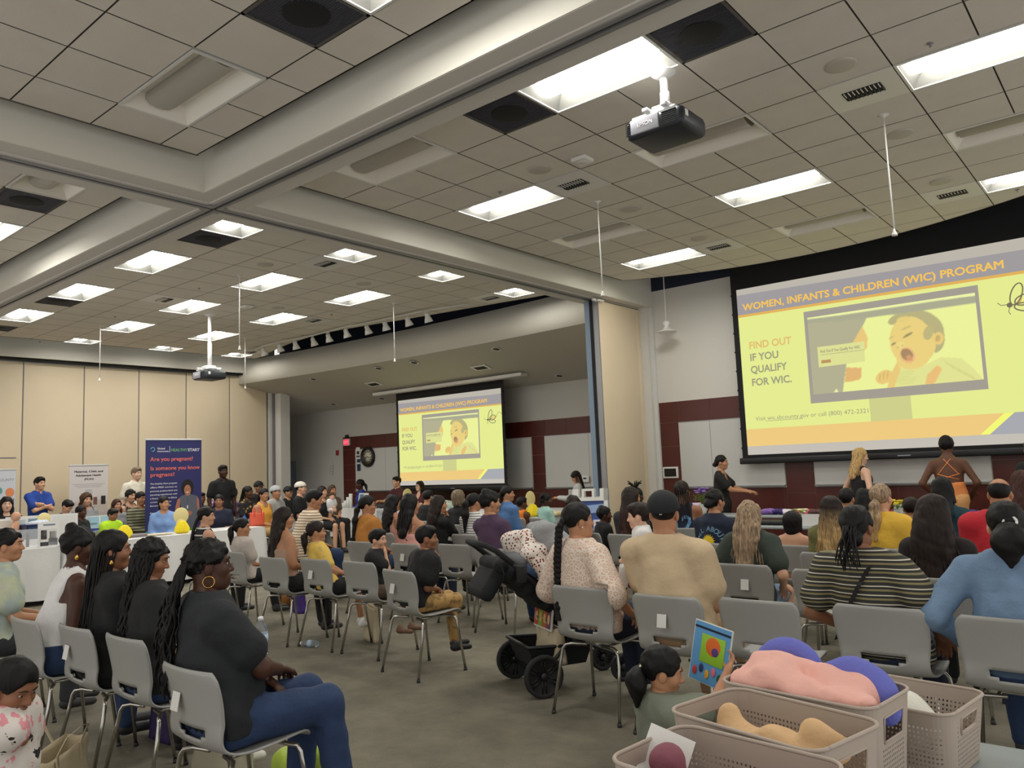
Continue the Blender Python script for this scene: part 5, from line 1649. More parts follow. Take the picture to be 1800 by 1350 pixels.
def chair(x, y, yaw=0., label='', sticker=None, group='grey stacking chairs of the audience'):
    o = CH0 if not used[0] else copy_tree(CH0)
    used[0] = 1
    for c in list(o.children):
        if c.name.startswith('paper_sticker'): bpy.data.objects.remove(c)
    o.location = (x, y, 0); o.rotation_euler = (0, 0, R(yaw))
    tag(o, label, 'chair', group)
    if sticker is not None:
        M = Matrix.Translation((sticker, -.256+.030*(sticker/.22)**2, .675)) @ Matrix.Rotation(R(-10.5), 4, 'X')
        MB().box((-.030, -.0015, -.038), (.030, .0005, .038), m_sticker, M).build('paper_sticker', o)
    CHAIRS.append((x, y, yaw))
    return o
# ------------------------------------------------------------------ the chairs that stand out
K_black = cloth('black', (22, 23, 26)); K_navy = cloth('navy', (28, 36, 58)); K_jean = cloth('blue denim', (38, 58, 92)); K_jeanl = cloth('washed denim', (112, 138, 168)); K_char = cloth('charcoal', (48, 50, 54))
K_white = cloth('white', (226, 226, 226)); K_khaki = cloth('khaki', (176, 142, 92)); K_gray = cloth('light grey', (150, 152, 156)); K_tan = cloth('sand tee', (196, 174, 142)); K_brown = cloth('taupe', (96, 78, 66))
_cn = [0]
def seat(x, y, yaw, label, st=None): return chair(x, y, yaw, label, st)
seat(-5.32, 2.0, 0, 'grey chair at the left edge under the person in the white tank top')
seat(-4.74, 2.06, 0, 'grey chair with sticker under the woman with long braids in a black tee', -.05)
seat(-4.17, 2.08, 0, 'grey chair without sticker under the woman with long curly black hair')
seat(-3.24, 1.93, 0, 'grey chair with sticker under the woman in jeans and hoop earrings', -.06)
seat(-7.72, 4.77, 0, 'grey chair with sticker under the girl in a pale tee', -.02)
seat(-6.74, 4.61, 0, 'grey chair without sticker under the long-haired woman with bare shoulders')
seat(-6.17, 4.69, 0, 'grey chair with sticker under the ponytailed girl in yellow', -.03)
seat(-5.56, 4.71, 0, 'grey chair without sticker under the smiling toddler boy')
seat(-4.72, 4.45, -8, 'grey chair with sticker under the boy in gold trousers, out in the aisle', -.05)
seat(-7.14, 6.01, 0, 'grey chair under the woman in the mustard top')
seat(-6.37, 6.0, 0, 'grey chair with sticker behind the woman with crossed back straps', -.02)
seat(-5.77, 6.13, 0, 'empty grey chair just ahead of the boy in gold trousers')
seat(-5.09, 5.96, 0, 'grey chair with sticker under the person in the purple sweater', .0)
seat(-7.74, 8.2, 0, 'grey chair with sticker seen beyond the ponytail in the white striped top', .0)
seat(-2.95, 4.38, 0, 'grey chair under the woman in white lace')
seat(-2.31, 4.33, 0, 'grey chair with sticker under the man in the black cap', -.02)
seat(-1.99, 4.66, 0, 'grey chair without sticker right of the man in the black cap') if False else None
seat(-1.80, 4.42, 0, 'grey chair without sticker between the capped man and the striped tee')
seat(-2.47, 5.75, 0, 'grey chair with sticker under the woman with long ash blonde hair', .03)
seat(-1.84, 5.66, 0, 'grey chair behind the left arm of the striped tee woman')
seat(-1.20, 4.51, 0, 'grey chair under the woman in the striped tee with a strap')
seat(-1.17, 5.58, 0, 'grey chair with sticker between the striped tee and the denim jacket', .06)
seat(-.62, 4.46, 0, 'grey chair at the right edge under the denim jacket')

def P(label, px, py, yp, **k):
    """seated in the audience; a chair is set under everyone who has none yet"""
    ch = k.pop('ch', None); cl = k.pop('cl', None); st = k.pop('st', None)
    g = k.get('g', 1.)
    if ch is not None:
        yw = R(k.get('yaw', 0)); o = -.062-.06*(g-1)
        k['chair'] = (ch[0]-math.sin(yw)*o*.5, ch[1]+math.cos(yw)*o, ch[2] if len(ch) > 2 else 0., ch[0], ch[1])
    I = person(label, px, py, y=yp, **k)
    if cl:
        rt = I['root']; yw = I['yaw']; o = .062+.06*(g-1)
        seat(rt.location.x-math.sin(yw)*o, rt.location.y+math.cos(yw)*o, math.degrees(yw), cl, st)
    return I

# ---- foreground left row
ty = ramp_mat('fabric tie dye', 'noise', [(0., (176, 186, 184)), (.45, (168, 182, 178)), (.6, (196, 202, 170)), (.75, (186, 188, 192))], 6., constant=False)
P('person at the left edge in a pale tie-dye tee, hair pulled back', 15, 931, 1.97, yaw=-12, hy=-22, sk='tn', hair=('bun', 'bk', {'at': (0, -.10, -.03), 'r': .03}), top=('tee', ty, {'loose': .012}), bottom=('pants', K_char), arms='thighs', cl='grey chair cut by the left edge of the view', face=True)
P('woman in a white tank top with a topknot and round gold earring', 140, 929, 2.06, ch=(-5.32, 2.0), yaw=-8, hy=-15, hp=-6, g=1.12, sk='dk', hair=('bun', 'bk', {'at': (0, -.055, .115), 'r': .040}), top=('tank', K_white), bottom=('jeans', K_jean), arms='lap', lean=.06, extra=[earrings('drop')], face=True)
P('woman in a black tee with parted long thin braids', 199, 934, 2.02, ch=(-4.74, 2.06), yaw=-8, hy=-18, sk='br', g=1.05, hair=('braids', 'bk', {'L': .50, 'n': 70, 'rs': .8, 'wd': .12}), top=('tee', K_black, {'loose': .015}), bottom=('pants', K_black), lean=.05, extra=[earrings('drop')])
P('woman with long curly black hair leaning forward in a black tee', 266, 949, 2.06, ch=(-4.17, 2.08), yaw=-10, hy=-28, hp=-14, sk='br', g=1.1, hair=('curls', 'bk', {'L': .46, 'n': 90, 'wd': .10, 'rs': 1.15}), top=('tee', K_black, {'loose': .015}), bottom=('jeans', K_jean), lean=.12, extra=[earrings('hoop')], shoes=(210, 208, 200))
I = P('large woman in a dark tee and jeans with a curly braided ponytail and gold hoops', 330, 943, 1.98, ch=(-3.24, 1.93), yaw=-14, hy=-14, g=1.32, sh=.225, sk='dk', hair=('braids', 'bk', {'L': .56, 'n': 74, 'tail': 1, 'curl': 1, 'wd': .12, 'rs': 1.45, 'dx': -.05}), top=('tee', cloth('washed black', (27, 31, 36)), {'loose': .015}), bottom=('jeans', cloth('dark blue denim', (36, 56, 92))), arms='lap', armR=(-.03, .27, .72, 1.4, .0, -.7), shoes=(225, 225, 225), extra=[earrings('hoop')], res=.0115,
  legs=[(.12, .43, .57, .16, .50, .09), (-.11, .43, .57, -.10, .38, .09)], face=True)

# ---- second row left
P('woman in a black top edged with white stripes, hair in a long dark braid', 363, 892, 4.7, yaw=-5, hy=-40, sk='lt', g=1.2, hair=('braid', 'bk', {'L': .34, 'at': (0, -.09, .0)}), top=('tank', ramp_mat('fabric black white edge', 'wave', [(0, (28, 28, 30)), (.8, (215, 215, 215))], 4.2)), bottom=('pants', K_black), cl='grey chair mostly hidden behind the dark tee woman, left of the sticker chair', extra=[earrings('stud')])
P('girl in a pale long-sleeved tee with a white-tied ponytail', 425, 914, 4.68, ch=(-7.72, 4.77), yaw=-8, hy=-38, sk='tn', hair=('pony', 'bk', {'L': .26, 'at': (0, -.105, .03)}), top=('tee', cloth('oatmeal', (196, 186, 178)), {'loose': .02}), bottom=('pants', K_black), fem=True, bust=False, extra=[headband()])
P('woman with bare shoulders, beige strap top and very long dark brown hair', 500, 893, 4.62, ch=(-6.74, 4.61), yaw=-10, hy=-30, sk='tn', g=1.12, hair=('long', 'db', {'L': .44, 'w': .95}), top=('strap', cloth('beige satin', (170, 140, 120))), bottom=('pants', K_black))
P('ponytailed girl in a yellow blouse and black trousers', 553, 919, 4.62, ch=(-6.17, 4.69), yaw=-12, hy=-26, sk='tn', bust=False, hair=('pony', 'db', {'L': .27, 'at': (0, -.105, .0)}), top=('tee', ramp_mat('fabric yellow print', 'noise', [(0, (226, 184, 78)), (.55, (232, 196, 96)), (.66, (206, 176, 104))], 14., constant=False)), bottom=('shorts', K_black), shoes=(230, 228, 224), extra=[headband((190, 175, 150), (0, -.118, -.005))])
P('smiling toddler boy in a black tee with a hand at his mouth', 664, 934, 4.75, ch=(-5.56, 4.71), yaw=-62, hy=-8, hr=4, fem=False, sk='lt', hair=('short', 'bk'), top=('tee', K_black, {'loose': .012}), bottom=('shorts', K_brown), arms=('chin', 'thighs'), shoes=(110, 80, 60), face=True)
P('boy in a black tee and gold camouflage trousers with black boots', 750, 928, 4.50, ch=(-4.72, 4.45, -8), yaw=-22, hy=-25, fem=False, sk='br', hair=('short', 'bk'), top=('tee', K_black, {'loose': .02}), bottom=('pants', ramp_mat('fabric gold camouflage', 'noise', [(0, (150, 116, 66)), (.5, (186, 148, 90)), (.62, (128, 98, 60))], 16., constant=False)), shoes=(24, 24, 26), arms='lap')

# ---- third row left
st_m = ramp_mat('fabric cream brown stripes', 'wave', [(0, (226, 208, 180)), (.62, (226, 208, 180)), (.66, (84, 50, 36)), (.90, (226, 208, 180))], 9.5)
P('man leaning forward in a cream shirt with brown stripes', 552, 862, 6.15, yaw=-18, hy=-22, hp=-10, fem=False, g=1.15, sk='tn', hair=('short', 'bk'), top=('tee', st_m, {'loose': .02}), bottom=('jeans', K_jean), lean=.16, cl='grey chair under the man in the cream striped shirt', arms='thighs')
P('woman in a mustard top with black glasses and a long black ponytail', 640, 872, 6.05, ch=(-7.14, 6.01), yaw=-10, hy=-34, sk='tn', g=1.15, hair=('pony', 'bk', {'L': .42, 'at': (0, -.10, .01)}), top=('half', cloth('mustard', (178, 118, 48)), {'loose': .015}), bottom=('jeans', K_jean), extra=[glasses()])
P('woman with long black hair in a pink top, beside the one with crossed straps', 692, 870, 6.9, yaw=-5, hy=-12, sk='tn', hair=('long', 'bk', {'L': .40}), top=('tank', cloth('dusty pink', (206, 150, 136))), bottom=('pants', K_black), cl='grey chair one row ahead of the crossed straps woman')
def straps(cols):
    def fn(I):
        s = I['s']; che = I['che']
        for i, (m, pts) in enumerate(cols):
            mb = MB(); f = Field(I['lo'], I['hi'], .014); I['torso'](f, .002); out = []
            for k in range(len(pts)-1):
                for j in range(8):
                    u = j/7; x = (pts[k][0]*(1-u)+pts[k+1][0]*u)*s+che[0]; z = (pts[k][1]*(1-u)+pts[k+1][1]*u)*s+che[2]
                    ix = int(round((x-I['lo'][0])/f.h)); iz = int(round((z-I['lo'][2])/f.h))
                    ix = max(0, min(f.n[0]-1, ix)); iz = max(0, min(f.n[2]-1, iz)); kk = np.argwhere(f.D[ix, :, iz] < 0)
                    if len(kk): out.append((x, I['lo'][1]+f.h*(kk[0][0]-.6), z))
            if len(out) > 2: mb.tube(out, .0055*s, m, 5); mb.build('strap', I['root'])
    return fn
m_pink = cloth('pink strap', (236, 176, 160))
P('woman with black hair and bare back crossed by pink and black straps', 722, 870, 6.0, ch=(-6.37, 6.0), yaw=-5, hy=-14, sk='tn', g=1.15, hair=('long', 'bk', {'L': .31}), top=('strap', cloth('pink top', (214, 158, 148))), bottom=('pants', K_navy), extra=[straps([(K_black, [(-.13, .13), (.10, -.05)]), (K_black, [(.05, .14), (-.08, -.05)]), (m_pink, [(.13, .13), (-.02, -.06)])])])
P('woman in a black top with long dark hair, chin on hand', 772, 872, 6.85, yaw=-14, hy=-26, sk='tn', hair=('long', 'db', {'L': .36}), top=('long', K_black), bottom=('pants', K_black), arms=('chin', 'lap'), cl='grey chair behind the empty chair, half hidden', )
P('person in a purple sweater with a high black bun', 858, 863, 5.92, ch=(-5.09, 5.96), yaw=-5, hy=-24, sk='tn', g=1.15, hair=('bun', 'bk', {'at': (0, -.05, .105), 'r': .042}), top=('long', cloth('purple', (74, 52, 78))), bottom=('jeans', K_jean), extra=[earrings('stud')])
P('woman in a white and black striped tee with a long black ponytail', 833, 868, 7.0, yaw=-5, hy=-10, sk='tn', hair=('pony', 'bk', {'L': .42, 'r': .045, 'at': (0, -.10, .04)}), top=('tee', ramp_mat('fabric white thin stripes', 'wave', [(0, (220, 220, 218)), (.74, (60, 60, 62))], 11.)), bottom=('pants', K_black), cl='grey chair under the woman in the white and black striped tee')
P('person with short grey blonde hair in a black top', 806, 862, 8.1, ch=(-7.74, 8.2), yaw=0, hy=-5, sk='lt', hair=('bob', 'gy'), top=('long', K_black), bottom=('pants', K_black))
P('person with short black hair far back before the glasses woman', 752, 862, 8.6, yaw=0, hy=10, sk='tn', hair=('short', 'bk'), top=('tee', K_black), bottom=('pants', K_black), cl='grey chair far back under the short black haired person')
P('woman in a blue denim shirt with a dark ponytail, face turned right', 892, 855, 8.7, yaw=-10, hy=-48, sk='tn', hair=('pony', 'bk', {'L': .3}), top=('jacket', cloth('chambray', (82, 120, 172))), bottom=('pants', K_navy), cl='grey chair under the woman in the blue denim shirt', face=True)
P('boy in an orange sleeveless top', 917, 876, 9.35, yaw=-5, hy=-15, fem=False, sk='db', hair=('short', 'bk'), top=('tank', cloth('orange', (240, 134, 36))), bottom=('shorts', K_black), cl='grey chair under the boy in orange')
P('girl with beaded black hair puffs in a mint top', 960, 869, 9.4, yaw=-20, hy=-40, sk='dk', bust=False, hair=('puffs', 'bk', {'strands': 1, 'L': .12, 'n': 26}), top=('tee', cloth('mint', (164, 206, 196))), bottom=('shorts', K_white), cl='grey chair under the girl with hair puffs')

# ---- centre and right
lace = ramp_mat('white lace', 'cells', [(0., (226, 212, 200)), (.10, (222, 206, 192)), (.2, (196, 158, 134)), (.34, (222, 204, 190))], 34., constant=False, bump=.6, bscale=90)
P('woman in a white lace blouse with a long black braid down her back', 1015, 885, 4.30, ch=(-2.95, 4.38), yaw=-12, hy=-24, sk='tn', g=1.22, hair=('braid', 'bk', {'L': .60, 'at': (0, -.10, .02), 'dx': -.04}), top=('half', lace, {'loose': .018}), bottom=('pants', K_navy), arms='side', extra=[earrings('stud', m_pearl)], face=True)
P('man in a sand tee and black cap worn to the front, seen from behind', 1165, 868, 4.30, ch=(-2.31, 4.33), yaw=-2, hy=22, fem=False, g=1.28, sh=.215, sk='tn', hair=('buzz', 'bk'), top=('tee', K_tan, {'loose': .02}), bottom=('pants', cloth('camel', (150, 120, 90))), arms='lap', extra=[cap_hat((18, 22, 26), False, True)], lean=.03)
P('woman with ash blonde long hair in a dark green top', 1318, 883, 5.7, ch=(-2.47, 5.75), yaw=-4, hy=-6, sk='lt', g=1.08, hair=('long', 'ash', {'L': .40, 'n': 60, 'w': 1.15, 'wd': .14}), top=('tee', cloth('dark green', (52, 62, 54)), {'loose': .015}), bottom=('shorts', K_jeanl), arms='side')
P('woman with brown hair fading to blonde in an olive top', 1462, 873, 6.55, yaw=-3, hy=-5, sk='lt', hair=('long', 'db', 'bl', {'L': .42, 'n': 50}), top=('tee', cloth('olive', (112, 110, 66))), bottom=('pants', K_black), cl='grey chair with sticker under the brown to blonde haired woman', st=-.08)
stt = ramp_mat('fabric olive stripes', 'wave', [(0, (44, 44, 40)), (.30, (128, 120, 84)), (.52, (40, 40, 38)), (.78, (206, 200, 182)), (.90, (60, 58, 50))], 7.2)
def sling(I):
    s = I['s']; che = I['che']; f = Field(I['lo'], I['hi'], .013); I['torso'](f, .040); out = []
    for j in range(22):
        u = j/21; x = che[0]+(.06-.22*u)*s; z = che[2]+(.15-.42*u)*s
        ix = max(0, min(f.n[0]-1, int(round((x-I['lo'][0])/f.h)))); iz = max(0, min(f.n[2]-1, int(round((z-I['lo'][2])/f.h)))); kk = np.argwhere(f.D[ix, :, iz] < 0)
        yv = I['lo'][1]+f.h*(kk[0][0]-.9) if len(kk) else out[-1][1] if out else 0
        out.append((x, min(yv, out[-1][1]+.01) if out else yv, z))
    v = []; ff = []
    for i, p in enumerate(out):
        v += [(p[0]-.014, p[1], p[2]-.006), (p[0]+.014, p[1], p[2]+.006), (p[0]-.014, p[1]+.005, p[2]-.006), (p[0]+.014, p[1]+.005, p[2]+.006)]
    for i in range(len(out)-1):
        a = 4*i; b = a+4; ff += [(a, a+1, b+1, b), (a+2, b+2, b+3, a+3), (a, b, b+2, a+2), (a+1, a+3, b+3, b+1)]
    MB().add(v, ff, mat('black webbing', (20, 20, 22), .8)).build('bag_strap', I['root'])
P('woman in an olive striped tee with a black strap across her back', 1502, 890, 4.45, ch=(-1.20, 4.51), yaw=-3, hy=0, sk='br', g=1.22, sh=.195, hair=('bun', 'bk', {'at': (0, -.09, -.06), 'r': .05, 'strands': 1, 'tail': 1, 'L': .22, 'n': 24}), top=('tee', stt, {'loose': .018}), bottom=('jeans', cloth('dark jeans', (26, 36, 58))), arms='side', extra=[sling])
P('woman in a yellow tee with a blonde ponytail', 1547, 852, 7.0, yaw=-6, hy=-8, sk='lt', g=1.05, hair=('pony', 'ash', 'bl', {'L': .34, 'r': .04, 'at': (0, -.10, -.01)}), top=('tee', cloth('yellow', (226, 182, 66)), {'loose': .02}), bottom=('jeans', K_jean), cl='grey chair under the woman in the yellow tee')
P('person with dark hair left of the yellow tee, far row', 1487, 861, 8.6, yaw=0, sk='tn', hair=('short', 'bk'), top=('tee', K_black), bottom=('pants', K_black), cl='grey chair far ahead of the brown to blonde hair')
P('person with long black hair just left of the yellow tee', 1520, 860, 8.0, yaw=0, sk='tn', hair=('long', 'bk', {'L': .3}), top=('long', K_black), bottom=('pants', K_black), cl='grey chair far ahead, left of the yellow tee')
P('woman with very wide long dark wavy hair in the right half', 1640, 873, 5.52, ch=(-1.17, 5.58), yaw=-2, sk='tn', g=1.2, hair=('wavy', 'db', {'L': .50, 'n': 90, 'w': 1.35, 'wd': .20, 'rs': 1.4}), top=('long', cloth('dark brown', (36, 28, 28))), bottom=('pants', K_black))
P('woman with long black hair dyed teal at the ends', 1655, 840, 8.0, yaw=-4, hy=10, sk='lt', hair=('long', 'bk', 'tl', {'L': .36, 'n': 40}), top=('long', cloth('teal', (28, 62, 74))), bottom=('pants', K_black), cl='grey chair under the teal haired woman')
P('small child with dark purple top seen between heads', 1600, 878, 8.2, yaw=0, bust=False, sk='tn', hair=('short', 'db'), top=('tee', cloth('plum', (66, 46, 66))), bottom=('pants', K_black))
P('balding man in a red tee with sunglasses on his head', 1755, 841, 6.9, yaw=0, hy=0, fem=False, g=1.25, sh=.21, sk='tn', hair=('balding', 'bk'), top=('tee', cloth('red', (186, 34, 48)), {'loose': .02}), bottom=('jeans', K_jean), extra=[glasses((24, 24, 26), True)], cl='grey chair under the man in red')
P('woman in a light blue denim jacket with a white hair clip', 1765, 883, 4.45, ch=(-.62, 4.46), yaw=-2, hy=8, sk='lt', g=1.18, sh=.195, hair=('pony', 'bk', {'L': .20, 'r': .06, 'at': (0.02, -.095, .02)}), top=('jacket', K_jeanl), bottom=('jeans', K_jean), arms='side', extra=[headband((228, 226, 222), (.02, -.115, .03), .028)])
P('person with red brown hair at the right edge behind the bald man', 1795, 829, 9.0, yaw=0, sk='tn', hair=('long', 'rb', {'L': .28}), top=('tee', K_black), bottom=('pants', K_black), cl='grey chair far back at the right edge')
P('child with a black bob haircut and bare shoulders', 1393, 903, 7.0, yaw=-2, bust=False, sk='lt', hair=('bob', 'bk'), top=('strap', cloth('peach', (240, 176, 150))), bottom=('shorts', K_white), cl='grey chair under the child with the bob haircut')
m_yfl = mat('yellow petal print', (240, 206, 40), .7); m_wl = mat('pale blue print', (150, 190, 214), .7); m_rosep = mat('rose print', (214, 110, 100), .7)
def flower_print(I):
    che = I['che']; s = I['s']
    mb = MB()
    for k in range(11):
        a = R(-10+k*20); M = Matrix.Translation((che[0], 0, che[2]-.035)) @ Matrix.Rotation(-a+R(90), 4, 'Y')
        mb.add([(0, 0, 0), (.014, 0, .03), (.0, 0, .072), (-.014, 0, .03)], [(0, 1, 2, 3)], m_yfl, False, M)
    o = mb.build('flower_print', I['root']); wrap_back(o, I, .022)
    word = 'ALL ABOUT'
    for i, ch_ in enumerate(word):
        if ch_ == ' ': continue
        a = R(158-17*i); r = .118
        M = Matrix.Translation((che[0]-math.cos(a)*r*-1*-1, 0, che[2]-.055+math.sin(a)*r)) 
        M = Matrix.Translation((che[0]+math.cos(a)*r, 0, che[2]-.055+math.sin(a)*r)) @ Matrix.Rotation(-(a-R(90)), 4, 'Y') @ Matrix.Rotation(R(90), 4, 'X')
        o = text_mesh(ch_, .062, 'back_lettering', m_wl, I['root'], M, 0., 'CENTER', bold=.002); wrap_back(o, I, .022)
P('woman in a navy tee printed ALL ABOUT over a yellow flower', 1256, 861, 6.95, yaw=-8, hy=-10, sk='tn', g=1.15, hair=('bun', 'bk', {'at': (0, -.10, -.02), 'r': .05}), top=('tee', K_navy), bottom=('jeans', K_jean), extra=[flower_print], cl='grey chair under the ALL ABOUT tee')
m_jn = mat('light blue numerals', (126, 174, 220), .7)
def twelve(I):
    c = I['che']; M = Matrix.Translation((c[0]+.0, 0, c[2]-.10)) @ Matrix.Rotation(R(90), 4, 'X')
    o = text_mesh('12', .25, 'jersey_number', m_jn, I['root'], M, 0., 'CENTER', bold=.009); wrap_back(o, I, .022)
P('person in a navy sleeveless jersey numbered 12 with long braids', 1198, 846, 8.3, yaw=18, hy=-20, sk='br', g=1.25, hair=('braids', 'db', {'L': .34, 'n': 60, 'rs': .8}), top=('tank', K_navy), bottom=('shorts', K_navy), extra=[twelve], cl='grey chair under the jersey numbered 12', st=None)
P('woman with straight dark brown hair left of the capped man', 1110, 857, 7.5, yaw=-5, hy=-14, sk='tn', hair=('long', 'db', 'rb', {'L': .42, 'n': 50}), top=('long', K_char), bottom=('pants', K_black), cl='grey chair under the straight haired woman left of the capped man')
P('person with spiky dreadlocks tied up on top', 1119, 858, 8.6, yaw=0, hy=-8, sk='dk', hair=('braids', 'bk', {'L': .22, 'n': 40, 'spikes': 1}), top=('tee', K_black), bottom=('pants', K_black), cl='grey chair under the person with spiky dreadlocks')
P('person with brown updo just behind the lace blouse woman', 1008, 874, 7.3, yaw=-5, sk='tn', hair=('bun', 'db', {'at': (0, -.05, .10), 'r': .04}), top=('tee', K_char), bottom=('pants', K_black), cl='grey chair ahead of the lace blouse woman')
P('small dark skinned child with a bun near the sandwich board', 1062, 893, 7.6, yaw=-30, hy=-20, sk='dk', bust=False, hair=('bun', 'bk', {'at': (0, -.04, .11), 'r': .035}), top=('tee', K_black), bottom=('shorts', K_black), cl='grey chair under the small child by the sandwich board', shoes=(150, 40, 50))
# ------------------------------------------------------------------ people at the tables and standing
def Q(label, px, py, xp=None, yp=None, **k):
    sits = k.get('sit', True) and 'zs' not in k
    I = person(label, px, py, x=xp, y=yp, noseat=not sits, **k)
    if sits:
        rt = I['root']; yw = I['yaw']; o = .062+.06*(k.get('g', 1.)-1)
        seat(rt.location.x-math.sin(yw)*o, rt.location.y+math.cos(yw)*o, math.degrees(yw), 'grey chair under the '+' '.join(label.replace(',', '').split()[:11]))
    return I
# on the floor and at the lower left
Q('young girl on the floor with a white-tied ponytail, reading an activity book', 1163, 1148, yp=3.36, yaw=-35, hy=-22, hp=-12, zs=.06, sk='tn', bust=False, hsc=1.12, hair=('pony', 'bk', {'L': .24, 'r': .05, 'at': (0, -.105, .0)}), top=('tee', cloth('sage', (116, 122, 108)), {'loose': .02}), bottom=('leggings', K_char), legs='floor', armR=(.10, .30, .60, .5, -.2, -.6, 0, -1, 0), armL=(-.12, .26, .36), extra=[headband((228, 228, 190), (0, -.118, .0), .018)], face=True)
floral = ramp_mat('fabric white pink floral', 'noise', [(0, (40, 36, 42)), (.40, (222, 214, 208)), (.58, (226, 150, 160)), (.66, (224, 216, 210))], 15.)
Q('small child at the lower left corner with parted black hair, hand at the mouth', 24, 1184, yp=1.22, yaw=-62, hy=-4, hp=-22, sit=False, sk='br', bust=False, hsc=1.42, hair=('pony', 'bk', {'L': .2, 'r': .05}), top=('tee', floral, {'loose': .02}), bottom=('leggings', K_char), arms=('chin', 'down'), face=True, res=.009)
Q('baby in a white towel looking over the shoulder of the capped man', 1122, 893, yp=4.62, yaw=125, hy=-15, hp=-4, zs=.86, sk='ps', bust=False, hsc=1.1, hair=('short', 'db'), top=('long', K_white), bottom=('pants', K_white), arms='lap', face=True, legs='held')
Q('seated person hidden by chairs, bare forearm and open palm showing', 1392, 1012, yp=4.9, yaw=-60, zs=.34, fem=False, sk='lt', hair=('short', 'bk'), top=('jacket', K_char), bottom=('pants', K_black), armR=(.22, .22, .62, .6, -.6, -.3, 0, 0, 1)) if False else None
# standing at the right
Q('woman with a low black bun in a black scoop top, standing at the display table', 1268, 801, yp=11.55, yaw=-78, hy=-4, sit=False, sk='tn', hair=('bun', 'bk', {'at': (0, -.115, -.03), 'r': .042}), top=('vneck', K_black), bottom=('pants', K_black), arms='fwd', face=True)
Q('blonde woman in a sleeveless black dress with her back to the room', 1512, 789, yp=11.9, yaw=-42, hy=-18, hp=-8, sit=False, sk='ps', g=1.1, hair=('long', 'bl', {'L': .28, 'n': 40, 'w': .9}), top=('tank', K_black), bottom=('skirt', K_black), arms='side', face=True)
m_or = mat('orange cord', (232, 140, 80), .6)
Q('woman in a backless top with crossed orange straps, seen from behind', 1662, 768, yp=11.6, yaw=6, sit=False, sk='db', g=1.08, hair=('bun', 'bk', {'at': (0, -.06, .09), 'r': .05}), top=('strap', cloth('orange wrap', (226, 138, 78)), {'low': .14}), bottom=('skirt', cloth('peach skirt', (236, 176, 116))), arms='side', extra=[straps([(m_or, [(-.04, .19), (.12, -.01)]), (m_or, [(.04, .19), (-.12, -.01)]), (m_or, [(-.125, .0), (.11, -.07)]), (m_or, [(.125, .0), (-.11, -.07)])])])
Q('person in dark clothes at the far right edge, standing by the big screen', 1812, 772, yp=11.2, yaw=40, sit=False, sk='br', hair=('long', 'rb', {'L': .3}), top=('long', K_black), bottom=('pants', K_black), arms='down')
Q('woman with long black braids bending over the table beside the sandwich board', 1012, 829, yp=11.35, yaw=125, hp=-32, sit=False, sk='tn', g=1.05, hair=('braids', 'bk', {'L': .40, 'n': 50, 'front': 1}), top=('long', cloth('pale grey', (176, 178, 176))), bottom=('pants', K_black), arms='table', face=True)
# behind the alcove table
Q('person in a blue sweater seated at the left end of the alcove table', 632, 843, yp=12.75, yaw=150, sk='dk', hair=('pony', 'bk', {'L': .2}), top=('long', cloth('royal blue', (36, 62, 150))), bottom=('pants', K_black), face=True)
Q('man in a maroon shirt seated left of the small screen', 697, 838, yp=12.75, yaw=172, fem=False, g=1.15, sk='lt', hair=('short', 'bk'), top=('polo', cloth('maroon', (72, 30, 36))), bottom=('pants', K_black), arms='table', face=True)
Q('woman with glasses and maroon top seated under the small screen', 737, 846, yp=12.6, yaw=175, sk='ps', hair=('long', 'db', {'L': .26, 'front': 1}), top=('vneck', cloth('wine', (84, 34, 44))), bottom=('pants', K_black), arms='table', extra=[glasses()], face=True)
# along the beige wall and the long tables
Q('man in a blue polo shirt standing with crossed arms by the beige wall', 70, 839, xp=-16.2, yaw=-72, sit=False, fem=False, g=1.12, sh=.188, sk='lt', hair=('short', 'bk'), top=('polo', cloth('royal polo', (30, 66, 150))), bottom=('pants', K_black), arms='crossed', face=True)
Q('man in a cream polo shirt standing half behind the blue banner', 240, 822, xp=-16.4, yaw=-75, sit=False, fem=False, g=1.15, sk='ps', hair=('short', 'gy'), top=('polo', cloth('cream', (220, 214, 198))), bottom=('pants', K_khaki), arms='down', face=True)
Q('man in a black polo shirt with a round badge, standing right of the blue banner', 392, 818, xp=-14.6, yaw=-95, sit=False, fem=False, g=.92, sh=.178, sk='dk', hair=('short', 'bk'), top=('polo', K_black), bottom=('pants', K_black), arms='down', face=True)
Q('woman with long dark hair behind the table at the far left edge', 12, 874, xp=-15.2, yaw=-100, sk='ps', hair=('long', 'bk', {'L': .26, 'front': 1}), top=('tee', K_black), bottom=None, face=True)
Q('woman with curly brown hair seated below the white banner', 152, 868, xp=-16.6, yaw=-85, sk='lt', hair=('bigcurl', 'br', {'L': .22, 'front': 1}), top=('tee', K_gray), bottom=None, face=True)
Q('person in black bending over behind the bin on the table', 118, 879, xp=-15.0, yaw=-60, hp=-35, lean=.3, sk='lt', fem=False, hair=('short', 'bk'), top=('long', K_black), bottom=('pants', K_black))
Q('woman with half-up black braids and white earrings, in profile', 143, 889, xp=-13.9, yaw=-60, hy=5, sk='dk', hair=('braids', 'bk', {'L': .30, 'n': 44}), top=('tee', K_black), bottom=('pants', K_black), extra=[earrings('stud', m_pearl)], face=True)
Q('smiling woman with long straight brown hair in a grey top', 206, 878, xp=-15.2, yaw=-88, sk='lt', hair=('long', 'rb', {'L': .36, 'front': 1}), top=('long', K_gray), bottom=('pants', K_black), face=True)
Q('woman with dark wavy hair seated just left of the blue banner', 230, 861, xp=-15.6, yaw=-80, sk='lt', hair=('curlyshort', 'bk'), top=('tank', K_char), bottom=('pants', K_black), face=True)
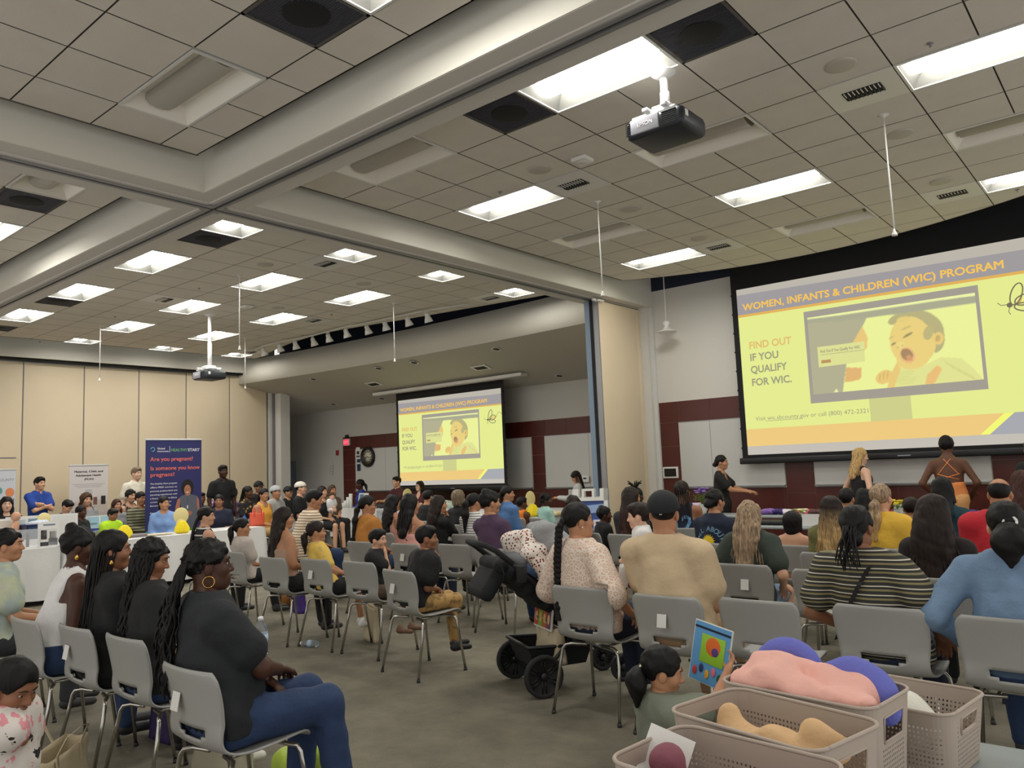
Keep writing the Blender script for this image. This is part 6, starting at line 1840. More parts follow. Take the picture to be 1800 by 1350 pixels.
Q('woman with pulled back black hair in a striped cardigan by the blue banner', 248, 865, xp=-14.6, yaw=-80, sk='tn', g=1.1, hair=('bun', 'bk', {'at': (0, -.1, 0), 'r': .04}), top=('long', ramp_mat('fabric green stripes', 'wave', [(0, (78, 84, 66)), (.6, (170, 162, 130))], 6.)), bottom=('pants', K_black), face=True)
Q('boy in a lime green tee looking down at the table', 198, 896, xp=-13.6, yaw=-70, hp=-12, fem=False, sk='br', hair=('short', 'bk'), top=('tee', cloth('lime', (180, 226, 40)), {'loose': .02}), bottom=('shorts', K_black), face=True)
Q('woman in a light blue sweater with glasses on her head, before the blue banner', 288, 873, xp=-13.0, yaw=-130, hy=50, sk='tn', g=1.15, hair=('pony', 'bk', {'L': .3}), top=('long', cloth('periwinkle', (122, 154, 206))), bottom=('pants', K_black), extra=[glasses((90, 70, 60), True)], face=True)
Q('woman in a navy tee with glasses on her head, leaning on the table', 385, 870, xp=-12.9, yaw=-118, hy=-8, sk='br', g=1.15, hair=('bun', 'bk', {'at': (0, -.1, .03), 'r': .035}), top=('tee', K_navy), bottom=('pants', K_black), lean=.1, extra=[glasses((60, 50, 50), True)], face=True)
Q('person in a black and white printed top at the right edge of the blue banner', 353, 866, xp=-14.9, yaw=-75, fem=False, sk='br', hair=('short', 'bk'), top=('tee', ramp_mat('fabric black white print', 'noise', [(0, (30, 30, 32)), (.5, (210, 208, 204))], 12.)), bottom=('pants', K_black), face=True)
Q('woman in a lilac print top seated behind the navy tee', 386, 856, xp=-16.3, yaw=-95, sk='br', hair=('short', 'bk'), top=('tee', ramp_mat('fabric lilac print', 'noise', [(0, (120, 92, 146)), (.5, (196, 172, 206))], 12.)), bottom=('pants', K_black), face=True)
Q('woman with light brown hair and red glasses in a lilac top', 409, 857, xp=-14.8, yaw=-78, sk='ps', hair=('bob', 'br'), top=('tee', MATS['fabric lilac print']), bottom=('pants', K_black), extra=[glasses((150, 40, 40))], face=True)
Q('woman with long dark braids in a dark floral top', 436, 855, xp=-14.4, yaw=-62, sk='db', hair=('braids', 'bk', {'L': .30, 'n': 44}), top=('tee', ramp_mat('fabric dark floral', 'noise', [(0, (34, 32, 36)), (.6, (190, 150, 80)), (.68, (44, 42, 46))], 14.)), bottom=('pants', K_black), face=True)
Q('person in a black cap behind the floral top', 455, 847, xp=-15.9, yaw=-90, fem=False, sk='br', hair=('short', 'bk'), top=('tee', K_black), bottom=('pants', K_black), extra=[cap_hat((30, 28, 28))], face=True)
Q('woman with an orange-red shoulder bag and bare shoulders', 464, 859, xp=-13.2, yaw=-78, hy=-12, sk='tn', hair=('pony', 'bk', {'L': .24}), top=('tank', cloth('sunflower', (222, 162, 60))), bottom=('pants', K_khaki), face=True)
Q('man in a light grey durag and grey tee', 485, 855, xp=-13.6, yaw=-68, fem=False, g=1.15, sk='tn', hair=('buzz', 'bk'), top=('tee', cloth('pale grey tee', (158, 158, 154)), {'loose': .02}), bottom=('pants', K_gray), extra=[cap_hat((176, 178, 180), name='durag', brim=False)], face=True)
Q('man in a black cap and black tee beside the white pillar', 507, 856, xp=-14.8, yaw=-75, fem=False, sk='tn', hair=('short', 'bk'), top=('tee', K_black), bottom=('pants', K_black), extra=[cap_hat((24, 26, 28))], face=True)
Q('man in a white knitted cap and black tee in profile', 529, 848, xp=-13.6, yaw=-52, fem=False, sk='lt', hair=('buzz', 'bk'), top=('tee', K_black), bottom=('pants', K_gray), extra=[cap_hat((222, 216, 204), name='knit_cap', brim=False, kufi=True)], face=True)
Q('woman in black holding a baby, seated beyond the striped shirt', 567, 855, xp=-13.3, yaw=-78, sk='lt', hair=('long', 'db', {'L': .26}), top=('tank', K_black), bottom=('skirt', K_black), arms='lap', face=True)
Q('person with brown hair behind the woman holding a baby', 584, 853, xp=-14.2, yaw=-95, sk='tn', hair=('long', 'br', {'L': .24}), top=('tee', K_brown), bottom=('pants', K_black), face=True)
Q('baby held on the lap of the woman in black', 583, 869, xp=-12.9, yaw=-100, zs=.86, sk='ps', bust=False, hsc=1.1, hair=('short', 'br'), top=('tee', cloth('baby white', (210, 210, 214))), bottom=('shorts', cloth('baby white', (210, 210, 214))), legs='held', face=True)
# ------------------------------------------------------------------ cloth lumps and other helpers
def lump(name, prims, m, label=None, cat=None, group=None, h=.008, noise=(.006, 30), seed=1, floor=None, parent=None):
    P_ = np.array([p[0] for p in prims]+[p[1] for p in prims]); r = max(p[2] for p in prims)+.05
    f = Field(P_.min(0)-r, P_.max(0)+r, h)
    for p in prims: f.cap(p[0], p[1], p[2], p[3] if len(p) > 3 else None, p[4] if len(p) > 4 else .03, p[5] if len(p) > 5 else (1, 1, 1))
    if noise: f.noise(noise[0], noise[1], seed)
    if floor is not None: X, Y, Z = f.grid(); f.D = np.maximum(f.D, (floor-Z+0*X+0*Y).astype(F32))
    v, fc = f.mesh(); c = v.mean(0); c[2] = v[:, 2].min()
    o = mesh_obj(name, v-c, fc, m, parent, True); o.location = c
    if label: tag(o, label, cat, group)
    return o

# ------------------------------------------------------------------ table with storage baskets in the foreground
m_tab = mat('grey laminate table top', (150, 158, 160), .45, var=.03); m_tleg = mat('dark table leg', (60, 60, 62), .5)
def folding_table(name, x0, y0, x1, y1, z, label, m=m_tab, legs=True, group=None, clothm=None):
    cx, cy = (x0+x1)/2, (y0+y1)/2
    root = empty(name, (cx, cy, 0)); a, b = (x1-x0)/2, (y1-y0)/2
    MB().rbox((-a, -b, z-.035), (a, b, z), .012, m).build('table_top', root)
    for sx in (-1, 1):
        for sy in (-1, 1):
            MB().tube([(sx*(a-.08), sy*(b-.12), z-.035), (sx*(a-.06), sy*(b-.10), 0)], .014, m_tleg, 8).build('leg', root)
    return tag(root, label, 'table', group)
folding_table('folding_table', -.95, 2.02, -.02, 2.66, .75, 'grey folding table at the lower right under the baskets')
folding_table('folding_table', -.95, 1.22, -.02, 2.012, .75, 'grey folding table nearest the camera, below the front basket')
m_bask = mat('taupe plastic basket', (176, 162, 150), .5)
def basket(cx, cy, z0, L, W, Hh, ang, label):
    root = empty('storage_basket', (cx, cy, z0), R(ang))
    n_c = 7
    def per(t, k):
        """rounded rectangle outline at height fraction k; t in 0..1"""
        a, b, r = L/2-.018*(1-k), W/2-.018*(1-k), .045
        segs = [(2*(b-r)), math.pi*r/2, 2*(a-r), math.pi*r/2]*2
        tot = sum(segs); d = (t % 1)*tot
        # start at +x side, lower right going up
        def pt(i, u):
            if i == 0: return (a, -(b-r)+u)
            if i == 1: q = u/r; return (a-r+r*math.cos(q), b-r+r*math.sin(q))
            if i == 2: return (a-r-u, b)
            if i == 3: q = u/r; return (-(a-r)-r*math.sin(q), b-r+r*math.cos(q))
            if i == 4: return (-a, b-r-u)
            if i == 5: q = u/r; return (-(a-r)-r*math.cos(q), -(b-r)-r*math.sin(q))
            if i == 6: return (-(a-r)+u, -b)
            q = u/r; return (a-r+r*math.sin(q), -(b-r)-r*math.cos(q))
        for i, s_ in enumerate(segs):
            if d <= s_ or i == 7: return pt(i, d)
            d -= s_
    nt = 118; cell = Hh/20.
    v = []; f = []; nz = int(Hh/.0115)
    def P(i, j, zz=None):
        k = j/nz; x, y = per(i/nt, k); return (x, y, k*Hh)
    V = []; F = []
    grid = {}
    def vid(fi, fj):
        key = (round(fi*8) % (nt*8), round(fj*8))
        if key not in grid:
            k = fj/nz; x, y = per((fi/nt) % 1, k); grid[key] = len(V); V.append((x, y, k*Hh))
        return grid[key]
    for i in range(nt):
        for j in range(nz):
            c_ = per((i+.5)/nt, .5)
            k = (j+.5)/nz
            handle = abs(c_[1]) < .055 and abs(abs(c_[0])-L/2) < .03 and .62 < k < .86
            if handle: continue
            hole = .10 < k < .80 and not (abs(c_[1]) < .075 and abs(abs(c_[0])-L/2) < .03 and k > .55) and (abs(c_[0]) < L/2-.028 or abs(c_[1]) < W/2-.06)
            q = [vid(i, j), vid(i+1, j), vid(i+1, j+1), vid(i, j+1)]
            if hole:
                e = .27
                w = [vid(i+e, j+e), vid(i+1-e, j+e), vid(i+1-e, j+1-e), vid(i+e, j+1-e)]
                for a in range(4): b = (a+1) % 4; F.append((q[a], q[b], w[b], w[a]))
            else: F.append(tuple(q))
    me = bpy.data.meshes.new('basket_wall'); me.from_pydata(V, [], F); me.update()
    bm = bmesh.new(); bm.from_mesh(me); bmesh.ops.recalc_face_normals(bm, faces=bm.faces[:]); bmesh.ops.solidify(bm, geom=bm.faces[:], thickness=.0022); bm.to_mesh(me); bm.free()
    me.materials.append(m_bask); link(bpy.data.objects.new('basket_wall', me), root)
    MB().tube([per(i/90, 1.)+(Hh,) for i in range(91)], .0045, m_bask, 8).build('rim', root)
    for sx in (-1, 1):
        pts = []
        x = sx*(L/2-.002-.018*.26)
        for y_, k in ((-.055, .62), (.055, .62), (.055, .86), (-.055, .86), (-.055, .62)): pts.append((sx*(L/2-.018*(1-k)), y_, k*Hh))
        MB().tube(pts, .0032, m_bask, 6).build('handle_rim', root)
    mb = MB(); mb.prism([per(i/60, 0)+(0.002,) for i in range(60)], (0, 0, .004), m_bask); mb.build('bottom', root)
    return tag(root, label, 'basket', 'taupe storage baskets')
basket(-.735, 1.50, .752, .38, .28, .245, -6, 'taupe basket nearest the camera, holding a mauve cloth and white paper')
basket(-.765, 1.815, .752, .40, .275, .245, -13, 'taupe basket second from the camera, holding tan clothing')
basket(-.775, 2.125, .752, .41, .26, .245, -7, 'tall taupe basket heaped with pink cloth and periwinkle pillows')
basket(-.665, 2.435, .752, .40, .29, .170, -8, 'lower taupe basket at the back right, holding white cloth')
def rp(cx, cy, ang, p):
    a = R(ang); return (cx+p[0]*math.cos(a)-p[1]*math.sin(a), cy+p[0]*math.sin(a)+p[1]*math.cos(a), p[2])
B1 = lambda *p: rp(-.735, 1.50, -6, p); B2 = lambda *p: rp(-.765, 1.815, -13, p); B3 = lambda *p: rp(-.775, 2.125, -7, p); B4 = lambda *p: rp(-.665, 2.435, -8, p)
lump('folded_cloth', [(B1(-.03, -.03, 0.860), B1(.08, -.02, 0.860), .08, .07), (B1(-.10, -.02, 0.920), B1(-.12, -.02, 0.975), .02, .035), (B1(-.02, 0, 0.880), B1(.02, 0, 0.890), .075)], mat('mauve cloth', (138, 82, 96), .85, bump=.5, bscale=30), 'mauve cloth bundle in the nearest basket', 'cloth', seed=3)
o = MB().box((-.05, -.001, -.05), (.05, .001, .05), mat('white leaflet', (226, 226, 222), .6)).build('paper_sheet'); o.location = B1(-.155, .02, 0.970); o.rotation_euler = (R(-35), R(20), R(20)); tag(o, 'white sheet of paper at the left end of the nearest basket', 'paper')
lump('baby_clothes', [(B2(-.13, .02, 0.975), B2(-.10, .0, 0.905), .03, .035, .02, (1, .6, 1)), (B2(-.08, .0, 0.915), B2(.0, .0, 0.905), .045, .055), (B2(.02, -.01, 0.920), B2(.10, -.01, 0.920), .065, .05), (B2(.10, .01, 0.975), B2(.15, .03, 0.945), .03, .03), (B2(-.12, 0, 0.855), B2(.12, 0, 0.855), .055)], mat('tan knit cloth', (222, 184, 138), .85, bump=.5, bscale=30), 'tan baby clothing lying in the second basket', 'clothing', seed=5, noise=(.010, 30))
lump('ribbon_trim', [(B2(.06, .04, 0.965), B2(.10, .02, 0.945), .012, .014), (B2(.10, .02, 0.945), B2(.135, .0, 0.905), .014, .008)], mat('dark wine cloth', (70, 30, 40), .8), 'dark wine ribbon over the tan clothing', 'ribbon', noise=None, h=.004)
lump('nursing_cloth', [(B3(-.19, -.02, 1.01), B3(-.08, -.03, 1.015), .022, .05, .02, (1, 1.3, .7)), (B3(-.08, -.03, 1.015), B3(.02, -.045, .995), .055, .045, .02, (1, 1.2, .65)), (B3(.05, -.05, .985), B3(.16, -.06, .99), .05, .045, .02, (1, 1.1, .65)), (B3(-.17, -.07, .985), B3(.15, -.07, .965), .03, .03), (B3(-.12, .02, .99), B3(.10, .02, .98), .06, .06)], mat('pale pink cloth', (240, 184, 172), .85, bump=.6, bscale=22), 'pale pink cloth draped over the tall basket', 'cloth', seed=9, noise=(.013, 34), h=.006)
m_peri = mat('periwinkle fleece', (106, 112, 196), .9, bump=.3, bscale=90)
def arc(cx, cy, z, r, a0, a1, rr, tilt, name, label):
    n = 9; prims = []; pts = []
    for k in range(n+1):
        a = R(a0+(a1-a0)*k/n); pts.append(B3(cx+r*math.cos(a), cy+.05*math.sin(a)*tilt, z+r*math.sin(a)*.9))
    for k in range(n): prims.append((pts[k], pts[k+1], rr, rr, .01))
    lump(name, prims, m_peri, label, 'pillow', 'periwinkle nursing pillows', h=.007, noise=(.002, 40))
arc(-.105, .07, .985, .078, 10, 178, .030, .3, 'nursing_pillow', 'periwinkle curved pillow at the left of the tall basket')
arc(.085, .05, .955, .080, -5, 165, .036, .3, 'nursing_pillow', 'periwinkle curved pillow at the right of the tall basket')
lump('white_cloth', [(B4(-.10, 0, .86), B4(.04, 0, .85), .080, .065, .03, (1, 1.2, 1)), (B4(.04, -.01, .84), B4(.12, -.01, .84), .06, .045)], mat('white cotton', (228, 226, 216), .85, bump=.5, bscale=24), 'white cotton cloth in the low basket at the back', 'cloth', seed=12, noise=(.008, 22))

# ------------------------------------------------------------------ stroller
m_frame = mat('stroller black frame', (26, 27, 30), .4); m_sfab = mat('stroller black fabric', (22, 23, 27), .85, bump=.3, bscale=60); m_tyre = mat('stroller tyre', (34, 34, 36), .8); m_sgrey = mat('stroller grey cloth', (112, 114, 118), .85, bump=.3, bscale=60)
st = empty('stroller', (-3.70, 4.52, 0), R(-30))
def wheel(x, y, r, w):
    M = Matrix.Translation((x, y, r)) @ Matrix.Rotation(R(90), 4, 'Y')
    mb = MB(); mb.lathe([(r-.026, -w), (r-.006, -w*1.0), (r, -w*.5), (r, w*.5), (r-.006, w), (r-.026, w), (r-.028, 0)], m_tyre, 28, M); o = mb.build('wheel', st)
    mb = MB(); mb.lathe([(.0, -w*1.1), (.022, -w*1.1), (.028, -w*.4), (.028, w*.4), (.022, w*1.1), (0, w*1.1)], m_frame, 14, M)
    for k in range(6):
        a = 2*math.pi*k/6
        for s_ in (-1, 1): mb.tube([M @ Vector((.022*math.cos(a+.4*s_), .022*math.sin(a+.4*s_), 0)), M @ Vector(((r-.024)*math.cos(a+.13*s_), (r-.024)*math.sin(a+.13*s_), 0))], .006, m_frame, 5)
    mb.build('spokes', o)
wheel(-.29, 0, .145, .022); wheel(.29, 0, .145, .022); wheel(-.17, .68, .10, .02); wheel(.17, .68, .10, .02)
mb = MB()
for s_ in (-1, 1):
    mb.tube([(s_*.26, 0, .145), (s_*.235, .22, .34), (s_*.22, .40, .30), (s_*.19, .62, .20), (s_*.17, .68, .13)], .014, m_frame, 8)
    mb.tube([(s_*.25, -.30, 1.02), (s_*.25, -.05, .80), (s_*.24, .26, .48), (s_*.235, .22, .34)], .015, m_frame, 8)
mb.tube([(-.29, 0, .145), (.29, 0, .145)], .012, m_frame, 8)
mb.build('frame', st)
MB().tube([(-.25, -.18, .92), (-.25, -.30, 1.02), (-.22, -.36, 1.055), (.22, -.36, 1.055), (.25, -.30, 1.02), (.25, -.18, .92)], .021, mat('foam grip', (30, 30, 32), .9), 10).build('handlebar', st)
lump('seat_unit', [((-.17, -.24+.54*t_, .90-.46*t_), (.17, -.24+.54*t_, .90-.46*t_), .055, .055, .02) for t_ in [k_/8 for k_ in range(9)]]+[((-.17, .30+.24*t_, .45+.06*t_), (.17, .30+.24*t_, .45+.06*t_), .045, .045, .02) for t_ in (.3, .6, 1.)]+[((s_*.19, -.10, .84), (s_*.19, .34, .52), .035, .035, .03) for s_ in (-1, 1)], m_sfab, parent=st, noise=(.003, 20), h=.012)
lump('canopy', [((-.21, -.10, .93), (.21, -.10, .93), .05), ((-.21, .02, 1.0), (.21, .02, 1.0), .045), ((-.21, .16, 1.0), (.21, .16, 1.0), .04), ((-.21, .26, .93), (.21, .26, .93), .035)], m_sgrey, parent=st, noise=(.003, 20), h=.013)
mb = MB(); bx = [(-.22, -.08, .33), (.22, -.08, .33), (.20, .42, .30), (-.20, .42, .30)]; bb = [(-.19, -.02, .17), (.19, -.02, .17), (.17, .38, .17), (-.17, .38, .17)]
mb.add(bx+bb, [(0, 1, 5, 4), (1, 2, 6, 5), (2, 3, 7, 6), (3, 0, 4, 7), (7, 6, 5, 4)], m_sfab); mb.add([(p[0]*.97, p[1], p[2]) for p in bx]+[(p[0]*.97, p[1], p[2]+.004) for p in bb], [(4, 5, 1, 0), (5, 6, 2, 1), (6, 7, 3, 2), (7, 4, 0, 3), (4, 5, 6, 7)], m_sfab)
mb.tube([bx[0], bx[1], bx[2], bx[3], bx[0]], .014, m_frame, 7); mb.build('storage_tray', st)
MB().lathe([(.0, 0), (.034, 0), (.042, .11), (.044, .115), (.040, .112), (.032, .006), (0, .005)], mat('cup holder', (52, 54, 58), .5), 18, Matrix.Translation((.31, -.14, .80))).build('cup_holder', st)
Mp = Matrix.Translation((0, -.285, .80)) @ Matrix.Rotation(R(-35), 4, 'X'); MB().rbox((-.19, -.055, -.15), (.19, .055, .10), .045, m_sfab, Mp).build('storage_pouch', st)
mb = MB(); mb.tube([(.255, -.28, 1.0), (.26, -.27, .92), (.255, -.25, .86), (.26, -.26, .80)], .006, m_frame, 6); mb.build('strap', st)
tag(st, 'black baby stroller parked beside the woman in the lace blouse', 'stroller')
def stp(x, y, z):
    a = R(-30); return (-3.70+x*math.cos(a)-y*math.sin(a), 4.52+x*math.sin(a)+y*math.cos(a), z)
musl = ramp_mat('fabric muslin floral print', 'voronoi', [(0, (52, 44, 48)), (.27, (206, 104, 72)), (.36, (228, 222, 214)), (.9, (228, 222, 214))], 46.)
lump('muslin_blanket', [(stp(-.02, -.06, 1.03), stp(.20, .03, .97), .085, .075, .03), (stp(.20, .03, .97), stp(.27, .10, .80), .075, .05, .03), (stp(-.06, -.10, 1.06), stp(.12, -.02, 1.08), .05, .06), (stp(.14, -.02, 1.06), stp(.24, -.05, .98), .055, .05), (stp(.24, -.05, .98), stp(.27, .05, .82), .05, .045), (stp(.27, .05, .82), stp(.28, .10, .72), .045, .03)], musl, 'white muslin blanket with small red and black print over the stroller', 'blanket', noise=(.010, 26), seed=4)
lump('fleece_blanket', [(stp(-.06, .12, 1.10), stp(.18, .10, 1.12), .07, .08), (stp(.18, .12, 1.10), stp(.27, .20, .90), .09, .07), (stp(.0, .26, 1.06), stp(.24, .28, .96), .08, .07), (stp(.27, .20, .9), stp(.26, .25, .76), .06, .05)], mat('grey fleece', (150, 152, 154), .95, bump=.4, bscale=60), 'grey fleece blanket heaped on the stroller canopy', 'blanket', noise=(.012, 24), seed=8)
m_canvas = mat('natural canvas', (204, 190, 160), .9, bump=.3, bscale=150)
def tote(loc, rz, w, h, d, label, m=m_canvas, tilt=0., handles=True, group=None):
    root = empty('tote_bag', loc, R(rz)); root.rotation_euler = (R(tilt), 0, R(rz))
    a, b = w/2, d/2
    n = 10; v = []; f = []
    for i in range(n+1):
        z = h*i/n; k = i/n
        row = []
        for t in range(24):
            an_ = 2*math.pi*t/24; ca, sa = math.cos(an_), math.sin(an_)
            x = a*(1-.06*math.sin(k*3))*(abs(ca)**.5)*(1 if ca > 0 else -1); y = b*(1-.35*k)*(abs(sa)**.6)*(1 if sa > 0 else -1)
            v.append((x+.006*math.sin(9*k+t), y+.006*math.sin(7*k+2*t), z+.012*math.sin(t*.9)*k))
    for i in range(n):
        for t in range(24): j = (t+1) % 24; f.append((i*24+t, i*24+j, (i+1)*24+j, (i+1)*24+t))
    f.append(tuple(reversed(range(24))))
    me = bpy.data.meshes.new('bag_body'); me.from_pydata(v, [], f); bm = bmesh.new(); bm.from_mesh(me); bmesh.ops.recalc_face_normals(bm, faces=bm.faces[:]); bmesh.ops.solidify(bm, geom=bm.faces[:], thickness=.004); bm.to_mesh(me); bm.free()
    me.materials.append(m); me.polygons.foreach_set('use_smooth', [True]*len(me.polygons)); link(bpy.data.objects.new('bag_body', me), root)
    if handles:
        for s_ in (-1, 1):
            pts = [(-a*.45, s_*b*.75, h*.72), (-a*.45, s_*b*.7, h), (-a*.40, s_*b*1.1, h*1.28), (0, s_*b*1.3, h*1.36), (a*.40, s_*b*1.1, h*1.28), (a*.45, s_*b*.7, h), (a*.45, s_*b*.75, h*.72)]
            mb = MB(); vv = []; ff = []
            for k, p in enumerate(pts): vv += [(p[0]-.012, p[1], p[2]), (p[0]+.012, p[1]+.001, p[2]), (p[0]-.012, p[1]+.004, p[2]), (p[0]+.012, p[1]+.005, p[2])]
            for k in range(len(pts)-1): q = 4*k; r_ = q+4; ff += [(q, q+1, r_+1, r_), (q+2, r_+2, r_+3, q+3), (q, r_, r_+2, q+2), (q+1, q+3, r_+3, r_+1)]
            mb.add(vv, ff, m, True); mb.build('handle', root)
    return tag(root, label, 'bag', group)
tote(stp(.05, .16, .19), -28, .36, .24, .14, 'canvas tote bag standing in the stroller tray')
root = empty('picture_book', stp(.06, .10, .42), R(-28)); root.rotation_euler = (R(-8), 0, R(-28))
mb = MB(); mb.box((-.15, -.006, 0), (.15, .006, .15), mat('book white edge', (222, 220, 214), .5)); mb.build('cover', root)
mb = MB()
for k, c in enumerate(((190, 50, 40), (120, 170, 50), (190, 90, 40), (110, 70, 100))):
    mb.box((-.14+k*.07, -.009, .012), (-.072+k*.07, -.006, .138), mat('book panel %d' % k, c, .5)); mb.ell((-.106+k*.07, -.009, .075), (.020, .002, .035), mat('book motif', (226, 190, 120), .5), 12)
mb.build('cover_panels', root); tag(root, 'picture book with red, green and orange panels in the stroller tote', 'book')
tote((-4.36, 1.60, 0), -48, .50, .30, .20, 'open canvas tote bag on the floor beside the child at the lower left', group=None)
tote((-5.98, 4.98, 0), -15, .30, .32, .09, 'plain canvas tote bag on the floor behind the toddler boy\'s chair', handles=False)
tote((-7.98, 5.55, 0), -20, .28, .30, .12, 'purple shopping bag on the floor under the second row', mat('purple bag', (70, 44, 130), .6), handles=False)
tote((-4.10, 2.35, 0), 10, .40, .20, .18, 'pale bag lying under the chair of the woman in jeans', mat('pale bag cloth', (176, 170, 150), .9), handles=False)
tote((-4.95, 2.45, 0), 0, .30, .30, .10, 'dark purple bag under the second foreground chair', mat('dark purple bag', (48, 34, 84), .7), handles=False)
lump('backpack', [((-8.45, 5.60, .12), (-8.30, 5.55, .12), .12), ((-8.40, 5.60, .28), (-8.32, 5.56, .28), .10)], mat('rust backpack', (150, 96, 40), .8, bump=.4, bscale=40), 'rust orange backpack on the floor beneath the second row', 'backpack', floor=.002, h=.012)
lump('green_bag', [((-3.72, 2.50, .09), (-3.55, 2.48, .09), .085), ((-3.42, 2.45, .14), (-3.35, 2.42, .22), .05)], mat('lime bag', (176, 200, 70), .6, bump=.4, bscale=40), 'lime green bag under the chair of the woman in jeans', 'bag', floor=.002, h=.010)
# bottles
m_clear = mat('clear bottle plastic', (225, 232, 238), .12, trans=.9, ior=1.3)
def bottle(loc, rot, label, m=m_clear, capc=(230, 230, 232), lab=(180, 200, 225)):
    root = empty('water_bottle', loc); root.rotation_euler = rot
    MB().lathe([(0, 0), (.028, 0), (.032, .008), (.032, .06), (.030, .065), (.032, .07), (.032, .125), (.026, .155), (.013, .175), (.013, .185), (0, .185)], m, 18).build('bottle_body', root)
    MB().lathe([(.0, .202), (.014, .202), (.015, .184), (.0, .184)], mat('bottle cap %d' % capc[0], capc, .5), 14).build('cap', root)
    MB().lathe([(.0325, .07), (.0327, .115)], mat('bottle label %d' % lab[0], lab, .5), 18).build('bottle_label', root)
    return tag(root, label, 'bottle')
bottle((-6.20, 4.52, .034), (R(90), 0, R(-70)), 'clear water bottle lying on the carpet between the chair rows')
bottle(tuple(at(462, 1152, y=2.36)), (R(6), R(4), 0), 'clear water bottle held at the lap of the woman in jeans')
# activity book of the girl
bk = empty('activity_book', (-1.83, 3.60, .50)); bk.rotation_euler = (R(-8), R(8), R(-15))
MB().box((-.115, -.004, 0), (.115, .004, .29), mat('book white edge', (222, 220, 214), .5)).build('pages', bk)
mb = MB(); mb.box((-.11, -.0055, .004), (.11, -.0045, .286), mat('book sky blue', (96, 160, 214), .5)); mb.box((-.11, -.0065, .255), (.11, -.0055, .266), m_navy); mb.build('cover', bk)
mb = MB(); mb.rbox((-.06, -.0085, .10), (.085, -.006, .235), .002, mat('book lime', (150, 200, 50), .5)); mb.ell((.015, -.0085, .185), (.045, .002, .045), mat('book orange', (226, 110, 40), .5), 20); mb.ell((.03, -.0095, .165), (.022, .002, .022), mat('book purple', (90, 60, 130), .5), 16)
for k in range(5): mb.ell((-.08+k*.038, -.008, .05+.02*(k % 2)), (.014, .002, .022), mat('book motif %d' % k, ((200, 60, 60), (40, 60, 110), (230, 170, 60), (220, 120, 150), (30, 90, 60))[k], .5), 10)
mb.build('cover_picture', bk)
tag(bk, 'blue and lime activity book held up by the girl on the floor', 'book')

# ------------------------------------------------------------------ white clothed tables
m_tc = mat('white plastic tablecloth', (222, 222, 222), .35, bump=.5, bscale=7)
def clothed(x0, y0, x1, y1, z, drop, label, seed=1, m=m_tc):
    folding_table('folding_table', x0+.03, y0+.03, x1-.03, y1-.03, z-.006, 'folding table under the '+label.replace('tablecloth hanging on', 'cloth of'), group=None)
    q = random.Random(seed); n = 0
    per = []
    def walk(a, b, c, d):
        L = math.hypot(c-a, d-b); k = max(2, int(L/.045)); 
        for i in range(k): per.append((a+(c-a)*i/k, b+(d-b)*i/k, (d-b)/L, -(c-a)/L))
    walk(x0, y0, x1, y0); walk(x1, y0, x1, y1); walk(x1, y1, x0, y1); walk(x0, y1, x0, y0)
    N = len(per); V = []; F = []
    rows = 10
    for r_ in range(rows+1):
        k = r_/rows
        for i, (x, y, nx, ny) in enumerate(per):
            fl = .008+k*.035*(math.sin(i*.55+seed)+.6*math.sin(i*.23+2*seed)+1.2)
            V.append((x+nx*fl*min(1, k*3), y+ny*fl*min(1, k*3), z+.002-drop*k+.01*math.sin(i*.31)*k))
    for r_ in range(rows):
        for i in range(N): j = (i+1) % N; F.append((r_*N+i, (r_+1)*N+i, (r_+1)*N+j, r_*N+j))
    me = bpy.data.meshes.new('tablecloth')
    mb = MB(); mb.add(V, F, m, True); mb.box((x0, y0, z-.003), (x1, y1, z+.002), m)
    return tag(mb.build('tablecloth'), label, 'tablecloth')
clothed(-12.55, 2.3, -11.8, 4.35, .755, .68, 'white tablecloth hanging on the nearest left table, at the left edge', 2)
clothed(-12.55, 4.42, -11.8, 7.55, .755, .68, 'white tablecloth hanging on the left table with the yellow honeycomb ornaments', 5)
clothed(-16.0, 4.3, -15.3, 6.3, .755, .6, 'white tablecloth hanging on the back table with the baby doll', 7) if False else None
clothed(-14.6, 3.7, -13.95, 5.15, .755, .6, 'white tablecloth hanging on the table with the baby doll and blue bin', 7)
clothed(-14.3, 5.3, -13.75, 5.95, .755, .6, 'white tablecloth hanging on the small table with the tablet easels', 8)
clothed(-15.6, 11.75, -8.6, 12.35, .755, .66, 'white tablecloth hanging on the alcove table before the small screen', 3)
clothed(-9.1, 9.95, -7.75, 10.6, .755, .66, 'white tablecloth hanging on the table beside the sandwich board', 4, mat('pale grey tablecloth', (186, 192, 196), .5, bump=.4, bscale=8))
folding_table('folding_table', -6.6, 10.75, -4.75, 11.25, .76, 'grey display table behind the ALL ABOUT tee')
folding_table('folding_table', -4.7, 10.75, -2.85, 11.25, .76, 'grey display table before the whiteboard, left of the blonde woman')
folding_table('folding_table', -2.8, 10.75, -.95, 11.25, .76, 'grey display table beneath the middle of the big screen')
folding_table('folding_table', -4.9, 9.8, -3.3, 10.3, .70, 'lower grey table with the dark tray and foliage')

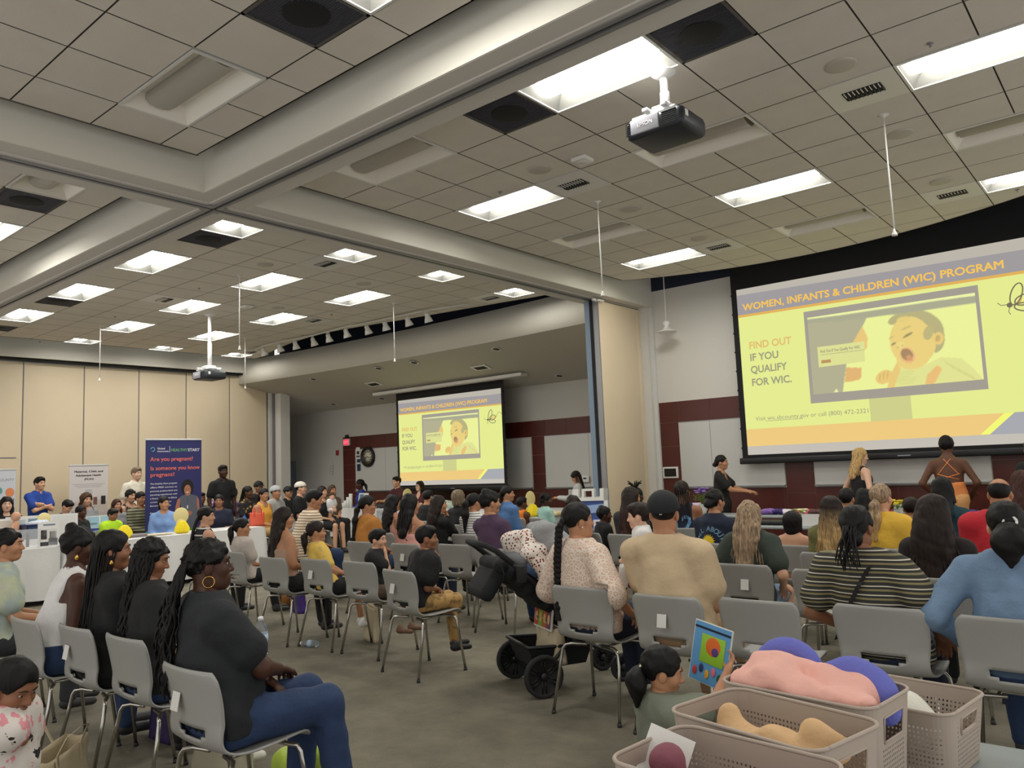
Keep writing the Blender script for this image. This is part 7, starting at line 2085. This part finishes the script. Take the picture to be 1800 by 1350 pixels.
# ------------------------------------------------------------------ things on the tables
def onT(px, py, zt, x=None, y=None):
    p = at(px, py, x=x) if x is not None else at(px, py, y=y); return (p.x, p.y, zt)
m_yel = mat('yellow tissue', (240, 220, 50), .8); m_fan = mat('cream fan paper', (224, 210, 150), .7)
def honeycomb(loc, label, fan=True, s=1.):
    root = empty('paper_ornament', loc); root.scale = (s, s, s)
    mb = MB(); n = 20
    prof = [(.0, 0), (.075, .004), (.10, .03), (.098, .07), (.075, .12), (.045, .16), (.0, .175)]
    V = []; F = []
    for i in range(n*2):
        a = 2*math.pi*i/(n*2); k = 1 if i % 2 else .80
        for r_, z in prof: V.append((r_*k*math.cos(a), r_*k*math.sin(a), z))
    m_ = len(prof)
    for i in range(n*2):
        j = (i+1) % (n*2)
        for q in range(m_-1): F.append((i*m_+q, j*m_+q, j*m_+q+1, i*m_+q+1))
    mb.add(V, F, m_yel, False); mb.build('honeycomb', root)
    if fan:
        M = Matrix.Translation((-.03, 0, .24)) @ Matrix.Rotation(R(90), 4, 'Y') @ Matrix.Rotation(R(0), 4, 'Z')
        MB().lathe([(.0, -.004), (.105, -.004), (.11, 0), (.105, .004), (0, .004)], m_fan, 30, M).build('round_disc', root)
        MB().lathe([(.0, -.003), (.075, -.003), (.078, 0), (.075, .003), (0, .003)], m_fan, 26, Matrix.Translation((-.02, 0, .12)) @ Matrix.Rotation(R(90), 4, 'Y')).build('lower_disc', root)
    return tag(root, label, 'ornament', None)
honeycomb(onT(320, 938, .757, x=-12.1), 'yellow honeycomb ornament with a cream disc on the left table', True, 1.15)
honeycomb(onT(220, 930, .757, x=-12.9)[:2]+(.757,), 'yellow honeycomb ornament without a disc beside the lime tee boy', False, 1.25) if False else honeycomb(onT(219, 928, .757, x=-12.2), 'yellow honeycomb ornament without a disc beside the lime tee boy', False, 1.15)
honeycomb((onT(935, 873, .757, y=10.2)[0], 10.2, .757), 'yellow honeycomb ornament with a cream disc by the mint top girl', True, 1.2)
honeycomb((onT(718, 868, .757, y=12.0)[0], 12.0, .757), 'cream and yellow ornament on the alcove table beside the maroon man', True, 1.25)
# baby doll
dl = at(27, 925, x=-14.2)
person('bare baby doll standing on the table at the left edge', loc=(-14.25, at(27, 925, x=-14.25).y, 1.14), yaw=80, sit=False, z=.46, sk='lt', fem=False, bust=False, g=1.1, hsc=.95, hair=('none', 'bk'), bottom=('shorts', K_white), shoes=None, arms='down', cat='doll') if False else None
def doll(loc):
    prims = [((0, 0, .12), (0, 0, .24), .062, .055), ((-.03, 0, .03), (-.035, .10, .02), .032, .025), ((.03, 0, .03), (.035, .10, .02), .032, .025), ((-.06, 0, .23), (-.10, .02, .12), .024, .018), ((.06, 0, .23), (.10, .02, .12), .024, .018), ((0, 0, .26), (0, 0, .28), .03)]
    root = empty('baby_doll', loc, R(-60))
    lump('doll_body', prims, skin('lt'), parent=root, noise=None, h=.01)
    lump('doll_head', [((0, 0, .36), (0, .005, .37), .070)], skin('lt'), parent=root, noise=None, h=.01)
    lump('diaper', [((-.02, 0, .06), (.02, 0, .06), .07)], K_white, parent=root, noise=None, h=.01)
    tag(root, 'bare baby doll sitting on the table at the left edge', 'doll')
doll((-14.3, at(27, 930, x=-14.3).y, .757))
# blue bin with white contents
def binbox(loc, rz, w, d, h, rgb, label):
    root = empty('storage_bin', loc, R(rz)); m = mat('bin plastic %d %d' % rgb[:2], rgb, .4)
    mb = MB(); a, b = w/2, d/2; t = .008
    for lo, hi in (((-a, -b, 0), (a, -b+t, h)), ((-a, b-t, 0), (a, b, h)), ((-a, -b, 0), (-a+t, b, h)), ((a-t, -b, 0), (a, b, h)), ((-a, -b, 0), (a, b, t))): mb.box(lo, hi, m)
    mb.build('bin_body', root)
    mb = MB(); mb.tube([(-a, -b, h), (a, -b, h), (a, b, h), (-a, b, h), (-a, -b, h)], .012, m, 8); mb.build('rim', root)
    return tag(root, label, 'bin')
binbox(onT(66, 935, .757, x=-14.15), 90, .42, .34, .22, (28, 52, 96), 'navy blue bin on the table behind the baby doll')
lump('supplies', [((-14.15, onT(66, 935, .757, x=-14.15)[1]-.1, .97), (-14.15, onT(66, 935, .757, x=-14.15)[1]+.1, .97), .07)], mat('mixed packets', (200, 206, 220), .6), 'pale packets heaped in the navy bin', 'packets', noise=(.012, 50), h=.012)
def board(loc, rz, w, h, m, label, tilt=-12, extra=None, cat='sign', name='display_board'):
    root = empty(name, loc, R(rz)); root.rotation_euler = (R(tilt), 0, R(rz))
    MB().box((-w/2, -.006, 0), (w/2, .006, h), m).build('panel', root)
    MB().box((-.02, .006, .02), (.02, .012, h*.8), m_tleg).build('prop_strut', root)
    if extra: extra(root, w, h)
    return tag(root, label, cat)
m_paper = mat('white paper', (222, 222, 220), .7)
def ex_lines(cols):
    def fn(root, w, h):
        q = random.Random(int(w*1000)); mb = MB()
        for i, (x0, z0, x1, z1, c) in enumerate(cols): mb.box((x0*w-w/2, -.0085, z0*h), (x1*w-w/2, -.0062, z1*h), mat('print %d %d %d' % c, c, .6))
        mb.build('print', root)
    return fn
board(onT(10, 930, .757, x=-14.4), 78, .62, .34, m_paper, 'white display board at the left edge behind the baby doll', extra=ex_lines([(.05, .6, .3, .9, (190, 200, 200)), (.36, .6, .62, .9, (200, 190, 180)), (.68, .6, .94, .9, (180, 190, 200)), (.05, .1, .94, .5, (205, 208, 205))]))
board(onT(52, 922, .757, x=-14.45), 78, .66, .36, m_paper, 'white toothbrush display case behind the navy bin', extra=ex_lines([(.06, .72, .94, .86, (120, 150, 170)), (.1, .2, .2, .6, (200, 180, 170)), (.3, .2, .4, .6, (170, 190, 200)), (.5, .2, .6, .6, (200, 190, 170)), (.7, .2, .8, .6, (170, 200, 180))]))
rt = tag(MB().lathe([(0, -.004), (.10, -.004), (.105, 0), (.10, .004), (0, .004)], m_fan, 28, Matrix.Rotation(R(80), 4, 'Y')).build('round_fan'), 'round cream paper fan behind the navy bin', 'paper fan'); rt.location = (-14.3, at(78, 905, x=-14.3).y, 1.05)
for q_, nm in (((165, 905), 'left of two tablet screens on the small back table'), ((187, 905), 'right of two tablet screens on the small back table')):
    board(onT(q_[0], 920, .757, x=-14.0), 80, .22, .30, mat('tablet frame', (216, 214, 208), .4), nm, extra=ex_lines([(.1, .35, .9, .95, (150, 186, 206)), (.1, .05, .9, .30, (40, 60, 140)), (.2, .5, .8, .6, (210, 190, 180))]), cat='tablet', name='tablet_stand')
# brochure holders on the nearest table
board(onT(85, 966, .757, x=-11.95), 72, .26, .34, m_paper, 'white flyer holder with a photo of two people, on the nearest left table', extra=ex_lines([(.25, .86, .8, .92, (110, 120, 140)), (.1, .18, .9, .72, (210, 208, 206)), (.15, .30, .42, .68, (40, 36, 36)), (.55, .32, .85, .62, (56, 46, 44)), (.5, .06, .92, .34, (120, 122, 126)), (.12, .04, .5, .2, (50, 52, 58))]))
board(onT(112, 962, .757, x=-12.05), 70, .34, .44, m_paper, 'tall blank white flyer holder beside the topknot woman', extra=ex_lines([(.08, .06, .92, .94, (214, 214, 212))]))
for k, (px_, lab_) in enumerate(((48, 'clear empty brochure stand at the left edge of the nearest table'),)):
    board(onT(px_, 966, .757, x=-12.0), 70, .30, .26, mat('clear acrylic', (225, 228, 230), .1, alpha=.3), lab_)
lump('paper_bags', [((-12.15, at(260, 940, x=-12.15).y, .775), (-12.05, at(300, 940, x=-12.05).y, .775), .03, .03, .02, (1.6, 1, .6))], mat('cream paper', (216, 204, 176), .8), 'flat stack of cream paper bags on the left table', 'bags', noise=(.004, 30), h=.01)
o = tag(MB().rbox((-.09, -.13, 0), (.09, .13, .05), .02, mat('smoky glass bowl', (120, 112, 118), .3)).build('snack_tray'), 'small smoky tray of sweets beside the paper bags', 'tray'); o.location = onT(240, 940, .757, x=-12.2)
o = tag(MB().box((-.10, -.14, 0), (.10, .14, .004), m_paper).build('paper_sheet'), 'white papers before the woman in the navy tee', 'paper'); o.location = onT(400, 928, .757, x=-12.1)
# red shoulder bag of the woman at the table
tote(onT(452, 925, .757, x=-12.2), 80, .26, .22, .10, 'coral red shoulder bag of the woman with bare shoulders', mat('coral leather', (222, 92, 66), .5))
bottle(onT(430, 905, .757, x=-12.2)[:2]+(.757,), (0, 0, 0), 'blue water bottle standing near the coral shoulder bag', mat('blue bottle plastic', (40, 96, 190), .3), (30, 60, 140), (60, 110, 200))

# alcove table things
for k, (dx, h_) in enumerate(((0, .12), (.10, .18), (.22, .26), (.34, .34))):
    p = onT(603+dx*40, 880, .757, y=12.05)
    o = tag(MB().lathe([(.0, 0), (.035, 0), (.045, h_), (.043, h_), (.033, .004), (0, .004)], m_paper, 16).build('paper_cup_stack'), 'white paper cup stack on the alcove table, %s' % ['shortest of four', 'second shortest of four', 'second tallest of four', 'tallest of four'][k], 'cups', 'white cup stacks on the alcove table'); o.location = p
board(onT(636, 885, .757, y=11.9), 0, .34, .36, m_paper, 'white poster with teal figures standing on the alcove table', extra=ex_lines([(.1, .5, .5, .92, (60, 120, 150)), (.55, .1, .9, .85, (206, 210, 212)), (.1, .1, .4, .4, (40, 70, 110))]))
board(onT(567, 868, .757, y=12.1), 0, .26, .40, m_paper, 'small white sign left of the cup stacks', extra=ex_lines([(.2, .3, .8, .8, (140, 170, 200))])) if False else None
lump('bag_of_clothes', [(onT(775, 875, .82, y=12.1), onT(800, 878, .80, y=12.1), .13, .10, .05, (1.4, 1, .9))], mat('pale green plastic wrap', (168, 184, 172), .4), 'pale green plastic bag of goods on the alcove table under the small screen', 'bag', noise=(.02, 12), h=.02)
lump('folded_jackets', [(onT(655, 884, .80, y=12.0), onT(672, 884, .80, y=12.0), .06, .06, .03, (2, 1, .8))], K_char, 'dark folded cloth on the alcove table beside the white poster', 'cloth', h=.015)
for k, (px_, w_) in enumerate(((848, .22), (862, .20))):
    lump('gift_bow', [(onT(px_, 858, .85, y=11.98), onT(px_+2, 856, .92, y=11.98), w_/2.2)], mat('dark red tissue', (110, 30, 42), .7), 'dark red tissue bundle on the alcove table, %s' % ('left of two' if k == 0 else 'right of two'), 'bundle', 'dark red tissue bundles', noise=(.012, 30), h=.015)
lump('grey_jacket_on_table', [(onT(668, 905, .70, y=11.68), onT(672, 935, .35, y=11.66), .07, .10, .05, (1.3, .35, 1))], mat('light grey cloth', (170, 172, 174), .8), 'light grey cloth hanging over the front of the alcove table', 'cloth', noise=(.012, 22), h=.015)

# table beside the sandwich board
lump('wrapped_supplies', [((-8.9, 10.3, .80), (-8.5, 10.3, .80), .06, .07, .03, (1, 1, .8)), ((-8.3, 10.25, .80), (-7.9, 10.25, .80), .05, .05)], mat('mixed cloth goods', (120, 90, 110), .8), 'mixed cloth goods on the grey clothed table', 'goods', noise=(.015, 25), h=.018)
o = tag(MB().rbox((-.5, -.10, 0), (.5, .10, .07), .03, mat('cream long box', (214, 196, 150), .6)).build('long_box'), 'long cream package under the hands of the bending woman', 'box'); o.location = (-8.2, 10.4, .757)
# sandwich board
sb = empty('sandwich_board', (-5.72, 8.35, 0), R(26))
m_sb = mat('white moulded plastic', (224, 224, 220), .4)
for s_, ty in ((-1, 0), (1, 1)):
    M = Matrix.Translation((0, s_*.26*0, 0)) 
    mb = MB(); w, h = .25, 1.27
    def L_(x, z): return (x, s_*(.30-.26*z/h), z)
    for (x0, z0, x1, z1) in ((-w, .0, -w+.05, h), (w-.05, 0, w, h), (-w, .14, w, .19), (-w, 1.12, w, 1.165), (-.08, 1.245, .08, 1.27), (-w, 1.165, -w+.13, 1.27), (-.08, 1.165, -.05, 1.245), (.05, 1.165, .08, 1.245), (w-.10, 1.165, w, 1.27)):
        a = [L_(x0, z0), L_(x1, z0), L_(x1, z1), L_(x0, z1)]
        mb.prism(a, (0, s_*.03, 0), m_sb)
    mb.build('leg_frame', sb, recalc=True)
    mb = MB(); a = [L_(-w+.05, .19), L_(w-.05, .19), L_(w-.05, 1.12), L_(-w+.05, 1.12)]; mb.prism([(x, y-s_*-.004, z) for x, y, z in a], (0, s_*.006, 0), mat('sign royal blue', (44, 76, 150), .4)); pn = mb.build('sign_panel', sb, recalc=True)
    if s_ < 0:
        ang = math.atan(.26/h)
        M = Matrix.Translation((0, -.30, 0)) @ Matrix.Rotation(-ang, 4, 'X')
        mb = MB(); mb.add([(-w+.05, -.018, .38), (w-.05, -.018, .50), (w-.05, -.018, .62), (-w+.05, -.018, .48)], [(0, 1, 2, 3)], mat('sign amber', (226, 176, 90), .5), False, M)
        mb.add([(-w+.05, -.018, .96), (w-.05, -.018, 1.0), (w-.05, -.018, 1.10), (-w+.10, -.018, 1.07)], [(0, 1, 2, 3)], mat('sign pale blue', (150, 176, 220), .5), False, M); mb.build('sign_bands', pn)
        MT = M @ Matrix.Translation((-.26, -.020, .66)) @ Matrix.Rotation(R(90), 4, 'X')
        text_mesh('LE', .20, 'lettering', mat('sign white letters', (226, 228, 232), .5), pn, MT @ Matrix.Translation((.22, .10, 0)), .0005, bold=.006, cond=.95); text_mesh('AREA', .06, 'lettering', MATS['sign white letters'], pn, MT @ Matrix.Translation((.29, .02, 0)), .0005, bold=.003, cond=.9)
        text_mesh('VETERANS', .06, 'lettering', MATS['sign white letters'], pn, M @ Matrix.Translation((-.02, -.020, .60)) @ Matrix.Rotation(R(90), 4, 'X'), .0005, bold=.002, cond=.8) if False else text_mesh('CLINIC AREA', .06, 'lettering', MATS['sign white letters'], pn, M @ Matrix.Translation((-.10, -.020, .585)) @ Matrix.Rotation(R(90), 4, 'X'), .0005, bold=.002, cond=.8) if False else None
tag(sb, 'white framed sandwich board with a blue poster near the folded partition', 'sandwich board')

# display tables at the right
q = random.Random(5)
cols_ = [(214, 170, 190), (130, 100, 170), (60, 44, 110), (220, 214, 220), (230, 80, 120), (90, 60, 60), (176, 150, 200), (150, 30, 60), (226, 226, 226), (70, 50, 120)]
names_ = ['pale pink', 'violet', 'deep purple', 'off white', 'bright pink', 'dark patterned', 'lilac', 'crimson', 'white', 'indigo']
spots = [(1222, -5.9), (1350, -4.72), (1372, -4.5), (1392, -4.3), (1412, -4.1), (1436, -3.9), (1462, -3.65), (1575, -2.8), (1600, -2.6), (1700, -1.75)]
for i, (px_, _) in enumerate(spots):
    p = onT(px_, 884, .80, y=11.0); c = cols_[i]
    lump('folded_garment', [((p[0]-.08, 10.98, .80), (p[0]+.08, 11.0, .80), .045, .05, .02, (1.2, 1.6, .8))], mat('garment '+names_[i], c, .85), '%s folded garment on the right display tables' % names_[i], 'folded garment', 'folded garments on the display tables', noise=(.010, 40), h=.012, seed=i)
lump('stack_of_hats', [(onT(1215, 880, .84, y=11.0), onT(1232, 880, .84, y=11.0), .09)], mat('pale lilac wrap', (206, 186, 212), .7), 'pale lilac wrapped bundle on the table behind the jersey', 'bundle', noise=(.012, 30), h=.014)
def bouquet(loc, cols, label, h=.34, n=14):
    root = empty('flower_bouquet', loc); q = random.Random(int(loc[0]*100))
    MB().lathe([(0, 0), (.05, 0), (.06, .06), (.045, .14), (.05, .15), (.04, .145), (0, .02)], mat('small vase', (200, 205, 200), .3), 16).build('vase', root)
    mb = MB(); mf = MB(); mg = mat('leaf green', (96, 122, 50), .7)
    for i in range(n):
        a = q.uniform(0, 6.28); r = q.uniform(.02, .11); z = h*q.uniform(.75, 1.0)
        e = (r*math.cos(a), r*math.sin(a), z)
        mb.tube([(0, 0, .12), (e[0]*.5, e[1]*.5, z*.7), e], .003, mg, 4)
        for _ in range(2):
            b = a+q.uniform(-1, 1); t = (e[0]*.8+.06*math.cos(b), e[1]*.8+.06*math.sin(b), z*.75+q.uniform(-.03, .03)); mb.add([(e[0]*.6, e[1]*.6, z*.62), (t[0]-.012, t[1], t[2]-.02), t, (t[0]+.012, t[1], t[2]-.02)], [(0, 1, 2, 3)], mg)
        m = mat('petal %d %d' % cols[i % len(cols)][:2], cols[i % len(cols)], .7)
        for k in range(6): c_ = 2*math.pi*k/6; mf.ell((e[0]+.018*math.cos(c_), e[1]+.018*math.sin(c_), e[2]), (.016, .016, .011), m, 6)
    mb.build('stems', root); mf.build('petals', root)
    tag(root, label, 'flowers')
bouquet(onT(1234, 878, .765, y=10.9), [(120, 84, 170), (150, 120, 200)], 'purple flower bouquet on the table left of the standing woman', .40)
bouquet(onT(1405, 905, .705, y=10.0), [(232, 228, 190), (140, 150, 60)], 'green and white foliage arrangement on the lower grey table', .20, 10)
bouquet(onT(1580, 902, .765, y=10.85), [(230, 210, 40), (210, 190, 50)], 'yellow flower bunch beside the child in plum', .20, 14)
o = empty('serving_tray', onT(1362, 900, .705, y=10.1)); MB().rbox((-.22, -.14, 0), (.22, .14, .05), .02, mat('tray black', (24, 24, 26), .5)).build('tray_base', o); tag(o, 'black tray on the lower grey table', 'tray')
o = tag(MB().box((-.10, -.14, 0), (.12, -.13, .15), m_paper).build('table_card'), 'white tent card beside the foliage on the lower grey table', 'card'); o.location = onT(1430, 905, .705, y=10.0)
# dark stroller held by the standing woman
sp = at(1322, 880, y=10.3)
s3 = empty('stroller', (-4.6, 9.3, 0), R(-60))
MB().tube([(-.22, -.35, 1.02), (.22, -.35, 1.02)], .02, m_frame, 8).build('handlebar', s3)
mb = MB()
for s_ in (-1, 1): mb.tube([(s_*.22, -.35, 1.02), (s_*.22, .1, .5), (s_*.2, .45, .12)], .014, mat('pale grey stroller tube', (150, 156, 164), .4), 8); mb.tube([(s_*.22, .0, .6), (s_*.23, -.1, .12)], .014, m_frame, 8)
mb.build('frame', s3)
for sx in (-1, 1):
    for y_ in (-.1, .45): MB().lathe([(.05, -.02), (.10, -.02), (.11, 0), (.10, .02), (.05, .02)], m_tyre, 18, Matrix.Translation((sx*.22, y_, .11)) @ Matrix.Rotation(R(90), 4, 'Y')).build('wheel', s3)
lump('seat_unit', [((-.12, -.15, .85), (-.12, .25, .45), .07), ((.12, -.15, .85), (.12, .25, .45), .07), ((0, 0, .65), (0, .1, .55), .12)], m_sfab, parent=s3, h=.016)
tag(s3, 'dark stroller with pale tubes behind the ash blonde woman', 'stroller')

# ------------------------------------------------------------------ roll-up banners
def banner(name, loc, w, h, m, label, fill):
    root = empty(name, loc, R(90))
    MB().box((-w/2, -.003, .08), (w/2, .003, h), m).build('banner_fabric', root)
    MB().rbox((-w/2-.01, -.015, h-.01), (w/2+.01, .015, h+.02), .006, mat('banner top rail', (206, 206, 206), .4)).build('top_rail', root)
    MB().rbox((-w/2-.02, -.06, 0), (w/2+.02, .06, .08), .02, m_alum).build('base', root)
    MB().tube([(0, .02, .05), (0, .02, h)], .01, m_alum, 8).build('support_pole', root)
    fill(root, w, h)
    return tag(root, label, 'banner')
def btext(root, s, x, z, size, m, wid=None, name='lettering', bold=0., align='LEFT'):
    o = text_mesh(s, size, name, m, root, None, .0003, align, bold=bold)
    xs = [v.co.x for v in o.data.vertices]; k = wid/(max(xs)-min(xs)) if wid else 1.
    o.data.transform(Matrix.Translation((x, -.0055, z)) @ Matrix.Rotation(R(90), 4, 'X') @ Matrix.Diagonal((k, 1, 1, 1))); return o
m_bn = mat('banner indigo', (38, 40, 96), .6); m_bg = mat('banner green', (84, 146, 58), .6); m_wt = mat('banner white text', (222, 222, 228), .6); m_cor = mat('banner coral text', (226, 112, 96), .6); m_gt = mat('banner green text', (110, 170, 110), .6)
m_lw = mat('banner light blue', (90, 180, 190), .6)
def fill1(root, w, h):
    MB().box((-w/2, -.005, .08), (w/2, -.003, h*.30), m_bg).build('green_footer', root)
    btext(root, 'Global', -.30*w, h*.925, .045, m_wt, .13*w, bold=.001); btext(root, 'Communities', -.30*w, h*.905, .035, m_wt, .20*w, bold=.001)
    MB().tube([(-.38*w+.035*math.cos(R(a)), -.005, h*.925+.035*math.sin(R(a))) for a in range(-120, 181, 20)], .006, m_lw, 6).build('ring_logo', root)
    MB().box((-.085*w, -.006, h*.90), (-.080*w, -.004, h*.95), m_wt).build('divider', root)
    btext(root, 'HEALTHY', -.065*w, h*.908, .075, m_gt, .30*w, bold=.0015); btext(root, 'START', .245*w, h*.908, .075, m_wt, .215*w, bold=.0015)
    btext(root, 'Are you pregnant?', -.42*w, h*.835, .10, m_cor, .76*w, bold=.0015)
    btext(root, 'Is someone you know', -.42*w, h*.765, .10, m_cor, .88*w, bold=.0015); btext(root, 'pregnant?', -.42*w, h*.715, .10, m_cor, .42*w, bold=.0015)
    for i, s in enumerate(('The Healthy Start program', 'offers FREE services to', 'promote positive birth and', 'parenting experiences with', 'a focus on diverse Black', 'communities in San', 'Bernardino County.', '', 'Families who qualify', 'for Medi-Cal', 'Can enroll', 'enroll.')):
        if s: btext(root, s, -.42*w, h*(.655-.028*i), .038, m_wt, min(.47*w, .0215*len(s)*w*.95), bold=.0006)
    # printed photo of a woman in a grey dress
    def flatp(pts, m, nm, dy): 
        MB().add([(x*w, -dy, z*h) for x, z in pts], [tuple(range(len(pts)))], m).build(nm, root)
    def oval(cx, cz, rx, rz, n=28): return [(cx+rx*math.cos(2*math.pi*k/n), cz+rz*math.sin(2*math.pi*k/n)) for k in range(n)]
    sk_ = mat('printed skin', (170, 112, 86), .6)
    flatp(oval(.24, .62, .115, .065), mat('printed black hair', (20, 16, 18), .6), 'printed_hair', .005)
    flatp([(.04, .36), (.02, .47), (.06, .53), (.11, .545), (.10, .47), (.09, .41), (.16, .415), (.26, .43), (.26, .405), (.15, .385), (.10, .36)], sk_, 'printed_arm', .0056)
    flatp([(.42, .545), (.45, .52), (.47, .42), (.42, .34), (.38, .32), (.36, .34), (.40, .41), (.40, .50)], sk_, 'printed_arm', .0056)
    flatp([(.10, .55), (.19, .565), (.30, .565), (.42, .55), (.41, .48), (.44, .40), (.40, .33), (.38, .30), (.10, .30), (.09, .40), (.12, .47)], mat('printed grey dress', (92, 96, 110), .6), 'printed_dress', .0060)
    flatp(oval(.245, .575, .05, .018), sk_, 'printed_neck', .0064); flatp(oval(.24, .60, .062, .042), sk_, 'printed_face', .0068)
    flatp(oval(.24, .583, .022, .004), m_wt, 'printed_smile', .0072)
    for sx in (-1, 1): flatp(oval(.24+sx*.024, .607, .008, .003), mat('printed black hair', (20, 16, 18), .6), 'printed_eye', .0072)
    flatp([(.16, .42), (.20, .435), (.30, .435), (.33, .42), (.30, .40), (.20, .40)], sk_, 'printed_hand', .0072)
    flatp([(.238, .545), (.242, .545), (.242, .48), (.238, .48)], mat('printed black hair', (20, 16, 18), .6), 'printed_lanyard', .0074); flatp([(.23, .48), (.25, .48), (.25, .455), (.23, .455)], m_wt, 'printed_badge', .0078)
pb = at(304, 773, x=-14.05)
yl, yr = at(256, 773, x=-14.05).y, at(354, 773, x=-14.05).y
banner('rollup_banner', (-14.05, (yl+yr)/2, 0), yr-yl, pb.z, m_bn, 'tall indigo roll-up banner asking Are you pregnant? with a printed woman', fill1)
m_btx = mat('banner black text', (40, 38, 44), .6); m_bgx = mat('banner grey text', (130, 130, 136), .6)
def fill2(root, w, h):
    btext(root, 'Maternal, Child, and', -.38*w, h*.925, .06, m_btx, .74*w, bold=.002); btext(root, 'Adolescent Health', -.34*w, h*.885, .06, m_btx, .66*w, bold=.002); btext(root, '(MCAH)', -.12*w, h*.845, .06, m_btx, .24*w, bold=.002)
    for i in range(3): MB().box(((-.42+.06*i)*w, -.0045, h*(.80-.016*i)), ((.42-.06*i)*w, -.003, h*(.803-.016*i)), m_bgx).build('fine_print', root)
    MB().box((-.09*w, -.0045, h*.68), (.09*w, -.003, h*.745), mat('banner pale grey', (186, 186, 190), .6)).build('blank_square', root)
    MB().add([(-w/2, -.0045, h*.60), (0, -.0045, h*.66), (w/2, -.0045, h*.61), (w/2, -.0045, h*.3), (-w/2, -.0045, h*.3)], [(0, 4, 3, 2, 1)], mat('banner beige', (196, 186, 180), .6)).build('printed_mountains', root)
    MB().box((.12*w, -.006, h*.58), (.22*w, -.0046, h*.66), mat('printed brown', (120, 90, 76), .6)).build('printed_photo', root)
    MB().box((.32*w, -.006, h*.58), (.44*w, -.0046, h*.67), mat('printed dark', (40, 32, 32), .6)).build('printed_photo', root)
X2 = -17.6
yl, yr = at(122, 818, x=X2).y, at(190, 818, x=X2).y
banner('rollup_banner', (X2, (yl+yr)/2, 0), yr-yl, at(156, 818, x=X2).z, mat('banner warm white', (212, 206, 206), .6), 'white roll-up banner headed Maternal, Child, and Adolescent Health', fill2)
def fill3(root, w, h):
    btext(root, 'COUNTY', .05*w, h*.885, .07, m_bgx, .40*w); 
    MB().ell((.36*w, -.004, h*.77), (.11*w, .002, .09), mat('banner orange', (226, 140, 90), .6), 20).build('orange_logo', root)
    MB().ell((.10*w, -.004, h*.79), (.08*w, .002, .07), mat('banner teal', (100, 160, 150), .6), 20).build('teal_logo', root)
    btext(root, 'Family and', .0*w, h*.68, .07, m_btx, .46*w, bold=.002); btext(root, 'Health', .15*w, h*.64, .06, m_btx, .3*w, bold=.002)
yl, yr = at(-45, 826, x=X2).y, at(28, 826, x=X2).y
banner('rollup_banner', (X2, (yl+yr)/2, 0), yr-yl, at(5, 826, x=X2).z, mat('banner cool white', (206, 210, 220), .6), 'white roll-up banner with an orange logo cut by the left edge', fill3)
# small door frame like access panel on the left wall
o = struct(MB().box((XL+.042, at(0, 800, x=XL).y-1, 2.2), (XL+.05, at(27, 800, x=XL).y, 2.22), m_seam).build('trim_4'))
# ------------------------------------------------------------------ light and view
w = bpy.data.worlds.new('world'); SC.world = w; w.use_nodes = True
w.node_tree.nodes['Background'].inputs[0].default_value = (1., .97, .92, 1)
w.node_tree.nodes['Background'].inputs[1].default_value = 0.95
SC.view_settings.view_transform = 'Standard'
SC.view_settings.look = 'None'
SC.view_settings.exposure = EXPO if 'EXPO' in globals() else 0.
SC.view_settings.gamma = 1
SC.view_settings.use_curve_mapping = False
SC.cycles.max_bounces = 6
SC.cycles.diffuse_bounces = 4
SC.cycles.glossy_bounces = 3
SC.cycles.transparent_max_bounces = 12
SC.cycles.sample_clamp_indirect = 6
SC.cycles.use_denoising = True
